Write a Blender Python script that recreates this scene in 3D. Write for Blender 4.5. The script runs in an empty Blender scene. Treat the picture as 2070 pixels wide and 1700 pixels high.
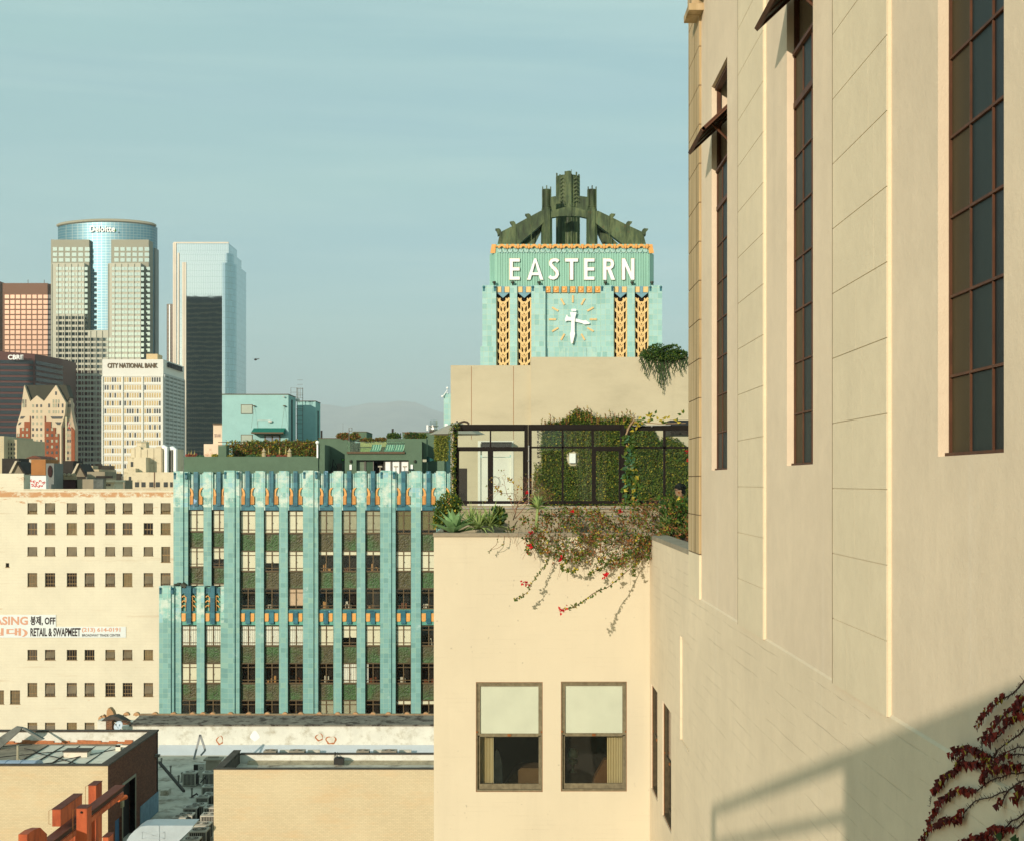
import bpy, math, random
from mathutils import Vector, Matrix
random.seed(7)
rnd = random.random
uni = random.uniform
scene = bpy.context.scene
COL = scene.collection

# ------------------------------------------------------------------ camera
F, CX, HY, H = 2875.0, 1035.0, 975.0, 50.0      # focal length in photo pixels, principal column, horizon row, eye height
def px(x, Y): return (x - CX) * Y / F            # photo column at distance Y -> world X
def pz(y, Y): return H + (HY - y) * Y / F        # photo row at distance Y -> world Z
cam_d = bpy.data.cameras.new("camera")
cam_d.sensor_width = 36.0
cam_d.lens = 50.0
cam_d.shift_y = 125.0 / 2070.0
cam_d.clip_start = 0.1
cam_d.clip_end = 60000.0
cam = bpy.data.objects.new("camera", cam_d)
cam.location = (0, 0, H)
cam.rotation_euler = (math.radians(90), 0, 0)
COL.objects.link(cam)
scene.camera = cam

# ------------------------------------------------------------------ light
L = Vector((0.48, 1.0, -0.285)).normalized()     # direction the sunlight travels
sun_elev = math.asin(-L.z)
sun_az = math.atan2(-L.x, -L.y)                  # compass angle of the sun, clockwise from +Y
world = bpy.data.worlds.new("World")
scene.world = world
world.use_nodes = True
wn = world.node_tree
for n in list(wn.nodes): wn.nodes.remove(n)
sky = wn.nodes.new("ShaderNodeTexSky")
sky.sky_type = 'NISHITA'
sky.sun_disc = False
sky.sun_elevation = sun_elev
sky.sun_rotation = sun_az
sky.altitude = 60
sky.air_density = 1.0
sky.dust_density = 0.8
sky.ozone_density = 2.5
tint = wn.nodes.new("ShaderNodeMix"); tint.data_type = 'RGBA'; tint.blend_type = 'MULTIPLY'
tint.inputs[0].default_value = 1.0
tint.inputs[7].default_value = (0.95, 1.0, 0.95, 1)
bg = wn.nodes.new("ShaderNodeBackground")
bg.inputs[1].default_value = 0.10
wo = wn.nodes.new("ShaderNodeOutputWorld")
wn.links.new(sky.outputs[0], tint.inputs[6])
smog = wn.nodes.new("ShaderNodeMix"); smog.data_type = 'RGBA'          # even smog veil over the clear-air sky
tcw = wn.nodes.new("ShaderNodeTexCoord"); mpw = wn.nodes.new("ShaderNodeMapping"); mpw.inputs[3].default_value = (1.0, 1.0, 9.0)
nzw = wn.nodes.new("ShaderNodeTexNoise"); nzw.inputs["Scale"].default_value = 1.6; nzw.inputs["Detail"].default_value = 6; nzw.inputs["Roughness"].default_value = 0.55
mrw = wn.nodes.new("ShaderNodeMapRange"); mrw.inputs[1].default_value = 0.40; mrw.inputs[2].default_value = 0.68; mrw.inputs[3].default_value = 0.60; mrw.inputs[4].default_value = 0.80
wn.links.new(tcw.outputs["Generated"], mpw.inputs[0]); wn.links.new(mpw.outputs[0], nzw.inputs["Vector"]); wn.links.new(nzw.outputs["Fac"], mrw.inputs[0]); wn.links.new(mrw.outputs[0], smog.inputs[0])
smog.inputs[7].default_value = (3.3, 5.3, 5.05, 1)
wn.links.new(tint.outputs[2], smog.inputs[6])
cir = wn.nodes.new("ShaderNodeMix"); cir.data_type = 'RGBA'           # thin streaks of high cloud
mp2 = wn.nodes.new("ShaderNodeMapping"); mp2.inputs[3].default_value = (1.0, 1.0, 14.0); mp2.inputs[2].default_value = (0.0, 0.04, 0.0)
nz2 = wn.nodes.new("ShaderNodeTexNoise"); nz2.inputs["Scale"].default_value = 1.9; nz2.inputs["Detail"].default_value = 7; nz2.inputs["Roughness"].default_value = 0.6; nz2.inputs["Distortion"].default_value = 0.5
mr2 = wn.nodes.new("ShaderNodeMapRange"); mr2.inputs[1].default_value = 0.42; mr2.inputs[2].default_value = 0.75; mr2.inputs[3].default_value = 0.0; mr2.inputs[4].default_value = 0.42
wn.links.new(tcw.outputs["Generated"], mp2.inputs[0]); wn.links.new(mp2.outputs[0], nz2.inputs["Vector"]); wn.links.new(nz2.outputs["Fac"], mr2.inputs[0]); wn.links.new(mr2.outputs[0], cir.inputs[0])
cir.inputs[7].default_value = (4.6, 6.2, 5.9, 1)
wn.links.new(smog.outputs[2], cir.inputs[6]); wn.links.new(cir.outputs[2], bg.inputs[0])
wn.links.new(bg.outputs[0], wo.inputs[0])
sd = bpy.data.lights.new("sun", 'SUN')
sd.energy = 3.9
sd.angle = math.radians(0.55)
sd.color = (1.0, 0.87, 0.71)
sun = bpy.data.objects.new("sun", sd)
sun.rotation_euler = L.to_track_quat('-Z', 'Y').to_euler()
sun.location = (-40, -120, 120)
COL.objects.link(sun)
vs = scene.view_settings
vs.view_transform = 'Standard'
vs.look = 'None'
vs.exposure = 0.42
vs.gamma = 1.0
vs.use_curve_mapping = False
cy = scene.cycles
cy.max_bounces = 8
cy.diffuse_bounces = 3
cy.glossy_bounces = 4
cy.transparent_max_bounces = 24
cy.transmission_bounces = 4
cy.volume_bounces = 0
HAZE = 7.5e-5
cy.caustics_reflective = False
cy.caustics_refractive = False

# ------------------------------------------------------------------ mesh builder
ORG = {}
class MB:
    def __init__(s): s.v = []; s.f = []; s.m = []
    def face(s, pts, m=0):
        b = len(s.v); s.v += [tuple(p) for p in pts]; s.f.append(tuple(range(b, b + len(pts)))); s.m.append(m)
    def hexa(s, p, m=0):
        b = len(s.v); s.v += [tuple(q) for q in p]
        for q in ((0,3,2,1),(4,5,6,7),(0,1,5,4),(1,2,6,5),(2,3,7,6),(3,0,4,7)):
            s.f.append(tuple(b + i for i in q)); s.m.append(m)
        return s
    def box(s, x0, x1, y0, y1, z0, z1, m=0):
        if x0 > x1: x0, x1 = x1, x0
        if y0 > y1: y0, y1 = y1, y0
        if z0 > z1: z0, z1 = z1, z0
        return s.hexa([(x0,y0,z0),(x1,y0,z0),(x1,y1,z0),(x0,y1,z0),(x0,y0,z1),(x1,y0,z1),(x1,y1,z1),(x0,y1,z1)], m)
    def pbox(s, a, b, c, d, Y, dep, m=0):           # box from photo rectangle a..b (cols), c..d (rows) with its front at distance Y
        return s.box(px(a, Y), px(b, Y), Y, Y + dep, pz(d, Y), pz(c, Y), m)
    def mbox(s, mp, u0, u1, z0, z1, d0, d1, m=0):
        return s.hexa([mp(u0,z0,d0),mp(u1,z0,d0),mp(u1,z0,d1),mp(u0,z0,d1),mp(u0,z1,d0),mp(u1,z1,d0),mp(u1,z1,d1),mp(u0,z1,d1)], m)
    def prism(s, poly, fn, d0, d1, m=0, cap0=True, cap1=True):  # poly of 2d points, fn(a,b,d)->xyz
        n = len(poly); b = len(s.v)
        s.v += [tuple(fn(a, c, d0)) for a, c in poly] + [tuple(fn(a, c, d1)) for a, c in poly]
        if cap0: s.f.append(tuple(b + i for i in reversed(range(n)))); s.m.append(m)
        if cap1: s.f.append(tuple(b + n + i for i in range(n))); s.m.append(m)
        for i in range(n):
            j = (i + 1) % n
            s.f.append((b + i, b + j, b + n + j, b + n + i)); s.m.append(m)
        return s
    def pprism(s, poly, Y, dep, m=0):               # photo polygon in the plane at distance Y, thickened away from the camera
        return s.prism([(px(a, Y), pz(c, Y)) for a, c in poly], lambda a, c, d: (a, d, c), Y, Y + dep, m)
    def xyprism(s, poly, z0, z1, m=0):
        return s.prism(poly, lambda a, c, d: (a, c, d), z0, z1, m)
    def yzprism(s, poly, x0, x1, m=0):
        return s.prism(poly, lambda a, c, d: (d, a, c), x0, x1, m)
    def tube(s, pts, r, n=6, m=0, cap=True):
        pts = [Vector(p) for p in pts]; k = len(pts); b = len(s.v)
        rs = r if isinstance(r, (list, tuple)) else [r] * k
        for i, p in enumerate(pts):
            t = (pts[min(i + 1, k - 1)] - pts[max(i - 1, 0)])
            t = t.normalized() if t.length > 1e-9 else Vector((0, 0, 1))
            a = t.cross(Vector((0, 0, 1)));
            if a.length < 0.05: a = t.cross(Vector((1, 0, 0)))
            a.normalize(); c = t.cross(a)
            for j in range(n):
                w = 2 * math.pi * (j + 0.5) / n
                s.v.append(tuple(p + (a * math.cos(w) + c * math.sin(w)) * rs[i]))
        for i in range(k - 1):
            for j in range(n):
                q = (j + 1) % n
                s.f.append((b + i*n + j, b + i*n + q, b + (i+1)*n + q, b + (i+1)*n + j)); s.m.append(m)
        if cap:
            s.f.append(tuple(b + j for j in range(n))); s.m.append(m)
            s.f.append(tuple(b + (k-1)*n + j for j in reversed(range(n)))); s.m.append(m)
        return s
    def lathe(s, x, y, prof, n=16, m=0):            # prof: list of (r, z)
        b = len(s.v); k = len(prof)
        for r, z in prof:
            for j in range(n):
                w = 2 * math.pi * j / n
                s.v.append((x + r * math.cos(w), y + r * math.sin(w), z))
        for i in range(k - 1):
            for j in range(n):
                q = (j + 1) % n
                s.f.append((b + i*n + j, b + i*n + q, b + (i+1)*n + q, b + (i+1)*n + j)); s.m.append(m)
        s.f.append(tuple(b + (k-1)*n + j for j in range(n))); s.m.append(m)
        s.f.append(tuple(b + j for j in reversed(range(n)))); s.m.append(m)
        return s
    def ball(s, c, r, n=10, m=0, sq=(1,1,1)):
        b = len(s.v); k = n // 2 + 1
        for i in range(k + 1):
            a = math.pi * i / k
            for j in range(n):
                w = 2 * math.pi * j / n
                s.v.append((c[0] + r*sq[0]*math.sin(a)*math.cos(w), c[1] + r*sq[1]*math.sin(a)*math.sin(w), c[2] + r*sq[2]*math.cos(a)))
        for i in range(k):
            for j in range(n):
                q = (j + 1) % n
                s.f.append((b + i*n + j, b + (i+1)*n + j, b + (i+1)*n + q, b + i*n + q)); s.m.append(m)
        return s
    def leaf(s, c, d, nrm, ln, wd, m=0, fold=0.25):  # folded leaf of two quads
        c = Vector(c); d = Vector(d).normalized(); w = d.cross(Vector(nrm))
        if w.length < 1e-4: w = d.orthogonal()
        w.normalize(); up = w.cross(d)
        b = len(s.v)
        tip = c + d * ln - up * ln * 0.15
        mid = c + d * ln * 0.45
        l = mid + w * wd * 0.5 + up * wd * fold; r = mid - w * wd * 0.5 + up * wd * fold
        s.v += [tuple(c), tuple(l), tuple(tip), tuple(r)]
        s.f += [(b, b+1, b+2), (b, b+2, b+3)]; s.m += [m, m]
    def build(s, name, mats, parent=None, smooth=False, origin=None):
        if not isinstance(mats, (list, tuple)): mats = [mats]
        if parent is not None: o0 = ORG[parent.name]
        elif origin is not None: o0 = Vector(origin)
        else:
            xs = [p[0] for p in s.v]; ys = [p[1] for p in s.v]; zs = [p[2] for p in s.v]
            o0 = Vector(((min(xs)+max(xs))/2, (min(ys)+max(ys))/2, min(zs)))
        me = bpy.data.meshes.new(name)
        me.from_pydata([(a-o0.x, b-o0.y, c-o0.z) for a, b, c in s.v], [], s.f)
        for mt in mats: me.materials.append(mt)
        me.polygons.foreach_set("material_index", s.m)
        if smooth: me.polygons.foreach_set("use_smooth", [True] * len(s.f))
        me.update()
        o = bpy.data.objects.new(name, me)
        COL.objects.link(o)
        if parent is not None: o.parent = parent
        else: o.location = o0
        ORG[o.name] = o0
        return o

def tag(o, label=None, cat=None, group=None, kind=None):
    if label: o["label"] = label
    if cat: o["category"] = cat
    if group: o["group"] = group
    if kind: o["kind"] = kind
    return o
def thing(name, label, cat, loc, group=None):
    o = bpy.data.objects.new(name, None)
    o.empty_display_size = 0.3
    COL.objects.link(o); o.location = loc; ORG[o.name] = Vector(loc)
    return tag(o, label, cat, group)
def copy_thing(o, loc, label=None, rz=None):
    r = o.copy(); COL.objects.link(r); r.location = loc; ORG[r.name] = Vector(loc)
    if rz is not None: r.rotation_euler = (0, 0, rz)
    if label: r["label"] = label
    for ch in o.children:
        c = ch.copy(); COL.objects.link(c); c.parent = r
        for g in ch.children:
            d = g.copy(); COL.objects.link(d); d.parent = c
    return r
def front(Y): return lambda u, z, d: (u, Y + d, z)          # wall facing the camera
def side(X): return lambda u, z, d: (X + d, u, z)           # wall facing left (-X)
def sideR(X): return lambda u, z, d: (X - d, u, z)          # wall facing right (+X)

def wall_holes(mb, mp, u0, u1, z0, z1, holes, rev, m=0, mrev=None):
    """one wall sheet with openings and their reveals; holes = (u0,u1,z0,z1)"""
    if mrev is None: mrev = m
    us = sorted({u0, u1, *[h[0] for h in holes], *[h[1] for h in holes]})
    zs = sorted({z0, z1, *[h[2] for h in holes], *[h[3] for h in holes]})
    us = [u for u in us if u0 - 1e-6 <= u <= u1 + 1e-6]; zs = [z for z in zs if z0 - 1e-6 <= z <= z1 + 1e-6]
    for j in range(len(zs) - 1):
        zc = (zs[j] + zs[j+1]) / 2
        start = None
        for i in range(len(us)):
            solid = i < len(us) - 1 and not any(h[0] < (us[i]+us[i+1])/2 < h[1] and h[2] < zc < h[3] for h in holes)
            if solid and start is None: start = us[i]
            if not solid and start is not None:
                mb.face([mp(start, zs[j], 0), mp(us[i], zs[j], 0), mp(us[i], zs[j+1], 0), mp(start, zs[j+1], 0)], m); start = None
    for a, b, c, d in holes:
        mb.face([mp(a,c,0), mp(b,c,0), mp(b,c,rev), mp(a,c,rev)], mrev)
        mb.face([mp(a,d,0), mp(b,d,0), mp(b,d,rev), mp(a,d,rev)], mrev)
        mb.face([mp(a,c,0), mp(a,d,0), mp(a,d,rev), mp(a,c,rev)], mrev)
        mb.face([mp(b,c,0), mp(b,d,0), mp(b,d,rev), mp(b,c,rev)], mrev)

def text_part(txt, name, mat, parent, x0, x1, z0, z1, mp, depth=0.02, off=0.0, bold=0.0):
    """lettering fitted into the rectangle x0..x1, z0..z1 of the wall mp"""
    cu = bpy.data.curves.new(name, 'FONT'); cu.body = txt; cu.size = 1.0; cu.extrude = 0.5; cu.offset = bold; cu.resolution_u = 3
    tmp = bpy.data.objects.new("tmp_text", cu); COL.objects.link(tmp)
    dg = bpy.context.evaluated_depsgraph_get(); dg.update()
    me = bpy.data.meshes.new_from_object(tmp.evaluated_get(dg))
    vs_ = [tuple(v.co) for v in me.vertices]; fs = [tuple(p.vertices) for p in me.polygons]
    bpy.data.objects.remove(tmp); bpy.data.curves.remove(cu); bpy.data.meshes.remove(me)
    if not vs_: return None
    ax = min(v[0] for v in vs_); bx = max(v[0] for v in vs_); az = min(v[1] for v in vs_); bz = max(v[1] for v in vs_)
    mb = MB()
    for v in vs_:
        mb.v.append(tuple(mp(x0 + (v[0]-ax)/(bx-ax)*(x1-x0), z0 + (v[1]-az)/(bz-az)*(z1-z0), off - (v[2]+0.5)*depth)))
    mb.f = fs; mb.m = [0]*len(fs)
    return mb.build(name, mat, parent)

# ------------------------------------------------------------------ materials
def lin(c):
    r = []
    for v in c:
        v /= 255.0
        r.append(v/12.92 if v <= 0.04045 else ((v+0.055)/1.055)**2.4)
    return tuple(r)
ILL = (1.22, 1.20, 1.06)
def A(r, g, b, k=1.0):                                # real base colour from a sunlit appearance
    c = lin((r, g, b)); return tuple(min(0.88, max(0.003, c[i]*k/ILL[i])) for i in range(3))
class NT:
    def __init__(s, name):
        s.mat = bpy.data.materials.new(name); s.mat.use_nodes = True; s.t = s.mat.node_tree
        for n in list(s.t.nodes): s.t.nodes.remove(n)
        s.out = s.t.nodes.new("ShaderNodeOutputMaterial")
    def n(s, typ, **kw):
        n = s.t.nodes.new(typ)
        for k, v in kw.items(): setattr(n, k, v)
        return n
    def l(s, a, b): s.t.links.new(a, b)
    def coord(s):
        return s.n("ShaderNodeTexCoord").outputs["Object"]
    def uv(s, su=1.0, sv=1.0):                         # wall coordinates in metres: (x+y, z)
        sp = s.n("ShaderNodeSeparateXYZ"); s.l(s.coord(), sp.inputs[0])
        a = s.n("ShaderNodeMath", operation='ADD'); s.l(sp.outputs[0], a.inputs[0]); s.l(sp.outputs[1], a.inputs[1])
        c = s.n("ShaderNodeCombineXYZ"); s.l(a.outputs[0], c.inputs[0]); s.l(sp.outputs[2], c.inputs[1])
        mp_ = s.n("ShaderNodeMapping"); mp_.inputs[3].default_value = (su, sv, 1); s.l(c.outputs[0], mp_.inputs[0])
        return mp_.outputs[0]
    def noise(s, vec, scale, detail=4, rough=0.55, stretch=None):
        if stretch:
            m = s.n("ShaderNodeMapping"); m.inputs[3].default_value = stretch; s.l(vec, m.inputs[0]); vec = m.outputs[0]
        n = s.n("ShaderNodeTexNoise"); n.inputs["Scale"].default_value = scale; n.inputs["Detail"].default_value = detail
        n.inputs["Roughness"].default_value = rough; s.l(vec, n.inputs["Vector"]); return n.outputs["Fac"]
    def ramp(s, fac, stops):
        r = s.n("ShaderNodeValToRGB"); e = r.color_ramp.elements
        while len(e) < len(stops): e.new(0.5)
        for i, (p, c) in enumerate(stops):
            e[i].position = p; e[i].color = (*c, 1) if len(c) == 3 else c
        s.l(fac, r.inputs[0]); return r.outputs[0]
    def mix(s, fac, a, b, blend='MIX'):
        m = s.n("ShaderNodeMix", data_type='RGBA', blend_type=blend)
        if isinstance(fac, (int, float)): m.inputs[0].default_value = fac
        else: s.l(fac, m.inputs[0])
        for i, v in ((6, a), (7, b)):
            if isinstance(v, tuple): m.inputs[i].default_value = (*v[:3], 1)
            else: s.l(v, m.inputs[i])
        return m.outputs[2]
    def step(s, v, lo, hi):
        m = s.n("ShaderNodeMapRange"); m.inputs[1].default_value = lo; m.inputs[2].default_value = hi; m.clamp = True
        s.l(v, m.inputs[0]); return m.outputs[0]
    def mul(s, a, b):
        m = s.n("ShaderNodeMath", operation='MULTIPLY')
        for i, v in enumerate((a, b)):
            if isinstance(v, (int, float)): m.inputs[i].default_value = v
            else: s.l(v, m.inputs[i])
        return m.outputs[0]
    def add(s, a, b):
        m = s.n("ShaderNodeMath", operation='ADD')
        for i, v in enumerate((a, b)):
            if isinstance(v, (int, float)): m.inputs[i].default_value = v
            else: s.l(v, m.inputs[i])
        return m.outputs[0]
    def bsdf(s, col, rough=0.85, metal=0.0, spec=0.3, bump=None, bs=0.3, bd=0.01):
        b = s.n("ShaderNodeBsdfPrincipled")
        if isinstance(col, tuple): b.inputs["Base Color"].default_value = (*col[:3], 1)
        else: s.l(col, b.inputs["Base Color"])
        if isinstance(rough, (int, float)): b.inputs["Roughness"].default_value = rough
        else: s.l(rough, b.inputs["Roughness"])
        b.inputs["Metallic"].default_value = metal; b.inputs["Specular IOR Level"].default_value = spec
        if bump is not None:
            n = s.n("ShaderNodeBump"); n.inputs["Strength"].default_value = bs; n.inputs["Distance"].default_value = bd
            s.l(bump, n.inputs["Height"]); s.l(n.outputs[0], b.inputs["Normal"])
        s.l(b.outputs[0], s.out.inputs[0]); return s.mat
def sc(c, k): return tuple(min(0.9, v*k) for v in c)
def plain(name, col, rough=0.8, var=0.15, scale=2.0, metal=0.0, spec=0.3, bump=0.0, bscale=30, streak=False, dirt=None, dirt_lo=0.58, dirt_hi=0.72):
    t = NT(name); v = t.coord()
    f = t.noise(v, scale, 5, 0.6, (1, 1, 0.12) if streak else None)
    c = t.ramp(f, [(0.3, sc(col, 1-var)), (0.7, sc(col, 1+var))])
    if dirt is not None:
        g = t.step(t.noise(v, scale*1.7, 8, 0.7), dirt_lo, dirt_hi); c = t.mix(g, c, dirt)
    bm = t.noise(v, bscale, 3) if bump else None
    return t.bsdf(c, rough, metal, spec, bm, bump, 0.01)
def tiles(name, cols, mortar, bw, bh, ms=0.012, blot=None, rough=0.35, off=0.0, spec=0.5, bump=0.3, blot_lo=0.55, blot_hi=0.62, bscale=0.5, blocks=None):
    t = NT(name); v = t.uv()
    b = t.n("ShaderNodeTexBrick"); b.offset = off; b.inputs["Color1"].default_value = (0,0,0,1); b.inputs["Color2"].default_value = (1,1,1,1)
    b.inputs["Scale"].default_value = 1.0; b.inputs["Brick Width"].default_value = bw; b.inputs["Row Height"].default_value = bh
    b.inputs["Mortar Size"].default_value = ms; b.inputs["Mortar"].default_value = (0.5,0.5,0.5,1); b.inputs["Bias"].default_value = 0
    t.l(v, b.inputs["Vector"])
    n = len(cols); tv = t.add(t.mul(b.outputs["Color"], 0.75), t.mul(t.noise(t.coord(), 0.8, 4), 0.25))
    c = t.ramp(tv, [(0.08 + 0.84*i/(n-1), cols[i]) for i in range(n)])
    if blot is not None:
        g = t.step(t.noise(t.coord(), bscale, 8, 0.7), blot_lo, blot_hi); c = t.mix(g, c, blot)
    c = t.mix(b.outputs["Fac"], c, mortar)
    return t.bsdf(c, rough, 0, spec, b.outputs["Fac"], -bump, 0.01)

TEAL = tiles("teal_terracotta", [A(114,160,147), A(126,174,159), A(137,185,169), A(129,176,164), A(150,190,164)], A(168,200,164), 0.5, 0.5, 0.012, A(190,215,200), 0.3, blot_lo=0.62, blot_hi=0.7)
TEALTOP = tiles("weathered_teal_terracotta", [A(108,165,150), A(135,192,172), A(160,210,188), A(140,192,192)], A(190,208,172), 0.5, 0.5, 0.014, A(212,226,200), 0.35, blot_lo=0.48, blot_hi=0.60, bscale=0.9)
TOWER = tiles("tower_terracotta", [A(146,192,174), A(164,208,190), A(176,216,198), A(160,202,186)], A(205,215,170), 0.55, 0.62, 0.012, A(200,225,195), 0.35, blot_lo=0.6, blot_hi=0.75)
BLUE = tiles("blue_terracotta", [A(26,84,94), A(40,104,112), A(62,128,132)], A(60,126,130), 0.5, 0.5, 0.012, A(150,190,215), 0.3, blot_lo=0.64, blot_hi=0.67, bscale=0.7)
GOLDP = plain("pale_gold_terracotta", A(242,202,128), 0.4, 0.10, 3.0, spec=0.5, bump=0.4, bscale=5)
GOLD = plain("gold_terracotta", A(240,172,84), 0.35, 0.12, 3.0, spec=0.5, bump=0.5, bscale=5)
BRONZE = plain("bronze_frame", A(100,80,46), 0.5, 0.15, 4)
def spandrel_mat():
    t = NT("green_patina_spandrel"); v = t.uv()
    vo = t.n("ShaderNodeTexVoronoi"); vo.inputs["Scale"].default_value = 5.5; t.l(v, vo.inputs["Vector"])
    nz = t.noise(v, 9, 6, 0.7)
    f = t.add(t.mul(vo.outputs["Distance"], 0.8), t.mul(nz, 0.5))
    g = t.noise(t.coord(), 0.35, 2)
    base = t.mix(t.step(g, 0.42, 0.58), A(88,82,44), A(68,104,50))
    c = t.mix(t.step(f, 0.35, 0.62), A(50,50,28), base)
    return t.bsdf(c, 0.5, 0, 0.4, f, 0.8, 0.05)
SPAN = spandrel_mat()
def glass_mat(name, tintc=(0.8,0.85,0.85), refl=0.08, rough=0.02):
    t = NT(name)
    tr = t.n("ShaderNodeBsdfTransparent"); tr.inputs[0].default_value = (*tintc, 1)
    gl = t.n("ShaderNodeBsdfGlossy"); gl.inputs["Roughness"].default_value = rough; gl.inputs[0].default_value = (0.9,0.95,0.95,1)
    lw = t.n("ShaderNodeLayerWeight"); lw.inputs[0].default_value = 0.22
    mx = t.n("ShaderNodeMixShader"); fac = t.add(t.mul(lw.outputs["Fresnel"], 0.8), refl*0.4)
    t.l(fac, mx.inputs[0]); t.l(tr.outputs[0], mx.inputs[1]); t.l(gl.outputs[0], mx.inputs[2]); t.l(mx.outputs[0], t.out.inputs[0])
    return t.mat
GLASS = glass_mat("window_glass", (0.96,0.97,0.95), 0.06)
CLEAR = glass_mat("clear_screen_glass", (0.93,0.96,0.95), 0.03)
DARK = plain("dark_interior", (0.012,0.010,0.008), 0.9, 0.3, 1.0)
DARKGLASS = plain("dark_glass", (0.02,0.022,0.02), 0.12, 0.3, 1.5, spec=0.6)
BLIND = plain("cream_blind", (0.88,0.82,0.64), 0.9, 0.05, 1)
BLIND2 = plain("greyish_blind", A(190,186,150), 0.9, 0.12, 2)
CURT = plain("pleated_curtain", (0.86,0.84,0.74), 0.9, 0.1, 12, streak=True)
# ------------------------------------------------------------------ ground
mb = MB(); mb.box(-9000, 9000, -3000, 30000, -1.0, -0.004)
tag(mb.build("ground", plain("ground_earth", (0.55,0.42,0.28), 0.95, 0.25, 0.01)), kind="structure")
ASPH = plain("asphalt", (0.05,0.05,0.05), 0.9, 0.2, 0.2)
mb = MB(); mb.box(-600, 600, 122, 138, -0.003, 0.0)
for i in range(-60, 60): mb.box(i*9.0, i*9.0+3, 129.9, 130.1, 0.001, 0.005, 1)
tag(mb.build("road", [ASPH, plain("road_paint", (0.75,0.73,0.66), 0.8, 0.1)]), kind="structure")
mb = MB(); mb.box(-600, 600, 119, 122, 0, 0.14); mb.box(-600, 600, 138, 141.4, 0, 0.14)
tag(mb.build("pavement", plain("pavement_concrete", (0.32,0.31,0.28), 0.9, 0.1, 0.5)), kind="structure")

# ------------------------------------------------------------------ tall plaster building on the right
X0 = 2.30
def plaster(name, col, rows=True, stain=0.5):
    t = NT(name); v = t.coord(); w = t.uv()
    big = t.noise(v, 0.45, 4, 0.6)
    big = t.add(t.mul(big, 0.6), t.mul(t.noise(v, 3.5, 7, 0.75), 0.4))
    c = t.ramp(big, [(0.36, sc(col, 0.90)), (0.62, sc(col, 1.05))])
    st = t.step(t.noise(v, 1.6, 5, 0.6, (1, 1, 0.05)), 0.55, 0.85)        # faint vertical run marks
    c = t.mix(t.mul(st, 0.35*stain), c, sc(col, 0.74))
    pt = t.step(t.noise(v, 0.8, 3, 0.5, (1, 0.7, 1.2)), 0.52, 0.56); c = t.mix(t.mul(pt, 0.16), c, sc(col, 0.84))
    bl = t.step(t.noise(v, 1.1, 5, 0.6, (1, 1, 0.06)), 0.60, 0.85)
    c = t.mix(t.mul(bl, 0.55*stain), c, tuple((col[i]*1.05, col[i]*1.12, col[i]*1.25)[i] for i in range(3)))
    fine = t.noise(v, 90, 4, 0.7)
    mid = t.noise(v, 9, 5, 0.65)
    h = t.add(t.mul(fine, 0.35), t.mul(mid, 0.8))
    if rows:
        b = t.n("ShaderNodeTexBrick"); b.offset = 0.5; b.inputs["Scale"].default_value = 1.0
        b.inputs["Brick Width"].default_value = 2.1; b.inputs["Row Height"].default_value = 0.155; b.inputs["Mortar Size"].default_value = 0.005
        b.inputs["Mortar Smooth"].default_value = 0.4
        ds = t.n("ShaderNodeVectorMath", operation='ADD')
        nz = t.n("ShaderNodeTexNoise"); nz.inputs["Scale"].default_value = 1.3; t.l(w, nz.inputs["Vector"])
        sc_ = t.n("ShaderNodeVectorMath", operation='SCALE'); sc_.inputs[3].default_value = 0.035; t.l(nz.outputs["Color"], sc_.inputs[0])
        t.l(w, ds.inputs[0]); t.l(sc_.outputs[0], ds.inputs[1]); t.l(ds.outputs[0], b.inputs["Vector"])
        keep = t.step(t.noise(v, 1.7, 4, 0.7, (1, 0.6, 2.0)), 0.46, 0.66)
        crack = t.mul(b.outputs["Fac"], keep)
        h = t.add(h, t.mul(crack, -1.6))
        c = t.mix(t.mul(crack, 0.30), c, sc(col, 0.5))
    return t.bsdf(c, 0.9, 0, 0.15, h, 0.5, 0.014)
PLAST = plaster("painted_plaster", (0.73, 0.60, 0.44), False, 1.5)
PLROW = plaster("painted_board_marked_plaster", (0.73, 0.61, 0.44), True, 0.6)
PLPIL = plaster("painted_pilaster", (0.73, 0.62, 0.44), False, 0.4)
def stone_strip():
    t = NT("stained_cast_stone"); v = t.coord()
    g = t.noise(v, 6, 5, 0.6, (1, 1, 0.04))
    c = t.ramp(g, [(0.35, A(150,128,88)), (0.5, A(196,170,122)), (0.7, A(214,190,146))])
    f = t.noise(v, 60, 4, 0.7)
    return t.bsdf(c, 0.9, 0, 0.2, f, 0.3, 0.01)
STONE = stone_strip()
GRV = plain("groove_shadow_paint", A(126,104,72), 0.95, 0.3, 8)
LEDGE = PLAST
bld = thing("plaster_building", "tall cream plaster building with pilasters and narrow steel windows along the right side", "building", (8, 8, 0))
Yend = 18.3
zb = H - 1.42
win_y = [(-1.75, -0.70), (2.42, 3.45), (6.65, 7.68), (10.87, 11.90), (15.20, 16.38)]
ZS, ZT = H + 0.14, H + 4.55
mb = MB()
wall_holes(mb, side(X0), -8, 17.27, zb - 0.06, H + 11, [(a, b, ZS, ZT) for a, b in win_y], 0.075, 0)
mb.box(X0 + 0.6, 16, -8, Yend, 0, H + 10.9, 0)
for i, (a, b) in enumerate(win_y):                                  # floor, lintel and jamb walls of the rooms behind
    mb.box(X0 + 0.08, X0 + 0.6, a - 0.3, a - 0.02, ZS - 0.2, ZT + 0.2, 0)
    mb.box(X0 + 0.08, X0 + 0.6, b + 0.02, b + 0.3, ZS - 0.2, ZT + 0.2, 0)
mb.box(X0 + 0.1, X0 + 0.6, -8, 17.2, H + 10.7, H + 10.9, 0)
mb.build("wall", PLAST, bld)
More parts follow.
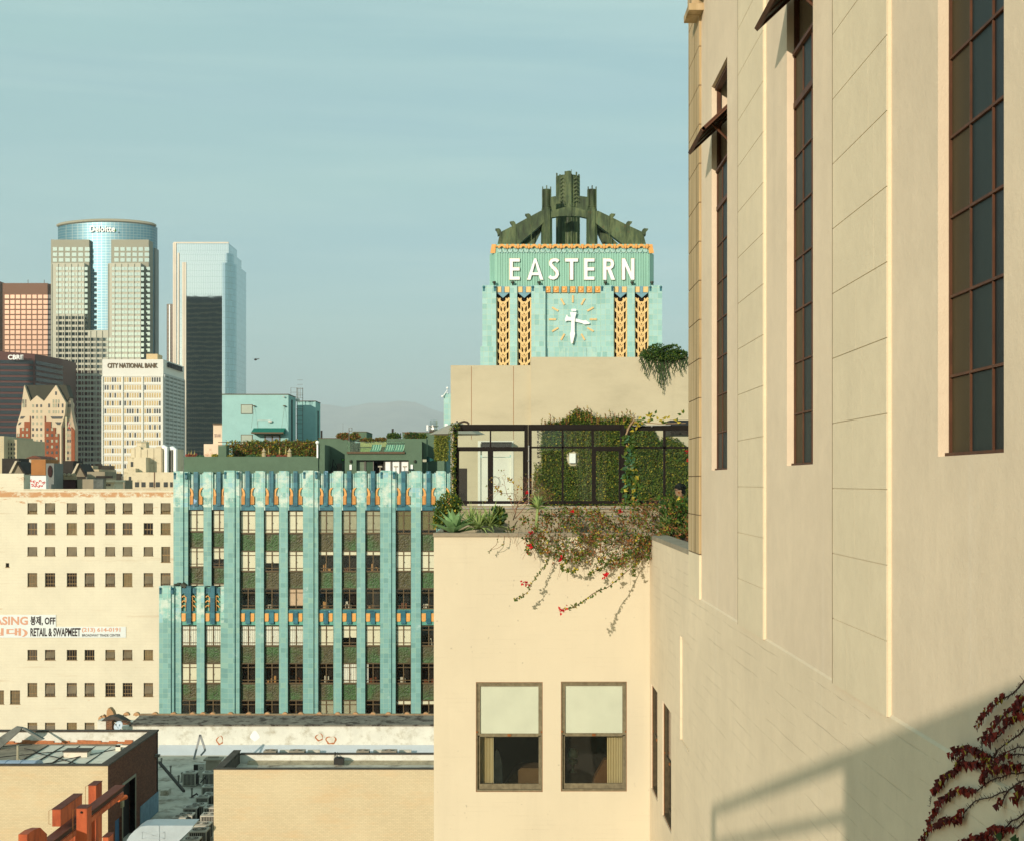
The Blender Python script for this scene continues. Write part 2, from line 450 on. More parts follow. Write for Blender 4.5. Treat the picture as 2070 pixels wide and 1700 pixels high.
# lower wall runs on below the terrace to the inner corner
sw = [(20.42, 21.62, H - 5.05, H - 3.31), (22.35, 23.38, H - 5.02, H - 3.30)]
mb = MB()
XL = X0 - 0.014
wall_holes(mb, side(XL), -8, Yend, 0, zb, [], 0.07, 0)
wall_holes(mb, side(XL), 20.0, 23.6, 0, H - 0.93, sw, 0.16, 0)
wall_holes(mb, side(XL), Yend, 20.0, 0, H - 0.93, [(18.35, 19.35, H - 3.49, H - 2.08)], 0.032, 0)
mb.face([(XL, -8, zb), (XL, 17.27, zb), (X0, 17.27, zb + 0.016), (X0, -8, zb + 0.016)])
mb.face([(XL + 0.031, 18.36, H - 3.5), (XL + 0.031, 19.349, H - 3.5), (XL + 0.031, 19.349, H - 2.07), (XL + 0.031, 18.36, H - 2.07)])
mb.build("lower_wall", PLROW, bld)
PIL = [(4.35, 5.80), (8.62, 10.08), (12.87, 14.30)]
for a, b in PIL:
    m2 = MB(); XP = X0 - 0.030; zz = zb - 0.0
    k = [H - 0.042 + 0.4585 * i for i in range(-3, 24)]
    m2.box(XP + 0.006, X0 + 0.01, a, b, zz, H + 11, 0)
    zs = [zz] + [q for q in k if q > zz + 0.1 and q < H + 10.9] + [H + 11]
    for i in range(len(zs) - 1):                                    # stone blocks with open joints
        g = 0.003
        split = [a] + sorted(uni(a + 0.25, b - 0.25) for _ in range(1)) + [b]
        for j in range(len(split) - 1):
            m2.box(XP, XP + 0.007, split[j] + (0.0012 if j else 0), split[j+1] - (0.0012 if j < len(split) - 2 else 0), zs[i] + (g if i else 0), zs[i+1] - g, 0)
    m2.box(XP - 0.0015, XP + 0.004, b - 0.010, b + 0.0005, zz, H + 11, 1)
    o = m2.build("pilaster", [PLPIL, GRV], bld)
m2 = MB()
for i in range(-2, 24):
    z = H - 0.87 + 0.474 * (i + 2)
    m2.box(X0 - 0.030, X0 + 0.6, 17.27, Yend, z + 0.006, z + 0.468, 0)
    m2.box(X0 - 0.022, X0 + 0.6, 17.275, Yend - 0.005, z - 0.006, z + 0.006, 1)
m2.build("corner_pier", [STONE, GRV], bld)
m2 = MB(); m2.box(X0 - 0.028, X0 + 0.6, 17.27, Yend, zb, H - 0.88, 0); m2.build("corner_pier_base", PLPIL, bld)
# bracketed cornice piece high on the corner
m2 = MB()
m2.box(2.12, X0 + 0.02, 17.05, 17.55, H + 5.66, H + 5.74); m2.box(2.16, X0 + 0.02, 17.1, 17.5, H + 5.74, H + 6.6)
m2.tube([(2.17, 17.0, H + 5.92), (2.17, 16.7, H + 5.92)], 0.07, 10)
m2.box(2.06, X0, 16.5, 18.1, H + 6.25, H + 6.42)
m2.build("cornice_bracket", STONE, bld)
STEEL = plain("rusty_steel_frame", A(92,56,32), 0.6, 0.3, 6)
FROST = plain("dusty_wired_glass", (0.045,0.045,0.032), 0.5, 0.35, 1.3, spec=0.2, streak=True)
pitch = 0.428
FROSTS = [plain("shaded_dark_pane", (0.010,0.013,0.012), 0.35, 0.4, 1.3, spec=0.12, streak=True), plain("reflecting_teal_pane", (0.020,0.032,0.030), 0.45, 0.35, 1.3, spec=0.10, streak=True), plain("sunlit_brown_pane", (0.075,0.056,0.028), 0.55, 0.3, 1.3, spec=0.08, streak=True)]  # shaded, reflecting and sunlit look of the columns painted into the pane colours
for (a, b) in win_y:
    vent = True
    w = MB(); xg = X0 + 0.072; wd = (b - a) / 3
    zc0, zc1 = ZS + pitch*8 + 0.02, ZT - 0.06                      # opening of the pivoted vent
    w.box(xg - 0.035, xg + 0.03, a, b, ZS, ZS + 0.02); w.box(xg - 0.035, xg + 0.03, a, b, ZT - 0.04, ZT)
    w.box(xg - 0.014, xg + 0.03, a, a + 0.02, ZS, ZT); w.box(xg - 0.014, xg + 0.03, b - 0.02, b, ZS, ZT)
    for i in (1, 2): w.box(xg - 0.010, xg + 0.006, a + wd*i - 0.0065, a + wd*i + 0.0065, ZS, zc0 if True else ZT)
    for k in range(1, 8): w.box(xg - 0.013, xg + 0.006, a + 0.01, b - 0.01, ZS + pitch*k - 0.007, ZS + pitch*k + 0.007)
    w.box(xg - 0.022, xg + 0.008, a + 0.02, b - 0.02, ZS + pitch*7 - 0.025, ZS + pitch*7 + 0.025)
    w.box(xg - 0.03, xg + 0.025, a + 0.02, b - 0.02, zc0 - 0.03, zc0)
    fr = w.build("window", STEEL, bld)
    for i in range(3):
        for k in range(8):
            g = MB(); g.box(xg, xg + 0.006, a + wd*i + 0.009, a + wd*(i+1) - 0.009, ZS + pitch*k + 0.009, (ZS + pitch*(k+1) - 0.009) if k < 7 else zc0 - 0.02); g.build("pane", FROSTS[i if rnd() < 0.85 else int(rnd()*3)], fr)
    s = MB()                                                        # the open vent sash, turned about its middle
    zp = (zc0 + zc1) / 2 + 0.05; hl = (zc1 - zc0) / 2; ang = math.radians(47)
    def vent_pt(u, v, d, zp=zp, xg=xg, ang=ang):                    # v along the sash (+ = lower half, outwards)
        return (xg - v*math.sin(ang) - d*math.cos(ang), u, zp - v*math.cos(ang) + d*math.sin(ang))
    def vb(u0, u1, v0, v1, d0, d1, mi=0): s.hexa([vent_pt(u0,v0,d0),vent_pt(u1,v0,d0),vent_pt(u1,v1,d0),vent_pt(u0,v1,d0),vent_pt(u0,v0,d1),vent_pt(u1,v0,d1),vent_pt(u1,v1,d1),vent_pt(u0,v1,d1)], mi)
    u0, u1 = a + 0.035, b - 0.035
    vb(u0, u1, hl - 0.03, hl + 0.01, -0.018, 0.018); vb(u0, u1, -hl, -hl + 0.03, -0.018, 0.018)
    vb(u0, u0 + 0.03, -hl, hl, -0.018, 0.018); vb(u1 - 0.03, u1, -hl, hl, -0.018, 0.018)
    for i in (1, 2): vb(a + wd*i - 0.01, a + wd*i + 0.01, -hl + 0.02, hl - 0.02, -0.012, 0.012)
    vb(u0, u1, -0.01, 0.01, -0.012, 0.012)
    tip = vent_pt(a + 0.25, hl*0.62, 0.0); s.tube([tip, (xg - 0.0, a + 0.08, zc0 + 0.04)], 0.013, 6)
    sh = s.build("vent_sash", STEEL, fr)
    g = MB(); g.hexa([vent_pt(u0,-hl,0),vent_pt(u1,-hl,0),vent_pt(u1,hl,0),vent_pt(u0,hl,0),vent_pt(u0,-hl,0.004),vent_pt(u1,-hl,0.004),vent_pt(u1,hl,0.004),vent_pt(u0,hl,0.004)]); g.build("vent_pane", FROST, fr)
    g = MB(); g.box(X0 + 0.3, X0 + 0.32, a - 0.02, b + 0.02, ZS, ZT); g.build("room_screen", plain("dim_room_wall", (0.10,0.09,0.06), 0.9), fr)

# the double-hung windows low on the side wall
WOODF = plain("weathered_grey_sash", A(128,118,88), 0.8, 0.25, 14, dirt=A(96,74,46), dirt_lo=0.55, dirt_hi=0.75)
RUST = plain("rust_edge", A(150,92,44), 0.8, 0.3, 20)
SHADE = plain("pale_roller_shade", (0.80,0.76,0.62), 0.9, 0.05, 2.5)
SHADE2 = plain("drawn_shade_dim", A(96,66,34), 0.9, 0.2, 4)
def hung_window(parent, mp, u0, u1, z0, z1, shade_mat, sgn=1, wood=None, pane=None):
    """double-hung sash window; the shade fills the upper half"""
    WOODF_ = wood or WOODF; w = MB(); zm = z0 + (z1 - z0) * 0.51
    w.mbox(mp, u0, u0+0.025, z0, z1, 0.01, 0.13); w.mbox(mp, u1-0.025, u1, z0, z1, 0.01, 0.13)
    w.mbox(mp, u0+0.025, u1-0.025, z1-0.03, z1, 0.01, 0.13); w.mbox(mp, u0+0.025, u1-0.025, z0, z0+0.035, 0.005, 0.13)
    e = 0.006
    for a, b, c, d in ((u0, u0+e, z0, z1), (u1-e, u1, z0, z1), (u0+e, u1-e, z1-e, z1), (u0+e, u1-e, z0, z0+e)): w.mbox(mp, a, b, c, d, 0.001, 0.012, 1)
    w.mbox(mp, (u0+u1)/2-0.03, (u0+u1)/2+0.03, zm-0.012, zm+0.024, 0.012, 0.045, 1)      # catch
    w.mbox(mp, u0+0.004, u0+0.03, zm+0.05, zm+0.075, 0.0, 0.02, 1); w.mbox(mp, u1-0.03, u1-0.004, zm+0.05, zm+0.075, 0.0, 0.02, 1)
    fr = w.build("window", [WOODF_, RUST], parent)
    a, b = u0 + 0.025, u1 - 0.025
    s = MB(); s.mbox(mp, a, a+0.045, zm, z1-0.03, 0.03, 0.06); s.mbox(mp, b-0.045, b, zm, z1-0.03, 0.03, 0.06)
    s.mbox(mp, a+0.045, b-0.045, z1-0.075, z1-0.03, 0.03, 0.06); s.mbox(mp, a+0.045, b-0.045, zm-0.02, zm+0.03, 0.03, 0.06)
    s.build("upper_sash", WOODF_, fr)
    s = MB(); s.mbox(mp, a, a+0.04, z0+0.12, zm-0.02, 0.065, 0.10); s.mbox(mp, b-0.04, b, z0+0.12, zm-0.02, 0.065, 0.10); s.mbox(mp, a, b, z0+0.035, z0+0.12, 0.065, 0.10)
    s.build("lower_sash", WOODF_, fr)
    g = MB(); g.mbox(mp, a+0.02, b-0.02, zm, z1-0.05, 0.044, 0.047); g.mbox(mp, a+0.02, b-0.02, z0+0.1, zm-0.01, 0.080, 0.083); g.build("pane", pane or CLEAR, fr)
    if shade_mat is not None:
        g = MB(); g.mbox(mp, a+0.03, b-0.03, zm+0.02, z1-0.06, 0.058, 0.0595); g.build("roller_shade", shade_mat, fr)
    return fr
for i, (a, b, c, d) in enumerate(sw):
    fr = hung_window(bld, side(XL + 0.02), a, b, c, d, SHADE2, 1, plain("dark_weathered_sash", A(84,72,48), 0.8, 0.3, 14), DARKGLASS)
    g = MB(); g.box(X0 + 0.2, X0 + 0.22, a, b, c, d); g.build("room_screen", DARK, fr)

# ------------------------------------------------------------------ low wing with the roof terrace
YW = 23.6
XWL = px(877, YW)
HW = [(px(962,YW), px(1097,YW), pz(1600,YW), pz(1378,YW)), (px(1134,YW), px(1267,YW), pz(1599,YW), pz(1377,YW))]
def painted_brick(name, col):
    t = NT(name); v = t.coord(); w = t.uv()
    c = t.ramp(t.noise(v, 0.6, 4), [(0.3, sc(col, 0.965)), (0.7, sc(col, 1.02))])
    b = t.n("ShaderNodeTexBrick"); b.inputs["Scale"].default_value = 1.0; b.inputs["Brick Width"].default_value = 0.9; b.inputs["Row Height"].default_value = 0.075; b.inputs["Mortar Size"].default_value = 0.004
    b.inputs["Mortar Smooth"].default_value = 0.6; t.l(w, b.inputs["Vector"])
    keep = t.step(t.noise(v, 2.3, 4, 0.7, (0.5, 1, 2.5)), 0.5, 0.75); cr = t.mul(b.outputs["Fac"], keep)
    c = t.mix(t.mul(cr, 0.35), c, sc(col, 0.6))
    dr = t.step(t.noise(v, 2.2, 6, 0.65, (1, 1, 0.07)), 0.52, 0.80); c = t.mix(t.mul(dr, 0.28), c, sc(col, 0.74))
    pt = t.step(t.noise(v, 1.1, 4, 0.6), 0.54, 0.60); c = t.mix(t.mul(pt, 0.12), c, sc(col, 0.86))
    sp = t.step(t.noise(v, 14, 2, 0.4), 0.76, 0.78); c = t.mix(t.mul(sp, 0.5), c, sc(col, 0.5))
    h = t.add(t.mul(t.noise(v, 60, 4, 0.7), 0.4), t.add(t.mul(t.noise(v, 7, 4), 0.6), t.mul(cr, -1.2)))
    return t.bsdf(c, 0.9, 0, 0.15, h, 0.3, 0.01)
WING = painted_brick("cream_painted_brick", (0.61, 0.545, 0.405))
wing = thing("terrace_wing", "low cream painted wing with two sash windows under the planted roof terrace", "building", (0.5, 30, 0))
mb = MB()
zt = H - 0.895
wall_holes(mb, front(YW), XWL, X0 - 0.014, 0, zt, HW, 0.14, 0)
mb.face([(XWL, YW, 0), (XWL, YW, zt), (XWL, 52, zt), (XWL, 52, 0)])
mb.box(XWL + 0.01, X0, YW + 0.14, YW + 0.16, 0, pz(1600,YW) - 0.02); mb.box(XWL + 0.01, X0, YW + 3.2, 52, 0, H - 1.6)
mb.box(X0 + 0.5, 14, Yend + 0.2, 52, 0, H - 1.6)
mb.build("wall", WING, wing)
CONC = plain("grey_concrete_coping", A(158,146,118), 0.9, 0.15, 3, bump=0.3)
mb = MB(); mb.box(XWL - 0.01, X0 + 0.02, YW - 0.035, YW + 0.22, zt, H - 0.835)
mb.box(X0 + 0.02, X0 + 0.26, Yend, YW + 0.22, H - 0.93, H - 0.865); mb.box(X0 - 0.02, X0 + 0.02, Yend, YW - 0.035, H - 0.93, H - 0.865)
mb.box(XWL - 0.01, XWL + 0.2, YW + 0.22, 52, zt, H - 0.85)
mb.build("coping", CONC, wing)
mb = MB(); mb.box(XWL + 0.2, X0 + 0.26, YW + 0.22, 26.0, H - 1.3, H - 0.93); mb.box(X0 + 0.26, 6, Yend, 26.0, H - 1.3, H - 0.95)
mb.build("planter_soil", plain("dark_soil", (0.05,0.035,0.02), 0.95, 0.3, 6), wing)
YS = 26.2
CURB = plain("stained_cement_curb", A(172,160,126), 0.9, 0.2, 1.5, dirt=A(120,100,70))
mb = MB(); mb.box(px(925,YS), 8, YS - 0.12, YS + 0.3, H - 1.6, pz(1034,YS)); mb.box(px(922,YS), 8, YS - 0.14, YS + 0.32, pz(1034,YS), pz(1022,YS)); mb.build("curb", CURB, wing)
mb = MB(); mb.box(XWL + 0.02, 13.9, YS + 0.32, 51.9, H - 1.6, H - 1.5); mb.build("terrace_floor", plain("terrace_paving", A(170,160,140), 0.9, 0.12, 1), wing)
# interior room behind the two windows
mb = MB()
z0, z1 = H - 7.0, H - 2.9
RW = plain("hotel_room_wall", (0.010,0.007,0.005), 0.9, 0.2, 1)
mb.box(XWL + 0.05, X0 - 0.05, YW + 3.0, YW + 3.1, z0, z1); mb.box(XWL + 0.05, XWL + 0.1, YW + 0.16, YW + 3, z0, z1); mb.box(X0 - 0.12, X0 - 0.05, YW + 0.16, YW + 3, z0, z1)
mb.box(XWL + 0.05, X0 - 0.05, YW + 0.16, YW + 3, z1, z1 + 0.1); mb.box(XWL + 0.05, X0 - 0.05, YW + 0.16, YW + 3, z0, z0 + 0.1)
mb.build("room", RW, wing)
for h in HW: hung_window(wing, front(YW), *h, SHADE)
def curtain(x0, x1, label):
    m = MB(); n = 40; zt_, zb_ = pz(1485,YW), pz(1588,YW)
    for i in range(n):
        a = x0 + (x1-x0)*i/n; b = x0 + (x1-x0)*(i+1)/n
        ya = YW + 0.24 + 0.02*math.sin(i*1.55) ; yb = YW + 0.24 + 0.02*math.sin((i+1)*1.55)
        m.face([(a, ya, zb_), (b, yb, zb_), (b, yb, zt_ + 0.2), (a, ya, zt_ + 0.2)])
    tag(m.build("curtain", plain("cream_curtain_cloth", A(236,214,160), 0.9, 0.05, 5), smooth=True), label, "curtain", "curtains in the two wing windows")
curtain(px(968,YW), px(997,YW), "cream curtain drawn to the left inside the left sash window")
curtain(px(1229,YW), px(1262,YW), "cream curtain drawn to the right inside the right sash window")
m = MB(); Yc = YW + 0.9
prof = [(999,1600),(997,1570),(998,1545),(1001,1520),(1004,1514),(1009,1520),(1014,1540),(1016,1570),(1015,1600)]
m.pprism([(1.0*a, b) for a, b in prof], Yc, 0.08); m.box(px(998,Yc), px(1012,Yc), Yc + 0.08, Yc + 0.6, pz(1606,Yc), pz(1600,Yc))
tag(m.build("chair", plain("pale_grey_upholstery", A(150,158,150), 0.8, 0.2, 6)), "pale grey rounded chair back standing inside the left sash window", "chair")
m = MB(); Yb = YW + 1.1
m.pprism([(1016,1600),(1040,1560),(1054,1552),(1110,1552),(1110,1600)], Yb, 0.5)
m.box(px(1016,Yb), px(1110,Yb), Yb, Yb+0.5, pz(1640,Yb), pz(1600,Yb))
tag(m.build("bed", plain("tan_bedspread", (0.11,0.06,0.022), 0.9, 0.15, 5)), "tan bed end seen low inside the left sash window", "bed")
m = MB(); m.pprism([(1196,1600),(1203,1570),(1222,1536),(1240,1532),(1262,1540),(1262,1600)], YW+0.7, 0.25); m.box(px(1196,24.3),px(1262,24.3),24.3,24.5,pz(1640,24.3),pz(1600,24.3))
tag(m.build("armchair", plain("rust_upholstery", (0.10,0.045,0.016), 0.9, 0.15, 5)), "rust brown armchair back beside the curtain of the right sash window", "armchair")
lamp = thing("table_lamp", "small green glass table lamp deep inside the right sash window", "lamp", (px(1158,24.8), 24.8, pz(1560,24.8)))
xq = px(1158,24.8); m = MB(); m.lathe(xq, 24.8, [(0.07,pz(1560,24.8)),(0.02,pz(1557,24.8)),(0.02,pz(1545,24.8)),(0.08,pz(1542,24.8)),(0.09,pz(1536,24.8)),(0.02,pz(1532,24.8))]); m.build("lamp_base", plain("green_glass_body", A(70,100,72), 0.2, 0.2, 3, spec=0.6), lamp, True)
m = MB(); m.lathe(xq, 24.8, [(0.10,pz(1530,24.8)),(0.09,pz(1521,24.8)),(0.05,pz(1512,24.8))]); m.build("lamp_shade", plain("green_lamp_shade", A(110,134,104), 0.3, 0.1, 3, spec=0.6), lamp, True)

# back wall of the terrace
YB = 38.0
def stucco(name, col):
    t = NT(name); v = t.coord()
    c = t.ramp(t.noise(v, 0.9, 6, 0.65, (0.6, 1, 1.3)), [(0.3, sc(col, 0.86)), (0.5, col), (0.72, sc(col, 1.08))])
    d = t.step(t.noise(v, 3, 4, 0.6, (1,1,0.08)), 0.6, 0.85); c = t.mix(t.mul(d, 0.2), c, sc(col, 0.6))
    return t.bsdf(c, 0.9, 0, 0.15, t.noise(v, 40, 4), 0.3, 0.01)
STUC = stucco("tan_stucco", A(206,194,156))
tw = thing("stucco_wall", "tan stucco wall with restroom door standing behind the glass screens", "wall", (px(1150,YB), YB, H - 1.5))
mb = MB()
XJ = px(1073, YB); zc = H - 1.5
dx0, dx1 = px(966,YB), px(1038,YB)
wall_holes(mb, front(YB), px(911,YB), XJ, zc, pz(739,YB), [(dx0, dx1, zc, pz(891,YB))], 0.12)
mb.box(px(911,YB), dx0, YB+0.12, YB + 0.8, zc, pz(739,YB) - 0.004); mb.box(dx1, XJ, YB+0.12, YB + 0.8, zc, pz(739,YB) - 0.004); mb.box(px(911,YB), XJ, YB+0.004, YB + 1.0, pz(739,YB) - 0.05, pz(739,YB))
mb.box(dx0, dx1, YB+0.12, YB+0.8, pz(891,YB), pz(739,YB) - 0.05)
mb.face([(px(911,YB), YB, zc), (px(911,YB), YB, pz(739,YB)), (px(911,YB), YB+0.8, pz(739,YB)), (px(911,YB), YB+0.8, zc)])
mb.box(XJ, 12, YB - 0.14, YB + 1.0, zc, pz(723,YB))
mb.build("wall_panel", STUC, tw)
mb = MB()
for c in (953, 1038): mb.box(px(c,YB) - 0.006, px(c,YB) + 0.006, YB - 0.003, YB + 0.004, pz(888,YB), pz(741,YB))
mb.build("control_joint", RUST, tw)
WHT = plain("white_door_paint", A(232,232,205), 0.7, 0.05, 2)
m = MB(); e = 0.07
m.box(dx0 - 0.0, dx0 + e, YB - 0.02, YB + 0.1, zc, pz(891,YB)); m.box(dx1 - e, dx1, YB - 0.02, YB + 0.1, zc, pz(891,YB)); m.box(dx0 + e, dx1 - e, YB - 0.02, YB + 0.1, pz(896,YB), pz(891,YB))
m.build("door_frame", WHT, tw)
m = MB(); m.box(dx0 + e, dx1 - e, YB + 0.03, YB + 0.07, zc, pz(924,YB)); dr = m.build("door", WHT, tw)
m = MB(); m.box(dx0 + 0.1, dx1 - 0.1, YB + 0.0, YB + 0.028, pz(923,YB), pz(919,YB)); m.box(dx0 + e, dx1 - e, YB + 0.05, YB + 0.09, pz(919,YB), pz(896,YB)); m.build("door_lintel", WHT, dr)
BLK = plain("black_metal", A(44,36,30), 0.5, 0.2, 6)
m = MB(); m.box(px(974,YB), px(1034,YB), YB - 0.30, YB - 0.021, pz(904,YB), pz(894,YB)); m.box(px(973,YB), px(1035,YB), YB - 0.34, YB - 0.021, pz(895.5,YB), pz(893.5,YB))
m.build("door_canopy", BLK, tw)
mW = plain("sign_black_letters", (0.02,0.02,0.02), 0.8)
for i, ch in enumerate("RESTROOMS"):
    y0 = 868.5 + (i-1) * 7.3
    text_part(ch, "sign_letter", mW, tw, px(1085.5,YB), px(1090.3,YB), pz(y0+5.6,YB-0.14), pz(y0,YB-0.14), front(YB-0.14), 0.004, -0.002, 0.03)
m = MB(); m.pprism([(1085.5,934.5),(1090.5,932),(1090.5,937)], YB - 0.146, 0.004); m.build("sign_arrow", mW, tw)
m = MB(); m.pbox(1151, 1163.5, 916, 935.5, YB - 0.30, 0.10); m.pprism([(1146,914),(1162,913),(1167,920),(1168,934),(1164,941),(1152,941),(1147,933),(1145,924)], YB-0.19, 0.045, 1)
m.lathe(px(1157,YB-0.3), YB-0.3, [(0.001,0),(0.001,0.001)], 4)
o = m.build("speaker_box", [plain("white_plastic", A(250,250,232), 0.5, 0.03), STUC]); tag(o, "white intercom box in a bare patch cut out of the ivy", "intercom")
# ------------------------------------------------------------------ teal terracotta building with the clock tower
YE, YR, YT = 142.0, 145.0, 165.0
eb = thing("teal_building", "turquoise terracotta tower building with gold ornament and a clock tower reading EASTERN", "building", (0, 150, 0))
def bx(name, mat_, *boxes, parent=None):
    m = MB()
    for b in boxes: m.box(*b)
    return m.build(name, mat_, parent or eb)
ROW = 77.2
def vz(y, Y=YE): return pz(y, Y)
zroof = vz(953)
BAYS = [(485,515),(533.5,563),(582,612),(643.5,673),(691,720),(738.5,768),(800,830),(851,881),(899,929)]
# core of the building, dark rooms behind the glass
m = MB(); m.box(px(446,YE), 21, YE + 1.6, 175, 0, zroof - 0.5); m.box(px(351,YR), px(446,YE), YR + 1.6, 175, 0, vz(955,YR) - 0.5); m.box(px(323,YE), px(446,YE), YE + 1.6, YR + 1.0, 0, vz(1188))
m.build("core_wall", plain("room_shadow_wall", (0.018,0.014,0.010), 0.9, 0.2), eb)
# piers
def pier(a, b, ytop, Y=YE, front_off=0.0, ybot=None, cap=True, split=None):
    zt_ = vz(ytop, Y); z_ = 0 if ybot is None else vz(ybot, Y)
    m = MB(); y0 = Y + front_off
    zk = zt_ - 3.6
    m.box(px(a,Y), px(b,Y), y0, Y + 1.7, z_, zk, 0); m.box(px(a,Y), px(b,Y), y0, Y + 1.7, zk, zt_, 1)
    if split:
        s0, s1 = split
        m.box(px(s0,Y), px(s1,Y), y0 - 0.18, y0, z_, zk, 0); m.box(px(s0,Y), px(s1,Y), y0 - 0.18, y0, zk, zt_ + 0.05, 1)
    o = m.build("pier", [TEAL, TEALTOP], eb)
    if cap:
        k = MB()
        for c in (a + 1.0, b - 5.5):
            k.box(px(c,Y), px(c+4.5,Y), y0 - 0.22, y0 - 0.01, zt_ - 0.75, zt_ - 0.1)
            k.ball((px(c+2.2,Y), y0 - 0.24, zt_ - 0.2), 0.13, 8)
        k.build("pier_cap", BLUE, o)
    return o
pier(453, 484, 951.5, split=(453.5, 475)); pier(612.5, 643, 951.5, split=(614, 634)); pier(768.5, 799.5, 951.5, split=(770, 791)); pier(929.5, 962, 951.5, split=(931, 953))
for a, b in ((515.8,532.8),(563.8,581.2),(673.8,690.3),(720.8,737.8),(830.8,850.3),(881.6,898.4)): pier(a, b, 951.5, cap=False, front_off=0.12)
pier(962, 1010, 951.5, cap=False); pier(1010, 1460, 951.5, cap=False, front_off=0.4)
pier(351, 380, 953, YR, split=(351.5, 371)); pier(411, 427, 953, YR, cap=False, front_off=0.1)
pier(445.5, 453, 1185, cap=False, front_off=0.1)
pier(322, 351.5, 1184.5, split=(322.5, 346)); pier(351.5, 365, 1185, cap=False, front_off=0.25); pier(397, 412.5, 1185, cap=False, front_off=0.1)
side_m = MB(); side_m.box(px(484,YE)-0.1, px(484,YE), YE+1.7, YR+1.7, vz(1188), zroof); side_m.build("side_wall", TEAL, eb)

rooms = ['L','L','L','G','G','G','D','D','D']
def state(bay, row):                                   # how each window looks in the photo: blind height 0..1 and kind
    T = {0: "CCCTTTUUU", 1: "CHCSSSCCC", 2: "DWFDDDDDD", 3: "PPPCHCCDC", 4: "DDDDPEDDD", 5: "DDDTTDSSC", 6: "CCDDCDCDC", 7: "DCDCDDCDC", 8: "CDDCDDDCD"}
    return T[row][bay]
def window(a, b, c, d, st, Y=YE, rec=0.50):
    """steel casement with transom and lower lights; c,d are photo rows at distance Y"""
    x0, x1, z0, z1 = px(a,Y), px(b,Y), vz(d,Y), vz(c,Y); y = Y + rec
    m = MB(); f = 0.055
    m.box(x0, x0+f, y-0.06, y+0.1, z0, z1); m.box(x1-f, x1, y-0.06, y+0.1, z0, z1); m.box(x0+f, x1-f, y-0.06, y+0.1, z1-f, z1); m.box(x0+f, x1-f, y-0.1, y+0.1, z0, z0+0.11)
    xm = (x0+x1)/2; m.box(xm-0.045, xm+0.045, y-0.05, y+0.05, z0, z1)
    h = z1 - z0
    for q in (0.17, 0.80): m.box(x0+f, x1-f, y-0.045, y+0.05, z0+h*q-0.035, z0+h*q+0.035)
    m.box(xm+0.03, xm+0.09, y-0.09, y-0.04, z0+h*0.44, z0+h*0.49)
    fr = m.build("window", BRONZE, eb)
    g = MB(); g.box(x0+0.03, x1-0.03, y, y+0.012, z0+0.05, z1-0.03); g.build("pane", GLASS, fr)
    yb = y + 0.035
    def bl(z_a, z_b, mt, nm="blind"):
        g = MB()
        if nm == "curtain":
            n = 26
            for i in range(n):
                u0 = x0 + (x1-x0)*i/n; u1 = x0 + (x1-x0)*(i+1)/n
                g.face([(u0, yb+0.04*math.sin(i*1.9), z_a), (u1, yb+0.04*math.sin((i+1)*1.9), z_a), (u1, yb+0.04*math.sin((i+1)*1.9), z_b), (u0, yb+0.04*math.sin(i*1.9), z_b)])
        else: g.box(x0+0.02, x1-0.02, yb, yb+0.01, z_a, z_b)
        g.build(nm, mt, fr)
    if st == 'C': bl(z0, z1, BLIND)
    elif st == 'H': bl(z0 + h*0.42, z1, BLIND)
    elif st == 'T': bl(z0, z1, BLIND2)
    elif st == 'U': bl(z0 + h*0.16, z1, BLIND3)
    elif st == 'S': bl(z0 + h*0.82, z1, BLIND)
    elif st == 'F': bl(z0 + h*0.15, z1, BLIND4)
    elif st == 'P': bl(z0, z1 - h*0.03, CURT, "curtain")
    elif st == 'E':
        g = MB(); g.box(x0+0.05, x0+0.28, yb, yb+0.02, z0, z1); g.build("curtain", CURT, fr)
    if st in 'DWSEU' and rnd() < 0.75:                 # things on the sill inside
        g = MB()
        for _ in range(3):
            u = uni(x0+0.2, x1-0.5); w_ = uni(0.1, 0.35); g.box(u, u+w_, yb+0.1, yb+0.3, z0+0.05, z0+uni(0.25, 0.8))
        g.build("sill_clutter", CLUT[int(rnd()*3)], fr)
BLIND3 = plain("olive_blind", A(128,122,76), 0.9, 0.1, 2)
BLIND4 = plain("warm_paper_blind", A(240,205,165), 0.9, 0.06, 2)
CLUT = [plain("clutter_tan", A(190,140,80), 0.8, 0.3, 9), plain("clutter_white", A(210,200,170), 0.8, 0.3, 9), plain("clutter_brown", A(120,66,34), 0.8, 0.3, 9)]
WROWS = [(1032.5,1078.5),(1114,1155.5),(1190,1231.5),(1265,1306.5),(1341.5,1382.5),(1416.5,1459)]
for k in range(3): WROWS.append((1416.5 + ROW*(k+1), 1459 + ROW*(k+1)))
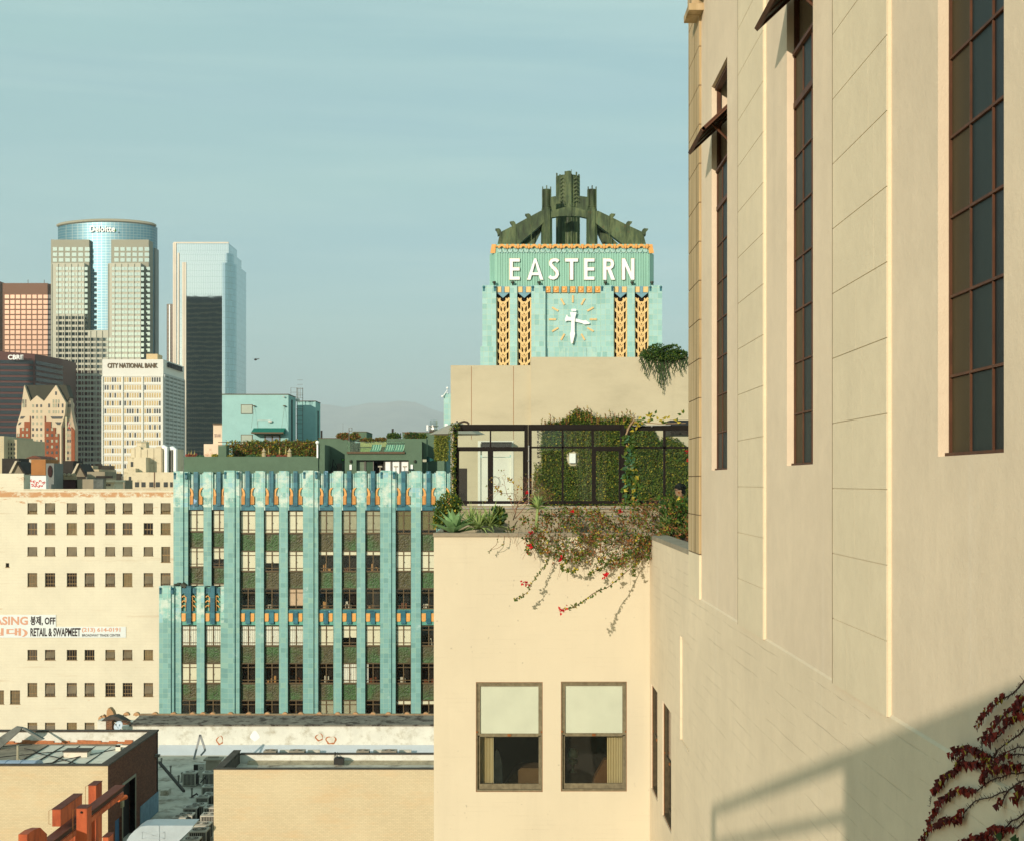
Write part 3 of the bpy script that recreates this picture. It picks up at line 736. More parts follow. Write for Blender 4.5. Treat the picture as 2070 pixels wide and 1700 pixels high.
def spandrel(a, b, c, d, Y=YE, rec=0.5):
    x0, x1, z0, z1 = px(a,Y), px(b,Y), vz(d,Y), vz(c,Y); y = Y + rec
    m = MB(); m.box(x0, x1, y+0.06, y+0.5, z0, z1, 0)
    f = 0.09
    m.box(x0, x0+f, y-0.02, y+0.06, z0, z1, 1); m.box(x1-f, x1, y-0.02, y+0.06, z0, z1, 1); m.box(x0+f, x1-f, y-0.02, y+0.06, z1-f, z1, 1); m.box(x0+f, x1-f, y-0.06, y+0.06, z0, z0+f*0.8, 1)
    xm = (x0+x1)/2; w = (x1-x0); h = z1-z0                       # embossed plant ornament
    for s_ in (-1, 1):
        for q in range(4):
            zb_ = z0 + h*(0.18+0.15*q)
            m.tube([(xm+s_*0.03, y+0.05, zb_), (xm+s_*w*0.16, y+0.03, zb_+h*0.12), (xm+s_*w*0.27, y+0.03, zb_+h*0.2), (xm+s_*w*0.34, y+0.05, zb_+h*0.12)], 0.035, 4, 0)
    m.tube([(xm, y+0.05, z0+h*0.12), (xm, y+0.05, z0+h*0.88)], 0.05, 4, 0)
    m.ball((xm, y+0.05, z0+h*0.5), 0.10, 6, 0)
    m.build("spandrel", [SPAN, SPANF], eb)
SPANF = plain("patinated_bronze_rim", A(80,72,42), 0.5, 0.3, 6)
def arc(cx, cz, r, a0, a1, n): return [(cx + r*math.cos(math.radians(a0+(a1-a0)*i/n)), cz + r*math.sin(math.radians(a0+(a1-a0)*i/n))) for i in range(n+1)]
def crown_panel(a, b, top, Y=YE, bot=1031.0):
    """fluted panel with blue mullion, gold wings and blue base above a bay"""
    x0, x1 = px(a,Y), px(b,Y); xm = (x0+x1)/2; y = Y + 0.42; w = x1-x0
    m = MB(); m.box(x0, x1, y+0.05, y+0.6, vz(bot,Y), vz(top+5,Y), 0)
    for i in range(7):
        u = x0 + w*(i+0.5)/7
        if abs(u-xm) > 0.22: m.box(u-w*0.05, u+w*0.05, y-0.03, y+0.05, vz(1002,Y), vz(top+3+2*(i%2),Y), 0)
    m.box(x0, x0+0.12, y-0.25, y, vz(bot,Y), vz(top+1,Y), 0)
    p = m.build("crown_panel", TEALTOP, eb)
    m = MB(); m.box(xm-0.21, xm+0.21, y-0.38, y+0.02, vz(1022,Y), vz(top,Y)); m.build("blue_mullion", BLUE, p)
    m = MB()
    m.pprism([(a+0.3,bot),(a+0.3,bot-4),(a+5.5,bot-10),((a+b)/2-5,bot-12.5),((a+b)/2+5,bot-12.5),(b-5.5,bot-10),(b-0.3,bot-4),(b-0.3,bot)], y-0.22, 0.24); m.build("blue_base", BLUE, p)
    m = MB(); c = (a+b)/2
    for s_ in (-1, 1):
        P = [(4.8,-2),(4.8,-14),(4.6,-24),(6.2,-31),(9.5,-35.8),(14,-36.8),(14,-35.5),(11.5,-33),(9.6,-27),(9.8,-21.5),(14.2,-17),(14.2,-3.5)]
        m.pprism([(c+s_*q, 1022+r_) for q, r_ in P], y-0.16, 0.18)
        for q in (6.8, 9.2, 11.8): m.box(px(c+s_*q-0.45,Y), px(c+s_*q+0.45,Y), y-0.24, y-0.15, vz(1019,Y), vz(1002,Y))
    m.build("gold_wing", GOLD, p)
for i, (a, b) in enumerate(BAYS):
    crown_panel(a-0.6, b+0.6, 951.5)
    for r, (c, d) in enumerate(WROWS):
        window(a-0.5, b+0.5, c, d, state(i, r))
        if r == 2:                                    # gold and teal band over the middle floors
            x0, x1 = px(a-0.6,YE), px(b+0.6,YE); xm = (x0+x1)/2; y = YE + 0.4
            m = MB(); m.box(x0, x1, y, y+0.5, vz(1263.5), vz(1232)); p = m.build("band_panel", TEALG, eb) if 'TEALG' in globals() else None
            if p is None:
                TEALG = plain("green_teal_glaze", A(96,168,140), 0.35, 0.12, 3, spec=0.5, streak=True); p = m.build("band_panel", TEALG, eb)
            m = MB(); m.box(x0, x1, y-0.12, y-0.002, vz(1238), vz(1233)); m.box(xm-0.22, xm+0.22, y-0.25, y-0.002, vz(1261), vz(1236)); m.build("blue_bracket", BLUE, p)
            for s_ in (-1, 1):
                m = MB(); cx_ = (a+b)/2 + s_*9.6; m.pprism([(cx_-4.4,1239),(cx_+4.4,1239),(cx_+4.4,1253),(cx_+3,1255.5),(cx_-3,1255.5),(cx_-4.4,1253)], y-0.10, 0.098); m.build("gold_block", GOLD, p)
        elif r < 8: spandrel(a-0.5, b+0.5, d, WROWS[r+1][0])
# recessed upper left wing
UB = [(380.5,410.5),(428,455)]
UR = [(1031,1075),(1107,1146.5),(1180,1219)]
for i, (a, b) in enumerate(UB):
    crown_panel(a-0.5, b+0.5, 953, YR, 1030)
    for r, (c, d) in enumerate(UR):
        window(a, b, c, d, "CCS"[r] if i == 0 else "CHC"[r], YR)
        if r < 2: spandrel(a, b, d, UR[r+1][0], YR)
# low front wing
LB = [(365.5,396.5),(413,445)]
for i, (a, b) in enumerate(LB):
    x0, x1 = px(a,YE), px(b,YE); xm = (x0+x1)/2; y = YE + 0.42; c = (a+b)/2
    m = MB(); m.box(x0, x1, y, y+0.5, vz(1263.5), vz(1236)); m.box(x0, x1, y+0.2, y+0.5, vz(1236), vz(1187)); p = m.build("crown_panel", TEALG, eb)
    m = MB(); m.box(xm-0.22, xm+0.22, y-0.35, y+0.19, vz(1261), vz(1184)); m.box(x0, x1, y-0.1, y-0.002, vz(1237.5), vz(1235))
    m.pprism([(a,1188),(b,1188),(b,1203),(b-6,1198),(c+4,1206),(c-4,1206),(a+6,1198),(a,1203)], y-0.05, 0.2); m.build("blue_mullion", BLUE, p)
    m = MB()
    for s_ in (-1, 1):
        cx_ = c + s_*10.0; m.pprism([(cx_-4.2,1239),(cx_+4.2,1239),(cx_+4.2,1253),(cx_+3,1255),(cx_-3,1255),(cx_-4.2,1253)], y-0.10, 0.098)
        for q in range(3):
            zc_ = 1207 + q*10.2; rr = 4.0 + q*0.5
            o_ = arc(c + s_*9.5, -zc_, rr, 0, 180, 8); n_ = arc(c + s_*9.5, -zc_, rr-1.7, 180, 0, 8)
            m.pprism([(u, -v) for u, v in o_] + [(c+s_*9.5-rr, zc_+6)][:0] + [(u, -v) for u, v in n_], y-0.14, 0.3)
            u_ = c + s_*(9.5 - rr + 0.9) ; m.box(px(u_-0.9,YE), px(u_+0.9,YE), y-0.14, y+0.16, vz(1235), vz(zc_))
    m.build("gold_scroll", GOLD, p)
    for r in range(3, 9):
        window(a, b, WROWS[r][0], WROWS[r][1], {3:'P',4:'C',5:'D'}.get(r,'C'))
        if r < 8: spandrel(a, b, WROWS[r][1], WROWS[r+1][0])
# gargoyle-like floodlight cluster on the low wing
FLOOD = plain("dark_bronze_floodlight", A(58,62,44), 0.5, 0.3, 8)
m = MB(); Yq = 142.6
for (u, v) in ((356,1183),(362,1181),(369,1182)): m.lathe(px(u,Yq), Yq, [(0.12,vz(v+5,Yq)),(0.10,vz(v+1,Yq)),(0.28,vz(v,Yq)),(0.20,vz(v-4,Yq))], 8)
m.tube([(px(368,Yq),Yq,vz(1180,Yq)),(px(376,Yq),Yq,vz(1186,Yq))], 0.3, 6)
m.build("floodlight", FLOOD, eb)

# ---- the clock tower
m = MB()
ax, bx_ = px(975,YT), px(1338.5,YT)
m.box(px(1103,YT), px(1214,YT), YT+0.55, YT+19, vz(960,YT), vz(579,YT), 0)
m.box(ax+0.3, bx_-0.3, YT+1.4, YT+19.5, vz(960,YT), vz(581,YT), 0)
m.build("tower_wall", [TOWER], eb)
def tpier(a, b, off, top=577.5, base=701, flare=4):
    m = MB(); m.box(px(a,YT), px(b,YT), YT+off, YT+1.5, vz(960,YT), vz(top,YT))
    m.box(px(a-(flare if a < 1000 else 0),YT), px(b+(flare if b > 1320 else 0)+0.0,YT), YT+off-0.18, YT+off-0.0, vz(960,YT), vz(base,YT))
    o = m.build("tower_pier", TOWER, eb)
    k = MB()
    for c in (a+1.0, b-4.8):
        if b - a > 20:
            k.box(px(c,YT), px(c+4,YT), YT+off-0.05, YT+off-0.002, vz(589,YT), vz(581,YT)); k.ball((px(c+2,YT), YT+off-0.05, vz(581,YT)), 0.16, 8)
    if k.v: k.build("pier_cap", BLUE, o)
for a, b, o_ in ((975,1003,0),(1030.5,1045.5,0.15),(1074,1102.5,0),(1214,1240.5,0),(1268,1283.3,0.15),(1311.5,1338.5,0)): tpier(a, b, o_)
GROOVE = plain("green_tower_flutes", A(150,200,170), 0.4, 0.15, 1.0, spec=0.5, streak=True)
def grille(a, b):
    y = YT + 0.45; x0, x1 = px(a,YT), px(b,YT); w = x1-x0; xm = (x0+x1)/2
    m = MB(); m.box(x0, x1, y+0.75, y+0.95, vz(780,YT), vz(578,YT), 0); o = m.build("grille_recess", DARK, eb)
    m = MB()
    def stroke(p, q, t, yy=y, dd=0.35):
        (u0, v0), (u1, v1) = p, q; dx, dz = u1-u0, v1-v0; ln = math.hypot(dx, dz); nx, nz = -dz/ln*t/2, dx/ln*t/2
        m.hexa([(u0-nx,yy,v0-nz),(u1-nx,yy,v1-nz),(u1-nx,yy+dd,v1-nz),(u0-nx,yy+dd,v0-nz),(u0+nx,yy,v0+nz),(u1+nx,yy,v1+nz),(u1+nx,yy+dd,v1+nz),(u0+nx,yy+dd,v0+nz)])
    z0, z1 = vz(780,YT), vz(602,YT)
    for q in (0.04, 0.27, 0.73, 0.96): stroke((x0+w*q, z0), (x0+w*q, z1), 0.13 if q in (0.27,0.73) else 0.14)
    stroke((xm, z0), (xm, z1-0.4), 0.24, y+0.05)
    per = 20.7*YT/F; z = z1
    while z > z0 + per:
        stroke((x0+0.02, z), (xm, z-per*0.62), 0.26, y-0.05); stroke((x1-0.02, z), (xm, z-per*0.62), 0.26, y-0.05)
        m.ball((xm, y-0.02, z-per*0.95), 0.17, 6, 0, (1,0.6,1.3))
        stroke((x0+w*0.27, z-per*0.55), (xm, z-per*1.0), 0.14, y+0.02); stroke((x1-w*0.27, z-per*0.55), (xm, z-per*1.0), 0.14, y+0.02)
        z -= per
    for s_ in (0.20, 0.80): m.box(x0+w*s_-w*0.17, x0+w*s_+w*0.17, y-0.02, y+0.3, vz(590.5,YT), vz(579,YT))
    m.build("gold_grille", GOLDP, o)
    m = MB(); m.pprism([(a+1,592),(b-1,592),((a+b)/2,603)], y+0.05, 0.3); m.box(xm-0.16, xm+0.16, y, y+0.2, vz(592,YT), vz(580,YT)); m.box(x0, x1, y+0.1, y+0.5, vz(592.5,YT), vz(578,YT)); m.build("grille_tympanum", BLUEG, o)
BLUEG = plain("pale_blue_glaze", A(120,165,170), 0.35, 0.1, 2, spec=0.5)
for a, b in ((1003,1030.5),(1045.5,1074),(1240.5,1268),(1283.3,1311.5)): grille(a, b)
# clock
ck = MB(); yk = YT + 0.55
ck.box(px(1103,YT), px(1214,YT), yk-0.06, yk-0.002, vz(703,YT), vz(592,YT)); clock = ck.build("clock_face", TOWER, eb)
for i in range(7):
    m = MB(); c = 1107.5 + i*16.85; m.box(px(c-5.2,YT), px(c+5.2,YT), yk-0.3, yk, vz(591,YT), vz(579,YT)); m.ball((px(c,YT), yk-0.3, vz(585,YT)), 0.2, 8, 0, (1,0.5,1)); m.build("gold_block", GOLD, eb)
for i in range(6):
    m = MB(); c = 1115.9 + i*16.85; m.lathe(px(c,YT), yk-0.12, [(0.03,vz(593,YT)),(0.18,vz(591,YT)),(0.18,vz(579,YT))], 8); m.build("teal_roundel", TEAL, eb)
for h_ in range(12):
    a = math.radians(30*h_); r0, r1 = 34.0, 48.5; m = MB()
    P = []
    for rr, t in ((r0,-1.7),(r1,-1.7),(r1,1.7),(r0,1.7)):
        P.append((1158 + rr*math.sin(a) + t*math.cos(a), 646 - rr*math.cos(a) + t*math.sin(a)))
    m.pprism(P, yk-0.19, 0.125); m.build("hour_mark", GOLDP, clock)
WHITE = plain("white_enamel", (0.86,0.87,0.84), 0.4, 0.03, 1, spec=0.5)
m = MB()
m.pprism([(1151.5,657),(1155,650),(1154,640),(1152,631.5),(1165.5,631.5),(1163,641),(1161.7,650),(1161.5,670),(1162.5,675),(1158,693.5),(1156,695.5),(1154,693),(1152,676),(1154,671)][1:], yk-0.62, 0.14)
m.pprism([(1155,625),(1164.5,625),(1164.5,629.7),(1155,629.7)], yk-0.62, 0.14); m.build("minute_hand", WHITE, clock)
m = MB(); m.pprism([(1145.5,636.5),(1149,641),(1154,642),(1164,644.5),(1180,649),(1183,647.5),(1192,653),(1191.5,655.5),(1181,656.5),(1178,654.5),(1162,650.5),(1153,649),(1147,649),(1143,651),(1141.7,646)], yk-0.42, 0.14); m.build("hour_hand", WHITE, clock)
m = MB()
for a, b in ((1130,1144),(1173,1186)): m.box(px(a,YT), px(b,YT), yk-0.2, yk-0.061, vz(960,YT), vz(703,YT))
m.box(px(1103,YT), px(1214,YT), yk-0.12, yk-0.061, vz(960,YT), vz(703,YT)); m.build("tower_base_panel", TOWER, eb)
m = MB(); m.box(px(897,161), px(975,161), 161, 184, vz(960,161), vz(796,161)); m.box(px(1338,161), px(1400,161), 161, 184, vz(960,161), vz(800,161)); m.build("tower_wing", TOWER, eb)
# letter block
YL = YT + 1.0
m = MB(); zt0, zt1 = vz(580,YL), vz(512,YL)
P = [(px(991,YL), YL+0.9), (px(1000,YL), YL), (px(1313,YL), YL), (px(1322,YL), YL+0.9), (px(1322,YL), YL+17), (px(991,YL), YL+17)]
m.xyprism(P, zt0, zt1)
n = 62
for i in range(n):
    u = px(1002,YL) + (px(1311,YL)-px(1002,YL))*(i+0.5)/n; m.box(u-0.085, u+0.085, YL-0.09, YL-0.001, zt0, zt1)
for sx in (px(991,YL)-0.001, px(1322,YL)+0.001):
    for i in range(30): m.box(sx-0.08, sx+0.08, YL+1.2+i*0.5, YL+1.45+i*0.5, zt0, zt1)
m.build("sign_block", GROOVE, eb)
m = MB()
m.xyprism([(px(993,YL), YL+0.9), (px(1001,YL), YL+0.05), (px(1312,YL), YL+0.05), (px(1320,YL), YL+0.9), (px(1320,YL), YL+17), (px(993,YL), YL+17)], zt1, vz(494,YL), 0)
cb = m.build("crown_band", GROOVE, eb)
m = MB()
m.pprism([(991,512.5),(994,494.5),(1003,494.5),(1001,512.5)], YL-0.06, 0.10); m.pprism([(1322,512.5),(1319,494.5),(1310,494.5),(1312,512.5)], YL-0.06, 0.10)
m.box(px(1001,YL), px(1312,YL), YL-0.25, YL+0.04, vz(500,YL), vz(498,YL))
for i in range(14):
    c = 1014.5 + i*21.9*0.992
    m.pprism([(u, -v) for u, v in arc(c, -502, 8.2, 0, 180, 10)] + [(u, -v) for u, v in arc(c, -502, 3.6, 180, 0, 8)], YL-0.35, 0.38)
    m.pprism([(c+8,494),(c+13.5,494),(c+12.3,503),(c+9.5,503)], YL-0.30, 0.3)
m.build("gold_crown", GOLD, cb)
m = MB()
for i in range(28):
    c = 1009.5 + i*10.93; o_ = [(u, -v) for u, v in arc(c, -507, 4.4, 0, 360, 12)][:-1]
    m.pprism(o_, YL-0.16, 0.15); m.ball((px(c,YL), YL-0.17, vz(505.5,YL)), 0.09, 6)
    m.ball((px(c+5.4,YL), YL-0.05, vz(511.5,YL)), 0.14, 6)
m.build("crown_roundel", TOWER, cb)
# letters
LY = YL - 0.34; ZL0, ZL1 = 566.3, 523.3
def letter(polys):
    for off, g, mt, dep, nm in ((0, 0, WHITE, 0.14, "sign_letter"),):
        m = MB()
        for P in polys: m.pprism(P, LY, dep)
        o = m.build(nm, mt, eb)
    return o
def outline(polys):
    m = MB()
    for P in polys:
        cx_ = sum(p[0] for p in P)/len(P); m.pprism([(p[0]+(0.55 if p[0] > cx_ else -0.55), p[1]+(0.55 if p[1] > 545 else -0.55)) for p in P], LY+0.142, 0.08)
    return m
T_, B_ = ZL1, ZL0
def R4(a, b, c, d): return [(a,c),(b,c),(b,d),(a,d)]
def Ep(x): return [R4(x,x+6.6,T_,B_), R4(x+6.6,x+20.6,T_,T_+6.4), R4(x+6.6,x+20.2,541.3,547.7), R4(x+6.6,x+20.6,B_-6.4,B_)]
def thick(pts, w):
    L_, R_ = [], []
    for i, p in enumerate(pts):
        a = pts[max(i-1,0)]; b = pts[min(i+1,len(pts)-1)]; dx, dy = b[0]-a[0], b[1]-a[1]; l = math.hypot(dx,dy)
        L_.append((p[0]-dy/l*w/2, p[1]+dx/l*w/2)); R_.append((p[0]+dy/l*w/2, p[1]-dx/l*w/2))
    return [[L_[i],L_[i+1],R_[i+1],R_[i]] for i in range(len(pts)-1)]
Ls = {
 'E1': Ep(1030), 'E2': Ep(1181),
 'A': [[(1065.5,B_),(1072.4,B_),(1082,531),(1082,T_),(1080,T_)], [(1098.5,B_),(1091.6,B_),(1082,531),(1082,T_),(1084,T_)], [(1076.4,551.5),(1087.6,551.5),(1089.1,557),(1074.9,557)]],
 'S': thick([(1128.5,529.5),(1125,526.5),(1120.5,526),(1115.5,527.5),(1113,531.5),(1113.6,536),(1117,540.5),(1122,545),(1126,550),(1126.8,555.5),(1124,560.5),(1119,563),(1114,562.3),(1110.3,559)], 6.4),
 'T': [R4(1142.6,1168.4,T_,T_+6.4), R4(1152.2,1158.9,T_+6.4,B_)],
 'R': [R4(1219.3,1225.9,T_,B_)] + thick([(1225.9,526.4),(1233,526.6),(1237.2,529.5),(1238.4,534.5),(1236.8,539.5),(1233,542.5),(1225.9,543)], 6.2) + [[(1228.2,546.1),(1235.4,545.0),(1243.4,B_),(1235.8,B_)]],
 'N': [R4(1257.3,1263.6,T_,B_), R4(1276,1282.4,T_,B_), [(1263.6,T_),(1276,551),(1276,B_),(1263.6,T_+15)]],
}
for P in Ls.values():
    o = letter(P); outline(P).build("letter_trim", GOLD, o)
for c in (999, 1036.5, 1090, 1224, 1278, 1318):        # floodlights in front of the letters
    Yf = YT + 0.4; m = MB(); m.lathe(px(c,Yf), Yf, [(0.14,vz(578,Yf)),(0.06,vz(576,Yf)),(0.12,vz(574,Yf)),(0.22,vz(572.5,Yf)),(0.20,vz(569.5,Yf)),(0.05,vz(569,Yf))], 8); m.build("floodlight", FLOOD, eb)
# copper crown
def copper():
    t = NT("weathered_copper"); v = t.coord()
    g = t.noise(v, 1.1, 6, 0.7, (1,1,0.25))
    c = t.ramp(g, [(0.3, A(34,42,24)), (0.48, A(66,82,48)), (0.6, A(100,112,68)), (0.75, A(58,102,70))])
    r = t.step(t.noise(v, 2.0, 5), 0.66, 0.8); c = t.mix(r, c, A(110,72,36))
    return t.bsdf(c, 0.6, 0, 0.3, g, 0.4, 0.05)
COP = copper()
YC = YT + 8.0
crown = thing  # parts belong to the building
m = MB(); cxp = 1148; R0 = 23.3*YC/F
prof = [(R0, vz(500,YC)), (R0, vz(366,YC)), (R0*0.98, vz(358,YC))]
m.lathe(px(cxp,YC), YC, prof, 12)
for i in range(12):
    a = 2*math.pi*(i+0.5)/12; xx, yy = px(cxp,YC)+R0*math.cos(a), YC+R0*math.sin(a)
    m.box(xx-0.09, xx+0.09, yy-0.09, yy+0.09, vz(500,YC), vz(352 + (i%2)*5,YC))
for q in range(7):
    z = vz(366+7.5*q,YC)
    for c in (1136, 1164): m.tube([(px(c-5,YC), YC-R0*0.95, z-0.12), (px(c,YC), YC-R0*1.02, z+0.1), (px(c+5,YC), YC-R0*0.95, z-0.12)], 0.07, 4)
m.box(px(1143,YC), px(1154,YC), YC-R0-0.25, YC-R0+0.1, vz(440,YC), vz(353,YC))
m.lathe(px(1150,YC), YC, [(0.35,vz(358,YC)),(0.3,vz(347,YC)),(0.1,vz(346,YC))], 8); m.tube([(px(1155,YC),YC,vz(356,YC)),(px(1155,YC),YC,vz(343,YC))], 0.04, 4)
m.build("crown_shaft", COP, eb)
for c, sgn, Yc_ in ((1105,-1,YT+3.2),(1196.5,1,YT+3.2),(1105,-1,YT+12.5),(1196.5,1,YT+12.5)):
    m = MB(); r = 10*Yc_/F; x = px(c,Yc_); dz = 0 
    m.lathe(x, Yc_, [(r*1.15,vz(500,Yc_)),(r*1.12,vz(430,Yc_)),(r*0.95,vz(420,Yc_)),(r*0.95,vz(384,Yc_))], 10)
    for k_ in (-1, 0, 1): m.box(x+k_*r*0.8-0.06, x+k_*r*0.8+0.06, Yc_-r*1.05, Yc_-r*0.6, vz(420,Yc_), vz(380-(k_==0)*2.5,Yc_))
    for q in range(10):
        z = vz(388+4.0*q,Yc_)
        for k_ in (-1, 1): m.tube([(x+k_*r*0.1, Yc_-r*1.0, z), (x+k_*r*0.5, Yc_-r*0.95, z+0.08), (x+k_*r*0.9, Yc_-r*0.7, z-0.08)], 0.05, 4)
    for k_ in (-0.5, 0.5): m.box(x+k_*r-0.05, x+k_*r+0.05, Yc_-r*1.2, Yc_-r*1.0, vz(500,Yc_), vz(425,Yc_))
    m.build("crown_column", COP, eb)
    # raking buttress
    m = MB(); sx = c + sgn*8
    q = lambda d: c + sgn*d*(1.10 if sgn > 0 else 1.0)
    m.pprism([(q(5),427),(q(4),418),(q(14),428),(q(62),453),(q(100),477),(q(100),497),(q(62),497),(q(5),452)][0:1] + [(q(12),427),(q(35),439),(q(66),456),(q(94),470),(q(100),497),(q(60),497),(q(5),450)], Yc_-0.55, 1.1)
    for d, v in ((34.5,441),(65.5,456.5),(95,471)):
        m.pprism([(q(d-3),v+2),(q(d-3),v-3.5),(q(d-1.5),v-7),(q(d+1.5),v-9),(q(d+9),v-8),(q(d+6.5),v-5),(q(d+4.6),v-1),(q(d+4.2),v+5)], Yc_-0.6, 1.2)
        m.box(px(q(d-4),Yc_), px(q(d-2.5),Yc_), Yc_-0.65, Yc_-0.54, vz(497,Yc_), vz(v,Yc_))
    m.build("raking_buttress", COP, eb)
for Yc_, nm in ((YT+3.2, 0), (YT+12.5, 1)):
    m = MB()
    m.pprism([(1112,441),(1112,428),(1142,419),(1160,419),(1190,428),(1190,442),(1172,438),(1148,437),(1128,438)], Yc_-0.4, 0.8)
    if nm == 0:
        m.pprism([(1146,438),(1145,420),(1148,413),(1150.5,410),(1153,413),(1156,420),(1155,438)], Yc_-0.55, 0.3)
        for c in (1143, 1158):
            m.tube([(px(c,Yc_)+0.15*math.cos(w), Yc_-0.5, vz(416,Yc_)+0.15*math.sin(w)) for w in [i*math.pi/4 for i in range(9)]], 0.06, 5)
    m.build("crown_arch", COP, eb)
m = MB(); m.pprism([(1112,470),(1112,399),(1130,396),(1137,390),(1160,390),(1167,396),(1190,399),(1190,428),(1165,424),(1135,424),(1112,429)][1:], YC-1.0, 2.0); m.build("crown_gusset", COP, eb)
for sgn in (-1, 1):
    m = MB(); q = lambda d: 1150 + sgn*d
    m.pprism([(q(50),455),(q(56),452),(q(100),494),(q(100),500),(q(72),500)], YC+5, 0.9); m.build("rear_brace", COP, eb)

# ---- roofscape of the teal building
GRN = plain("dark_green_stucco", A(98,120,92), 0.9, 0.08, 1.5, bump=0.2)
GRN2 = plain("lighter_teal_stucco", A(164,204,190), 0.9, 0.05, 1.5, bump=0.15)
CAP = plain("brown_metal_cap", A(104,84,58), 0.7, 0.1, 3)
GREY = plain("grey_metal", A(120,116,100), 0.6, 0.2, 4)
bx("roof_parapet", GRN, (px(372,146), px(643,146), 146, 149, zroof-1, vz(922.5,146)), (px(372,146), px(505*0+457,146), 146.01, 165, zroof-1, vz(923.5,146)))
bx("roof_parapet", GRN, (px(441,147.5), px(457.5,147.5), 147.5, 149, vz(925,147.5), vz(900.5,147.5)))
bx("roof_deck", GRN, (px(372,146)+0.2, 21, 149, 175, zroof-0.8, zroof-0.3))
Yp = 155.0
ph = MB(); ph.box(px(449,Yp), px(583,Yp), Yp, 160.2, zroof-0.3, vz(798.5,Yp)); pen = ph.build("penthouse", GRN2, eb)
bx("penthouse_cap", CAP, (px(448.6,Yp), px(583.5,Yp), Yp-0.06, 160.3, vz(798.4,Yp), vz(796.8,Yp)), parent=pen)
for c, d in ((818,837),(878,900)):
    m = MB(); m.pbox(487,510.5,c,d,Yp-0.05,0.04,0); m.pbox(488.2,509.3,c+1.2,d-1.2,Yp-0.06,0.012,1); m.build("window", [CAP, plain("frosted_pane", A(176,186,160), 0.5, 0.05)], pen)
m = MB(); m.prism([(Yp-0.002, vz(865,Yp)), (Yp-1.5, vz(874,Yp)), (Yp-1.5, vz(877,Yp)), (Yp-0.002, vz(877,Yp))], lambda a, c, d: (d, a, c), px(513,Yp), px(577,Yp), 0); m.box(px(513,Yp)-0.02, px(577,Yp)+0.02, Yp-1.53, Yp-1.505, vz(877,Yp), vz(874.2,Yp), 1)
m.build("awning", [plain("green_canvas", A(28,118,96), 0.8, 0.06, 3), CAP], pen)
m = MB(); m.pbox(534.5,566.5,879,905,Yp-0.07,0.06,0); m.pbox(537,549,881,905,Yp-0.085,0.012,1); m.pbox(552,564,881,905,Yp-0.085,0.012,1); m.build("door", [BRONZE, plain("door_glass", A(130,150,160), 0.15, 0.1, spec=0.8)], pen)
for c in (514.5, 575.5):
    m = MB(); m.tube([(px(c,Yp),Yp-0.3,vz(822,Yp)),(px(c,Yp),Yp-0.3,vz(820,Yp))],[0.14,0.05],8); m.box(px(c-2.3,Yp),px(c+2.3,Yp),Yp-0.35,Yp-0.02,vz(821.3,Yp),vz(820.3,Yp)); m.tube([(px(c,Yp),Yp-0.04,vz(821,Yp)),(px(c-2.5,Yp),Yp-1.2,vz(866,Yp))],0.012,4); m.build("wall_light", BRONZE, pen)
m = MB(); m.tube([(px(521,Yp),Yp-0.03,vz(865,Yp)),(px(521,Yp),Yp-0.03,vz(849.5,Yp)),(px(545,Yp),Yp-0.03,vz(849.5,Yp))],0.03,5); m.ball((px(547,Yp),Yp-0.18,vz(852,Yp)),0.22,8,0,(1.2,0.8,0.7)); m.build("wall_light", plain("pale_fixture", A(210,210,190), 0.6), pen)
m = MB(); m.tube([(px(573,Yp),Yp-0.02,vz(802,Yp)),(px(575,Yp),Yp-0.35,vz(803,Yp))],0.09,6); m.build("camera", plain("pale_fixture_b", A(200,205,190), 0.6), pen)
Yq = 163.0
ph2 = MB(); ph2.box(px(600,Yq), px(638,Yq), Yq, 167, zroof-0.3, vz(812,Yq)); pen2 = ph2.build("penthouse", GRN2, eb)
bx("penthouse_cap", CAP, (px(599.7,Yq), px(638.4,Yq), Yq-0.06, 167.1, vz(811.9,Yq), vz(810.6,Yq)), parent=pen2)
for X_, Ya, Yb_, c_ in ((px(583,Yp), 157.0, 157.8, 806), (px(638,Yq), 164.6, 165.4, 822)):
    m = MB(); m.box(X_+0.002, X_+0.03, Ya, Yb_, zroof, vz(c_,Yp)); m.build("louver", DARK, pen)
m = MB(); Yl = 161.5
for c in (601, 612): m.tube([(px(c,Yl),Yl,zroof),(px(c,Yl),Yl,vz(784.5,Yl))],0.035,5)
for k in range(22): m.tube([(px(601,Yl),Yl,zroof+0.5*k),(px(612,Yl),Yl,zroof+0.5*k)],0.02,4)
for k in range(5): 
    z = vz(786+14*k,Yl) if k < 2 else vz(800+14*k,Yl)
    m.tube([(px(601,Yl),Yl,z),(px(601,Yl),Yl-0.7,z),(px(612,Yl),Yl-0.7,z),(px(612,Yl),Yl,z)],0.025,4)
for c in (603,606,609): m.tube([(px(c,Yl),Yl-0.7,vz(806,Yl)),(px(c,Yl),Yl-0.7,vz(785,Yl))],0.02,4)
m.tube([(px(588,Yl),Yl,vz(806,Yl)),(px(588,Yl),Yl,vz(784.5,Yl)),(px(600,Yl),Yl,vz(784.5,Yl)),(px(600,Yl),Yl,vz(806,Yl))],0.03,4); m.tube([(px(588,Yl),Yl,vz(793.5,Yl)),(px(600,Yl),Yl,vz(793.5,Yl))],0.025,4)
m.build("roof_ladder", GREY, eb)
m = MB(); m.lathe(px(602,160),160,[(0.22,vz(812,160)),(0.22,vz(807,160)),(0.1,vz(805.5,160))],8); m.build("roof_vent", plain("white_vent", A(225,225,205)), eb)
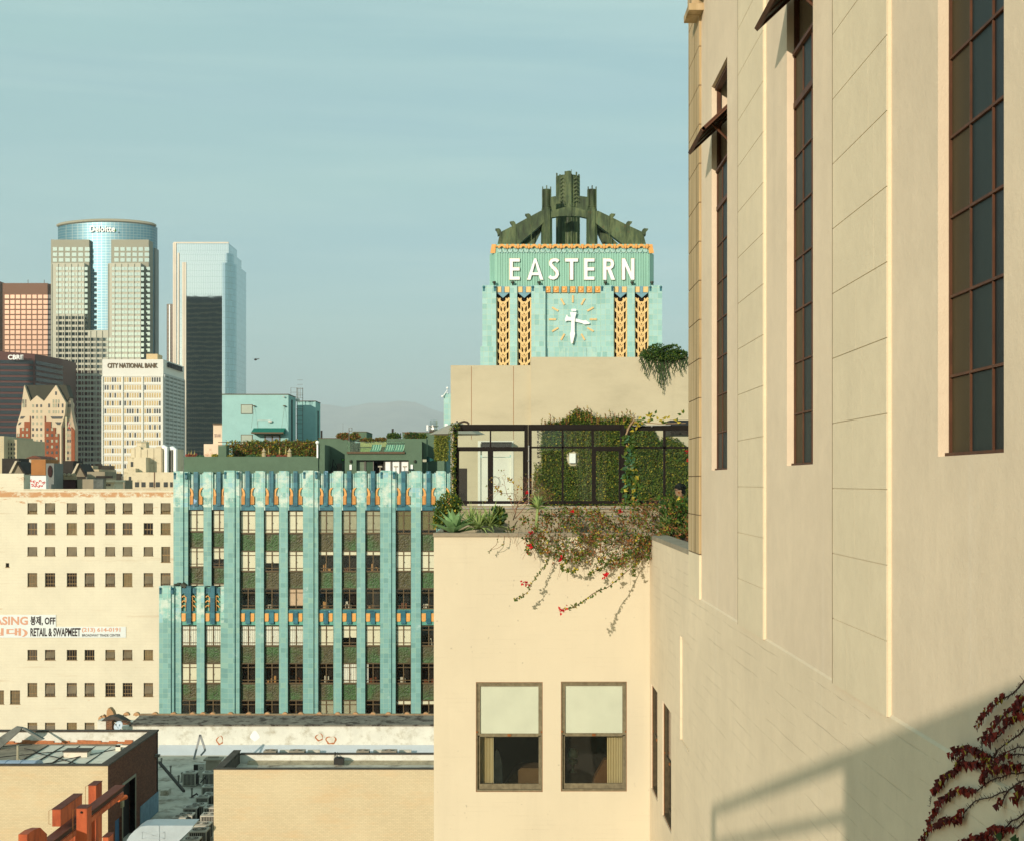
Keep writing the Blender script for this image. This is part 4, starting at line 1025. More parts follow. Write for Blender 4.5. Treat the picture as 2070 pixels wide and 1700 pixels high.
# right hand green roof volumes
Ya = 151.0
bx("roof_room", GRN, (px(644,Ya), px(707,Ya), Ya, 156, zroof-0.3, vz(886,Ya)))
bx("roof_cap", CAP, (px(643.8,Ya), px(707.3,Ya), Ya-0.04, 156, vz(885.9,Ya), vz(885,Ya)))
Yb = 149.0
X_l, X_r = px(697,Yb), px(853,Yb)
m = MB()
wall_holes(m, front(Yb), X_l, X_r, zroof-0.3, vz(892,Yb), [(px(720.5,Yb), px(826,Yb), zroof-0.3, vz(929.5,Yb)), (px(703,Yb), px(818,Yb), vz(913,Yb), vz(892,Yb)-0.001)], 0.5)
m.box(X_l, X_r, Yb+5.0, 158, zroof-0.3, vz(892,Yb)); m.box(X_r-0.3, X_r, Yb+0.002, 158, zroof-0.3, vz(892,Yb)-0.002)
m.box(px(703,Yb), px(818,Yb), Yb+0.002, Yb+5.0, vz(919,Yb), vz(913,Yb)); m.box(px(818,Yb), X_r, Yb+0.002, Yb+5.0, vz(928,Yb), vz(892,Yb)-0.002)
m.build("roof_room", GRN, eb)
bx("balcony_ledge", CAP, (px(701.5,Yb), px(818.5,Yb), Yb-0.25, Yb+0.1, vz(916.5,Yb), vz(912.5,Yb)))
RGL = glass_mat("green_tinted_rail_glass", (0.78,0.92,0.84), 0.12)
m = MB()
for i in range(5): m.box(px(702+23.2*i,Yb)+0.02, px(702+23.2*(i+1),Yb)-0.02, Yb-0.1, Yb-0.085, vz(912.5,Yb), vz(892,Yb))
m.build("balcony_glass", RGL, eb)
bx("balcony_back_wall", plain("planted_yellowish_wall", A(180,170,104), 0.9, 0.25, 6), (px(724,Yb), px(782,Yb), Yb+2.2, Yb+2.4, vz(913,Yb), vz(889.5,Yb)))
for i, c in enumerate((751, 779, 797)):
    lg = thing("striped_lounger", ["teal and white striped lounger on the roof balcony, leftmost of three", "teal and white striped lounger in the middle of the roof balcony row", "teal and white striped lounger at the right end of the roof balcony"][i], "lounger", (px(c+5,Yb+1), Yb+1, vz(912,Yb+1)), "striped loungers on the roof balcony")
    m = MB(); w_ = 19 if i < 2 else 20; Y_ = Yb + 0.9
    for k in range(8): m.pprism([(c-2+w_*k/8,911.5),(c-2+w_*(k+1)/8,911.5),(c+1+w_*(k+1)/8,903),(c+1.8+w_*(k+1)/8,898),(c+1.8+w_*k/8,898),(c+1+w_*k/8,903)], Y_, 0.12, k % 2)
    m.build("seat_back", [plain("teal_stripe", A(60,140,130), 0.8), plain("white_stripe", A(230,235,215), 0.8)], lg)
    m = MB(); m.box(px(c-2,Y_), px(c-2+w_,Y_), Y_-0.6, Y_, vz(912.3,Y_), vz(909.5,Y_)); m.build("seat", plain("teal_cushion", A(110,170,158), 0.8), lg)
m = MB(); m.pbox(720.5, 826, 929.5, 931, Yb+0.5, 0.1, 0)
for c in (720.5, 736, 738.5, 754, 776, 789, 791, 807, 809, 825): m.pbox(c, c+1.4, 930, 958, Yb+0.5, 0.1, 0)
dw = m.build("sliding_door_frame", GREY, eb)
for a, b, mt in ((722,736,plain("green_grey_pane", A(112,130,100), 0.3)),(740,754,plain("dark_green_pane", A(66,92,66), 0.2)),(779,789,WHITE),(792,807,WHITE),(811,825,WHITE)):
    m = MB(); m.pbox(a, b, 932, 958, Yb+0.62, 0.02); m.build("door_pane", mt, dw)
bx("door_recess", DARK, (px(720,Yb), px(827,Yb), Yb+1.5, Yb+1.6, zroof-0.3, vz(928,Yb)))
m = MB()
for c, mt in ((768,0),(800,0),(818,0)):
    Y_ = 147.4; m.box(px(c-4,Y_), px(c+4,Y_), Y_, Y_+0.3, vz(944,Y_), vz(941.5,Y_)); m.tube([(px(c,Y_),Y_+0.15,vz(955,Y_)),(px(c,Y_),Y_+0.15,vz(944,Y_))],0.05,5)
for i, c in enumerate((768,800,818)):
    Y_ = 147.4; m = MB(); m.box(px(c-4,Y_), px(c+4,Y_), Y_, Y_+0.5, vz(944,Y_), vz(941,Y_)); m.tube([(px(c,Y_),Y_+0.2,vz(957,Y_)),(px(c,Y_),Y_+0.2,vz(944,Y_))],0.05,5); m.box(px(c-2.5,Y_),px(c+2.5,Y_),Y_,Y_+0.5,vz(957.5,Y_),vz(956.5,Y_))
    tag(m.build("bar_table", plain("pale_table", A(190,180,150), 0.6)), ["pale high table in front of the dark doorway on the green roof", "pale high table before the middle white door of the green roof", "pale high table before the last white door of the green roof"][i], "table", "tables on the green roof terrace")
m = MB(); m.pbox(706.5,711,938.5,949,Yb-0.12,0.118); m.build("wall_panel", WHITE, eb)
m = MB(); m.pbox(830,834.5,938.5,949,Yb-0.12,0.118); m.build("wall_panel", WHITE, eb)
for c in (709.5, 839): m = MB(); m.lathe(px(c,Yb), Yb-0.15, [(0.12,vz(935,Yb)),(0.14,vz(932,Yb)),(0.1,vz(929,Yb))],8); m.build("sconce", FLOOD, eb)
m = MB(); m.pbox(690,696.5,926,931.5,Ya-0.1,0.08,0); m.pbox(691,695.5,927,930.5,Ya-0.108,0.007,1); m.build("exit_sign_box", [DARK, plain("green_sign_face", A(90,180,40), 0.5)], eb)
bx("door", plain("grey_brown_door", A(104,96,74), 0.7), (px(681,Ya), px(697,Ya)-0.3, Ya-0.04, Ya-0.002, zroof, vz(936,Ya)))
m = MB(); Y_ = 149.8
for c in range(7): m.tube([(px(671+c*1.5,Y_),Y_,vz(958,Y_)),(px(671+c*1.5,Y_),Y_,vz(944-c*2.0 if c < 3 else 934+c*2,Y_))],0.03,4)
m.tube([(px(669,Y_),Y_,vz(956,Y_)),(px(674,Y_),Y_,vz(928,Y_)),(px(682,Y_),Y_,vz(946,Y_))],0.05,5); m.build("stair_rail", DARK, eb)
m = MB(); m.box(px(643,146), px(652,146)+0.2, 146.2, 150.8, zroof-0.3, vz(899,147)); m.build("stair_wall", GRN, eb)
Yc2 = 157.0
for a, b, c in ((709,742,872.5),):
    m = MB(); m.box(px(714,Yc2), px(741,Yc2), Yc2, 163.5, vz(890,Yc2), vz(873,Yc2)); m.build("roof_box", GRN, eb)
    bx("roof_cap", CAP, (px(713.6,Yc2), px(741.4,Yc2), Yc2-0.05, 163.6, vz(872.9,Yc2), vz(871.9,Yc2)))
bx("roof_box", GRN, (px(813.5,Yc2), px(899,Yc2), Yc2, 163, vz(960,Yc2), vz(874.5,Yc2)))
bx("roof_cap", CAP, (px(813,Yc2), px(880,Yc2), Yc2-0.05, 163, vz(874.4,Yc2), vz(873.2,Yc2)))
bx("roof_planter", GRN, (px(781.5,150), px(862,150), 150, 152.5, vz(960,150), vz(886.5,150)))
bx("roof_box", GRN, (px(884,148), px(898,148), 148, 149, vz(958,148), vz(931,148)))
bx("roof_box", GRN, (px(893,158), px(905,158), 158, 160, vz(900,158), vz(867.5,158)))
m = MB(); m.prism([(857,936),(878,929),(857,918)], lambda a, c, d: (px(a,150.5), d, vz(c,150.5)), 150.5, 150.55); m.build("shade_sail", plain("teal_sail", A(30,90,84), 0.8), eb)
bx("wall_panel", plain("pale_panel", A(190,186,150), 0.8), (px(854.5,148.8), px(862,148.8), 148.8, 148.9, vz(933,148.8), vz(928,148.8)))
for c, t_, b_, r_ in ((650,870,886,0.10),(793.8,866.5,887,0.11),(810,875,887,0.05)):
    m = MB(); m.lathe(px(c,152), 152, [(r_,vz(b_,152)),(r_,vz(t_,152))], 8); m.build("roof_pipe", BLK, eb)
m = MB(); m.tube([(px(693.3,153),153,vz(886,153)),(px(693.3,153),153,vz(855,153))],0.012,4); m.build("antenna", GREY, eb)
m = MB(); m.tube([(px(705.5,150),150,vz(892,150)),(px(705.5,150),150,vz(864.8,150)),(px(711.5,150),150,vz(864.8,150)),(px(711.5,150),150,vz(871,150)),(px(705.5,150),150,vz(871,150))],0.05,4); m.build("sign_bracket", GREY, eb)
STL = plain("galvanised_steel", (0.62,0.6,0.55), 0.3, 0.1, 4, metal=0.9)
m = MB(); Y_ = 157.5; x_ = px(876.5,Y_)
m.lathe(x_, Y_, [(0.5,vz(873,Y_)),(0.45,vz(865,Y_)),(0.42,vz(864,Y_)),(0.42,vz(862.5,Y_)),(0.56,vz(862,Y_)),(0.56,vz(860,Y_)),(0.44,vz(859.5,Y_)),(0.44,vz(850,Y_)),(0.38,vz(849.5,Y_))], 20); m.build("exhaust_fan", STL, eb, True)
bx("exhaust_box", WHITE, (px(862,Y_), px(865.5,Y_), Y_, Y_+0.3, vz(870,Y_), vz(859,Y_)), (px(899,158), px(905,158), 158, 158.8, vz(867.5,158), vz(856.5,158)))
m = MB(); m.tube([(px(904.5,161),160.8,vz(796,161)),(px(904.5,161),160.8,vz(789,161)),(px(895,161),160.8,vz(803,161))],0.05,5); m.ball((px(894.5,161),160.7,vz(802,161)),0.14,8); m.ball((px(904.5,161),160.7,vz(785,161)),0.14,8); m.build("camera", WHITE, eb)
m = MB(); m.pbox(640,643,895,925,145.9,0.1); m.ball((px(641.5,145.9),145.9,vz(894,145.9)),0.2,8); m.build("hose_cabinet", WHITE, eb)
# ------------------------------------------------------------------ cream trade building at the left
YB_ = 147.0
def worn_brick(name):
    t = NT(name); v = t.coord(); w = t.uv()
    col = (0.69,0.635,0.485)
    c = t.ramp(t.noise(v, 0.25, 6, 0.7), [(0.3, sc(col, 0.93)), (0.6, sc(col, 1.04))])
    sp = t.n("ShaderNodeSeparateXYZ"); t.l(v, sp.inputs[0])
    # bare brick shows where the paint has worn: along the parapet and in thin horizontal bands
    top = t.step(sp.outputs[2], BT - 3.4 - BZ, BT - 1.0 - BZ)
    n1 = t.noise(v, 0.6, 9, 0.75, (0.5, 1, 2.2))
    wear = t.step(t.add(n1, t.mul(top, 0.10)), 0.65, 0.69)
    band = t.mul(t.mul(t.step(sp.outputs[2], BT - 0.75, BT - 0.62), t.step(sp.outputs[2], BT - 0.12, BT - 0.24)), t.step(t.noise(v, 1.1, 8, 0.75), 0.42, 0.52))
    wear = t.add(wear, band)
    streak = t.step(t.noise(v, 0.55, 7, 0.7, (0.12, 1, 3.0)), 0.60, 0.70)
    c = t.mix(t.mul(streak, 0.5), c, A(190,150,100)); c = t.mix(wear, c, A(210,160,110))
    b = t.n("ShaderNodeTexBrick"); b.inputs["Scale"].default_value = 1.0; b.inputs["Brick Width"].default_value = 1.2; b.inputs["Row Height"].default_value = 0.30; b.inputs["Mortar Size"].default_value = 0.02; t.l(w, b.inputs["Vector"])
    c = t.mix(t.mul(b.outputs["Fac"], 0.10), c, A(190,160,110))
    return t.bsdf(c, 0.9, 0, 0.15, t.add(n1, t.mul(b.outputs["Fac"], -0.5)), 0.3, 0.03)
BT = pz(991, YB_); BT2 = pz(959, YB_); BZ = 0.0
WORN = worn_brick("worn_cream_painted_brick")
tb = thing("cream_loft_building", "cream painted brick loft building with worn parapet and steel windows beside the teal building", "building", (px(170,YB_), YB_+10, 0))
ORG[tb.name] = Vector((px(170,YB_), YB_+10, 0))
cols = [(55.6,75.3),(90.9,111.5),(135,155.4),(171,191),(213,232.6),(248,267.5),(290.4,309.4),(324.7,344.7)]
rows = [(1010.8,1038.5),(1056.6,1080.7),(1105,1123.6),(1157.6,1185.6),(1312.7,1334),(1379.7,1407.7),(1460,1488),(1540,1568)]
holes = []; spec = []
def H_(a, b, c, d, st): holes.append((px(a,YB_), px(b,YB_), pz(d,YB_), pz(c,YB_))); spec.append(st)
for r, (c, d) in enumerate(rows):
    for i, (a, b) in enumerate(cols):
        if i == 7 and r >= 4: continue
        if i == 7 and r == 2: H_(326, 344, 1104.5, 1136.5, 'h'); continue
        H_(a, b, c, d, ['a','h','t','a','b','a','a','a'][r])
for r, (c, d) in enumerate(rows[:6]):
    for (a, b) in ((-30,-10),(-75,-55)): H_(a, b, c, d, 'a')
H_(-12, 8, 1394.6, 1423, 'a'); H_(20.5, 40.5, 1394.6, 1423, 'a'); H_(11.5, 18.5, 1137.5, 1146.5, 'x')
m = MB()
wall_holes(m, front(YB_), px(-140,YB_), px(352,YB_), 0, BT, holes, 0.32)
wall_holes(m, front(YB_), px(-140,YB_), px(48,YB_), BT, BT2, [], 0.32)
m.box(px(-140,YB_), px(48,YB_), YB_+0.02, YB_+2.0, BT-0.3, BT2-0.02); m.box(px(48,YB_), px(352,YB_), YB_+0.02, YB_+0.6, BT-1.3, BT-0.01)
m.box(px(-140,YB_), px(352,YB_), YB_+1.2, 190, 0, BT-1.2); m.box(px(-140,YB_), px(48,YB_), YB_, YB_+0.25, BT2, BT2+0.12)
m.build("wall", WORN, tb)
m = MB(); m.box(px(48,YB_), px(352,YB_), YB_-0.05, YB_+0.65, BT, BT+0.16); m.build("coping", plain("pale_coping", A(226,210,170), 0.9, 0.15, 2), tb)
SASH = plain("brown_steel_sash", A(150,122,78), 0.7, 0.2, 5)
PANE = plain("dusty_old_glass", A(112,98,66), 0.5, 0.35, 0.8, spec=0.25)
PANE_B = plain("olive_old_glass", A(134,118,78), 0.6, 0.3, 1.2, spec=0.2); PANE_C = plain("smoky_old_glass", A(82,70,46), 0.45, 0.4, 1.2, spec=0.3)
PDK = plain("black_opening", (0.01,0.008,0.006), 0.8)
for k, (h, st) in enumerate(zip(holes, spec)):
    x0, x1, z0, z1 = h; w = x1-x0; hh = z1-z0; y = YB_ + 0.2; m = MB(); f = 0.05
    m.box(x0, x0+f, y-0.06, y+0.08, z0, z1); m.box(x1-f, x1, y-0.06, y+0.08, z0, z1); m.box(x0+f, x1-f, y-0.06, y+0.08, z1-f, z1); m.box(x0-0.05, x1+0.05, YB_-0.04, y+0.08, z0-0.02, z0+0.04)
    if st != 'x':
        nv = 3 if st in 'ht' else 4
        for i in range(1, nv): m.box(x0+w*i/nv-0.02, x0+w*i/nv+0.02, y-0.03, y+0.03, z0, z1)
        if st == 'a':
            for q in (0.22, 0.80): m.box(x0+f, x1-f, y-0.05, y+0.03, z0+hh*q-0.035, z0+hh*q+0.035)
            m.box(x0+f, x1-f, y-0.03, y+0.03, z0+hh*0.5-0.018, z0+hh*0.5+0.018)
        elif st == 'b': m.box(x0+f, x1-f, y-0.05, y+0.03, z0+hh*0.35-0.035, z0+hh*0.35+0.035)
        elif st == 'h': m.box(x0+f, x1-f, y-0.07, y+0.03, z0+hh*0.42, z0+hh*0.5)
    fr = m.build("window", SASH, tb)
    g = MB(); open_ = (k in (3+8*4, 5+8*5-1, 14)) or rnd() < 0.06
    g.box(x0+0.02, x1-0.02, y+0.0, y+0.012, z0+0.03, z1-0.03); g.build("pane", PDK if open_ or st == 'x' else random.choice((PANE,PANE,PANE_B,PANE_C)), fr)
    if st in 'ab' and not open_ and rnd() < 0.6 or st == 't':                       # tilted ventilator
        g = MB(); za, zb2 = (z0+hh*0.24, z0+hh*0.78) if st != 't' else (z0+0.05, z1-0.05)
        g.hexa([(x0+w*0.1,y-0.28,za),(x1-w*0.06,y-0.28,za),(x1-w*0.06,y-0.24,za),(x0+w*0.1,y-0.24,za),(x0+w*0.1,y-0.06,zb2),(x1-w*0.06,y-0.06,zb2),(x1-w*0.06,y-0.02,zb2),(x0+w*0.1,y-0.02,zb2)])
        o = g.build("ventilator", PANE, fr)
# painted banner
YQ = YB_ - 0.06
BAN = plain("white_banner_vinyl", A(236,240,224), 0.8, 0.03, 0.5)
m = MB(); m.pbox(-110, 113, 1242, 1266.2, YQ, 0.05); m.pbox(-110, 254.5, 1266.2, 1288.2, YQ, 0.05)
ban = tag(m.build("banner", BAN), "white leasing banner with salmon and black lettering on the cream loft wall", "banner"); ORG[ban.name] = Vector(ban.location)
SAL = plain("salmon_letters", A(226,168,130), 0.8, 0.02); BLT = plain("black_letters", (0.03,0.02,0.018), 0.8, 0.02)
def tx(s_, mt, a, b, c, d, bold=0.02): text_part(s_, "banner_lettering", mt, ban, px(a,YQ), px(b,YQ), pz(d,YQ), pz(c,YQ), front(YQ), 0.01, -0.002, bold)
tx("LEASING", SAL, -34, 56.5, 1245.5, 1262.5, 0.03); tx("봉제, OFF", BLT, 61.5, 112, 1244.5, 1264, 0.03)
tx("(임대)", SAL, -34, 56, 1269, 1286.5, 0.03); tx("RETAIL & SWAPMEET", BLT, 61.5, 163, 1268.5, 1285.5, 0.03)
tx("(213) 614-0191", SAL, 165.5, 243.5, 1268, 1278.5, 0.03); tx("BROADWAY TRADE CENTER", BLT, 166, 243.5, 1280.8, 1285.8, 0.02)

# ------------------------------------------------------------------ long white parapet roof with scallop finials in front of the teal building
YP = 110.0
ZR = H - 20.9
WCON = plain("whitewashed_parapet", A(236,232,206), 0.9, 0.10, 0.8, dirt=A(176,164,130), dirt_lo=0.50, dirt_hi=0.78, bump=0.2)
ROOF = plain("grey_white_roof_membrane", A(214,206,180), 0.9, 0.2, 0.4, dirt=A(140,126,100), dirt_lo=0.6, dirt_hi=0.75)
ROOFW = plain("silvered_roof_membrane", A(206,196,168), 0.85, 0.22, 0.35, dirt=A(120,106,82), dirt_lo=0.50, dirt_hi=0.66)
lr = thing("long_roof_building", "long low building with white parapet wall and grey sloped coping below the teal building", "building", (-20, 95, 0))
xa, xb_ = px(236,YP), 14
m = MB(); m.box(px(-200,82), 14, 70, YP + 3.5, 0, ZR - 0.02); m.build("body", plain("side_brick", A(150,96,60), 0.9), lr)
m = MB(); m.box(px(-200,82)+0.1, 13.9, 70.1, YP, ZR - 0.018, ZR + 0.002); m.build("roof", ROOFW, lr)
m = MB(); zp = pz(1467, YP); m.box(xa, xb_, YP, YP + 2.9, ZR, zp, 0); m.build("parapet_wall", WCON, lr)
m = MB(); Yo = YP + 2.9; zo = pz(1447, Yo)
m.prism([(YP-0.12, zp+0.01), (YP-0.12, zp+0.12), (Yo-0.5, zo), (Yo+0.1, zo+0.06), (Yo+0.1, zp+0.01)], lambda a, c, d: (d, a, c), px(262,YP), xb_)
m.build("coping_slope", plain("weathered_grey_coping", A(132,124,104), 0.9, 0.3, 0.8, dirt=A(70,60,48), dirt_lo=0.5, dirt_hi=0.6, bump=0.5, bscale=6), lr)
m = MB(); m.box(px(262,YP), xb_, Yo+0.1, Yo+0.5, ZR, pz(1443.5,Yo)); m.build("coping_ledge", plain("pitted_stone_ledge", A(160,134,96), 0.9, 0.3, 3, dirt=A(70,52,34)), lr)
TC = plain("terracotta_finial", A(196,150,100), 0.8, 0.2, 3)
for c in (256, 276.5, 313.5, 351, 389.5, 410.5, 430, 466, 503, 540.5, 576, 608, 645.5, 682.5, 718.5, 754, 785, 823, 861, 897):
    m = MB(); Yf = Yo + 0.35; b0 = pz(1445,Yf); r = 6.3*Yf/F
    o_ = arc(px(c,Yf), b0, r, 0, 180, 10)
    m.prism(o_, lambda a, cc, d: (a, d, cc), Yf-0.18, Yf+0.2)
    m.ball((px(c,Yf), Yf-0.16, b0+r*0.35), r*0.6, 8, 0, (1,0.3,1))
    m.build("scallop_finial", TC, lr)
m = MB(); Yf = Yo
m.pprism([(215,1452),(215.5,1437),(219,1430.5),(223,1431.5),(228,1438),(231,1447),(231,1452)], Yf, 0.7); m.pprism([(198,1457),(199,1450),(202,1447),(206,1450),(208,1457)], Yf-0.1, 0.5); m.pprism([(204,1452),(206,1446),(208,1444.5),(211,1447),(213,1452)], Yf, 0.5)
m.build("corner_finial", TC, lr)
m = MB(); m.pbox(197, 214, 1456, 1480, YP+1.5, 1.5, 0); m.pprism([(204,1457),(213,1450),(231,1447),(240,1450),(265,1466),(265,1470),(240,1460),(214,1457)], YP+1.4, 1.2, 1)
m.build("parapet_corner", [WCON, plain("dark_stain_coping", A(84,76,64), 0.9, 0.3, 3)], lr)
m = MB(); m.pbox(215, 226, 1457, 1486, YP+0.7, 0.7, 0); m.pprism([(240,1458),(252,1460),(268,1466),(267,1478),(240,1478)], YP+0.6, 0.9, 0)
BRK = tiles("dark_red_brick", [A(96,56,34), A(120,70,44), A(140,86,56)], A(150,130,100), 0.25, 0.09, 0.012, None, 0.9, 0.5, 0.15)
m.build("broken_brick_stub", BRK, lr)
# patches where render has fallen off
def patch(ps, Y, name, mt, parent): m = MB(); m.pprism(ps, Y, 0.012); m.build(name, mt, parent)
PT = plain("patch_render", A(228,220,190), 0.9, 0.1, 3); PR = plain("brick_patch", A(190,120,74), 0.9, 0.25, 5)
blob = lambda cx_, cy_, rx, ry, sd: [(cx_+rx*math.cos(a)*(1+0.16*math.sin(3*a+sd)), cy_+ry*math.sin(a)*(1+0.16*math.cos(4*a+sd))) for a in [i*math.pi/8 for i in range(16)]]
for (cx_, cy_, rx, ry) in ((444.5,1496,7,9),(645.5,1490,8,7.5),(669,1496,11,8.5)):
    patch(blob(cx_, cy_, rx, ry, cx_), YP-0.014, "fallen_render_patch", PR, lr); patch(blob(cx_+0.3, cy_-1, rx*0.75, ry*0.75, cx_+1), YP-0.030, "fallen_render_patch", PT, lr)
blobm = lambda x, y, rx, ry, sd: [(x+rx*math.cos(a)*(1+0.2*math.sin(3*a+sd)), y+ry*math.sin(a)*(1+0.2*math.cos(4*a+sd))) for a in [i*math.pi/8 for i in range(16)]]
patch(blob(515,1487,9.5,9.5,0), YP-0.014, "repaint_patch", plain("fresh_pale_patch", A(250,252,236), 0.9, 0.02), lr)
for i in range(46):
    c = 440+ i*9.7+uni(-4,4)
    if rnd() < 0.3: patch(blob(c, 1511.5+uni(-0.6,0.6), uni(2,6), uni(0.7,1.4), i), YP-0.016, "debris_edge", PR, lr)
m = MB(); m.prism([(YP-1.0, ZR+0.004),(YP-1.0, ZR+0.03),(YP-0.0, ZR+0.62),(YP-0.0, ZR+0.004)], lambda a, c, d: (d, a, c), px(322,YP), 13.8); m.build("flashing", plain("pale_flashing", A(206,212,204), 0.7, 0.05, 1), lr)
# ac units along the back
CAGE = plain("ac_grey_cabinet", A(158,146,120), 0.6, 0.1, 4); CAGD = plain("ac_dark_grille", A(44,40,32), 0.6, 0.2, 8)
def ac_unit(name, loc, w=0.86, d=0.86, h=0.75, label="", cab=None, group=None):
    t = thing(name, label, "air conditioner", loc, group); x, y, z = loc
    m = MB(); m.box(x-w/2, x+w/2, y-d/2, y+d/2, z+0.05, z+0.10); m.box(x-w/2, x+w/2, y-d/2, y+d/2, z+h-0.08, z+h)
    for a_ in (-1, 1):
        for b_ in (-1, 1): m.box(x+a_*w/2-(0.05 if a_ > 0 else 0), x+a_*w/2+(0.05 if a_ < 0 else 0), y+b_*d/2-(0.05 if b_ > 0 else 0), y+b_*d/2+(0.05 if b_ < 0 else 0), z, z+h-0.08)
    m.build("cabinet", cab or CAGE, t)
    m = MB(); e = 0.02; m.box(x-w/2+e, x+w/2-e, y-d/2+e, y+d/2-e, z+0.1, z+h-0.08); 
    m.build("coil", CAGD, t)
    m = MB()
    for i in range(9):
        u = x-w/2+0.09+(w-0.18)*i/8; m.box(u-0.012, u+0.012, y-d/2-0.004, y-d/2+e-0.001, z+0.12, z+h-0.1); m.box(x-w/2+0.0, x-w/2+e-0.001, y-d/2+0.09+(d-0.18)*i/8-0.012, y-d/2+0.09+(d-0.18)*i/8+0.012, z+0.12, z+h-0.1)
    m.build("grille", cab or CAGE, t)
    m = MB(); r = min(w, d)*0.40; n = 18
    for rr in (r, r*0.7, r*0.4): m.tube([(x+rr*math.cos(2*math.pi*i/n), y+rr*math.sin(2*math.pi*i/n), z+h+0.02) for i in range(n+1)], 0.012, 4)
    m.lathe(x, y, [(r*0.22, z+h+0.001), (r*0.22, z+h+0.04)], 10); m.build("fan_guard", cab or CAGE, t)
    m = MB(); m.lathe(x, y, [(r*0.97, z+h+0.001), (r*0.97, z+h+0.006)], 18); m.build("fan_opening", CAGD, t)
    return t
labs = ["square grey air conditioner farthest left against the white parapet", "second grey air conditioner from the left along the white parapet", "third grey air conditioner from the left along the white parapet", "slatted grey air conditioner nearest the wing along the white parapet"]
for i, c in enumerate((547,601,734,787)):
    ac_unit("air_conditioner", (px(c,107.3), 107.3, ZR), 0.95 if i in (0,2) else 1.15, 0.9, 0.72, labs[i], group="air conditioners along the white parapet")
for i, c in enumerate((580,636,768,820)):
    m = MB(); Y_ = 109.0
    m.box(px(c-13,Y_), px(c+13,Y_), Y_-0.25, Y_+0.25, ZR+0.0, ZR+0.38) if False else m.tube([(px(c-12,Y_),Y_-0.35,ZR+0.3),(px(c+12,Y_),Y_-0.35,ZR+0.3)], 0.22, 10)
    tag(m.build("duct", ROOFW), ["grey duct right of the leftmost parapet air conditioner","grey duct right of the second parapet air conditioner","grey duct right of the third parapet air conditioner","grey duct right of the last parapet air conditioner"][i], "duct", "ducts along the white parapet")

# ------------------------------------------------------------------ two tan brick penthouses
def tanbrick(name):
    t = NT(name); v = t.coord(); w = t.uv(); col = (0.58,0.475,0.30)
    b = t.n("ShaderNodeTexBrick"); b.inputs["Scale"].default_value = 1.0; b.inputs["Brick Width"].default_value = 0.22; b.inputs["Row Height"].default_value = 0.085; b.inputs["Mortar Size"].default_value = 0.008
    b.inputs["Color1"].default_value = (*sc(col,0.95),1); b.inputs["Color2"].default_value = (*sc(col,1.05),1); b.inputs["Mortar"].default_value = (*sc(col,0.78),1); t.l(w, b.inputs["Vector"])
    g = t.noise(v, 0.7, 8, 0.7, (0.4,1,1.6)); c = t.mix(t.mul(t.step(g, 0.5, 0.72), 0.55), b.outputs["Color"], (0.60,0.40,0.21))
    g2 = t.step(t.noise(v, 0.35, 3), 0.45, 0.7); c = t.mix(t.mul(g2, 0.3), c, (0.66,0.56,0.37))
    return t.bsdf(c, 0.9, 0, 0.15, b.outputs["Fac"], -0.4, 0.01)
TAN = tanbrick("tan_painted_brick")
REDB = tiles("dark_oxblood_brick", [(0.10,0.035,0.02), (0.14,0.05,0.03), (0.19,0.075,0.04)], (0.10,0.08,0.06), 0.22, 0.085, 0.008, None, 0.9, 0.5, 0.15, bump=0.5)
TAR = plain("blackened_roof_edge", A(84,76,62), 0.9, 0.3, 2)
Y1, Y2, XS = 79.2, 90.4, -22.5
ZP = H - 15.78
lb = thing("left_brick_penthouse", "tan brick rooftop block with dark red side wall and patchwork roof at the lower left", "building", (-31, 85, 0))
m = MB(); m.box(-44, XS-0.004, Y1, Y1+0.4, 0, ZP); m.build("wall", TAN, lb)
dz0 = ZR; dX = XS
dd = [(82.2, 84.9, ZR, ZP-1.75), (80.6,82.0, ZR, ZP-3.4)]
m = MB(); wall_holes(m, sideR(XS), Y1+0.002, Y2, 0, ZP, dd, 0.35); m.build("side_wall", REDB, lb)
m = MB(); m.box(XS-0.6, XS-0.36, Y1+0.5, Y2-0.2, ZR, ZP-0.8); m.build("doorway_dark", DARK, lb)
m = MB(); m.box(XS-0.33, XS+0.03, 82.05, 82.2, ZR, ZP-1.6); m.box(XS-0.33, XS+0.03, 84.9, 85.05, ZR, ZP-1.6); m.box(XS-0.33, XS+0.03, 82.2, 84.9, ZP-1.75, ZP-1.6); m.build("doorway_frame", plain("grey_render_trim", A(150,146,120), 0.9), lb)
m = MB(); m.box(XS-0.2, XS-0.15, 81.2, 82.0, ZR, ZP-3.45); m.build("door", plain("faded_blue_door", A(70,110,140), 0.8), lb)
m = MB(); m.box(XS+0.002, XS+0.04, 86.0, Y2-0.01, ZR+0.02, ZR+1.3); m.build("painted_base", plain("pale_blue_base_paint", A(120,144,150), 0.9, 0.2, 2), lb)
m = MB(); m.box(XS+0.01, XS+0.3, Y2-0.9, Y2-0.6, ZP-1.5, ZP-1.35); m.build("scupper", GREY, lb)
m = MB(); m.box(XS+0.002, XS+0.12, 82.9-1.2, 83.3-1.2, ZP-2.9, ZP-2.3); m.build("meter_box", plain("beige_box", A(170,160,120), 0.7), lb)
zfl = ZP - 0.75
m = MB(); m.box(-44, XS-0.35, Y1+0.4, Y2-0.4, zfl-0.3, zfl); m.build("roof", plain("dirty_tar_roof", A(160,146,118), 0.9, 0.35, 0.9, dirt=A(80,70,52)), lb)
m = MB(); m.box(-44, XS, Y2-0.35, Y2, 0, ZP-0.02, 0); [m.box(-34+i*0.5, -33.5+i*0.5, Y2-0.42-uni(0,0.05), Y2-0.352, zfl, zfl+uni(0.08,0.26), 1) for i in range(22)]; m.build("back_parapet", [WCON, PR], lb)
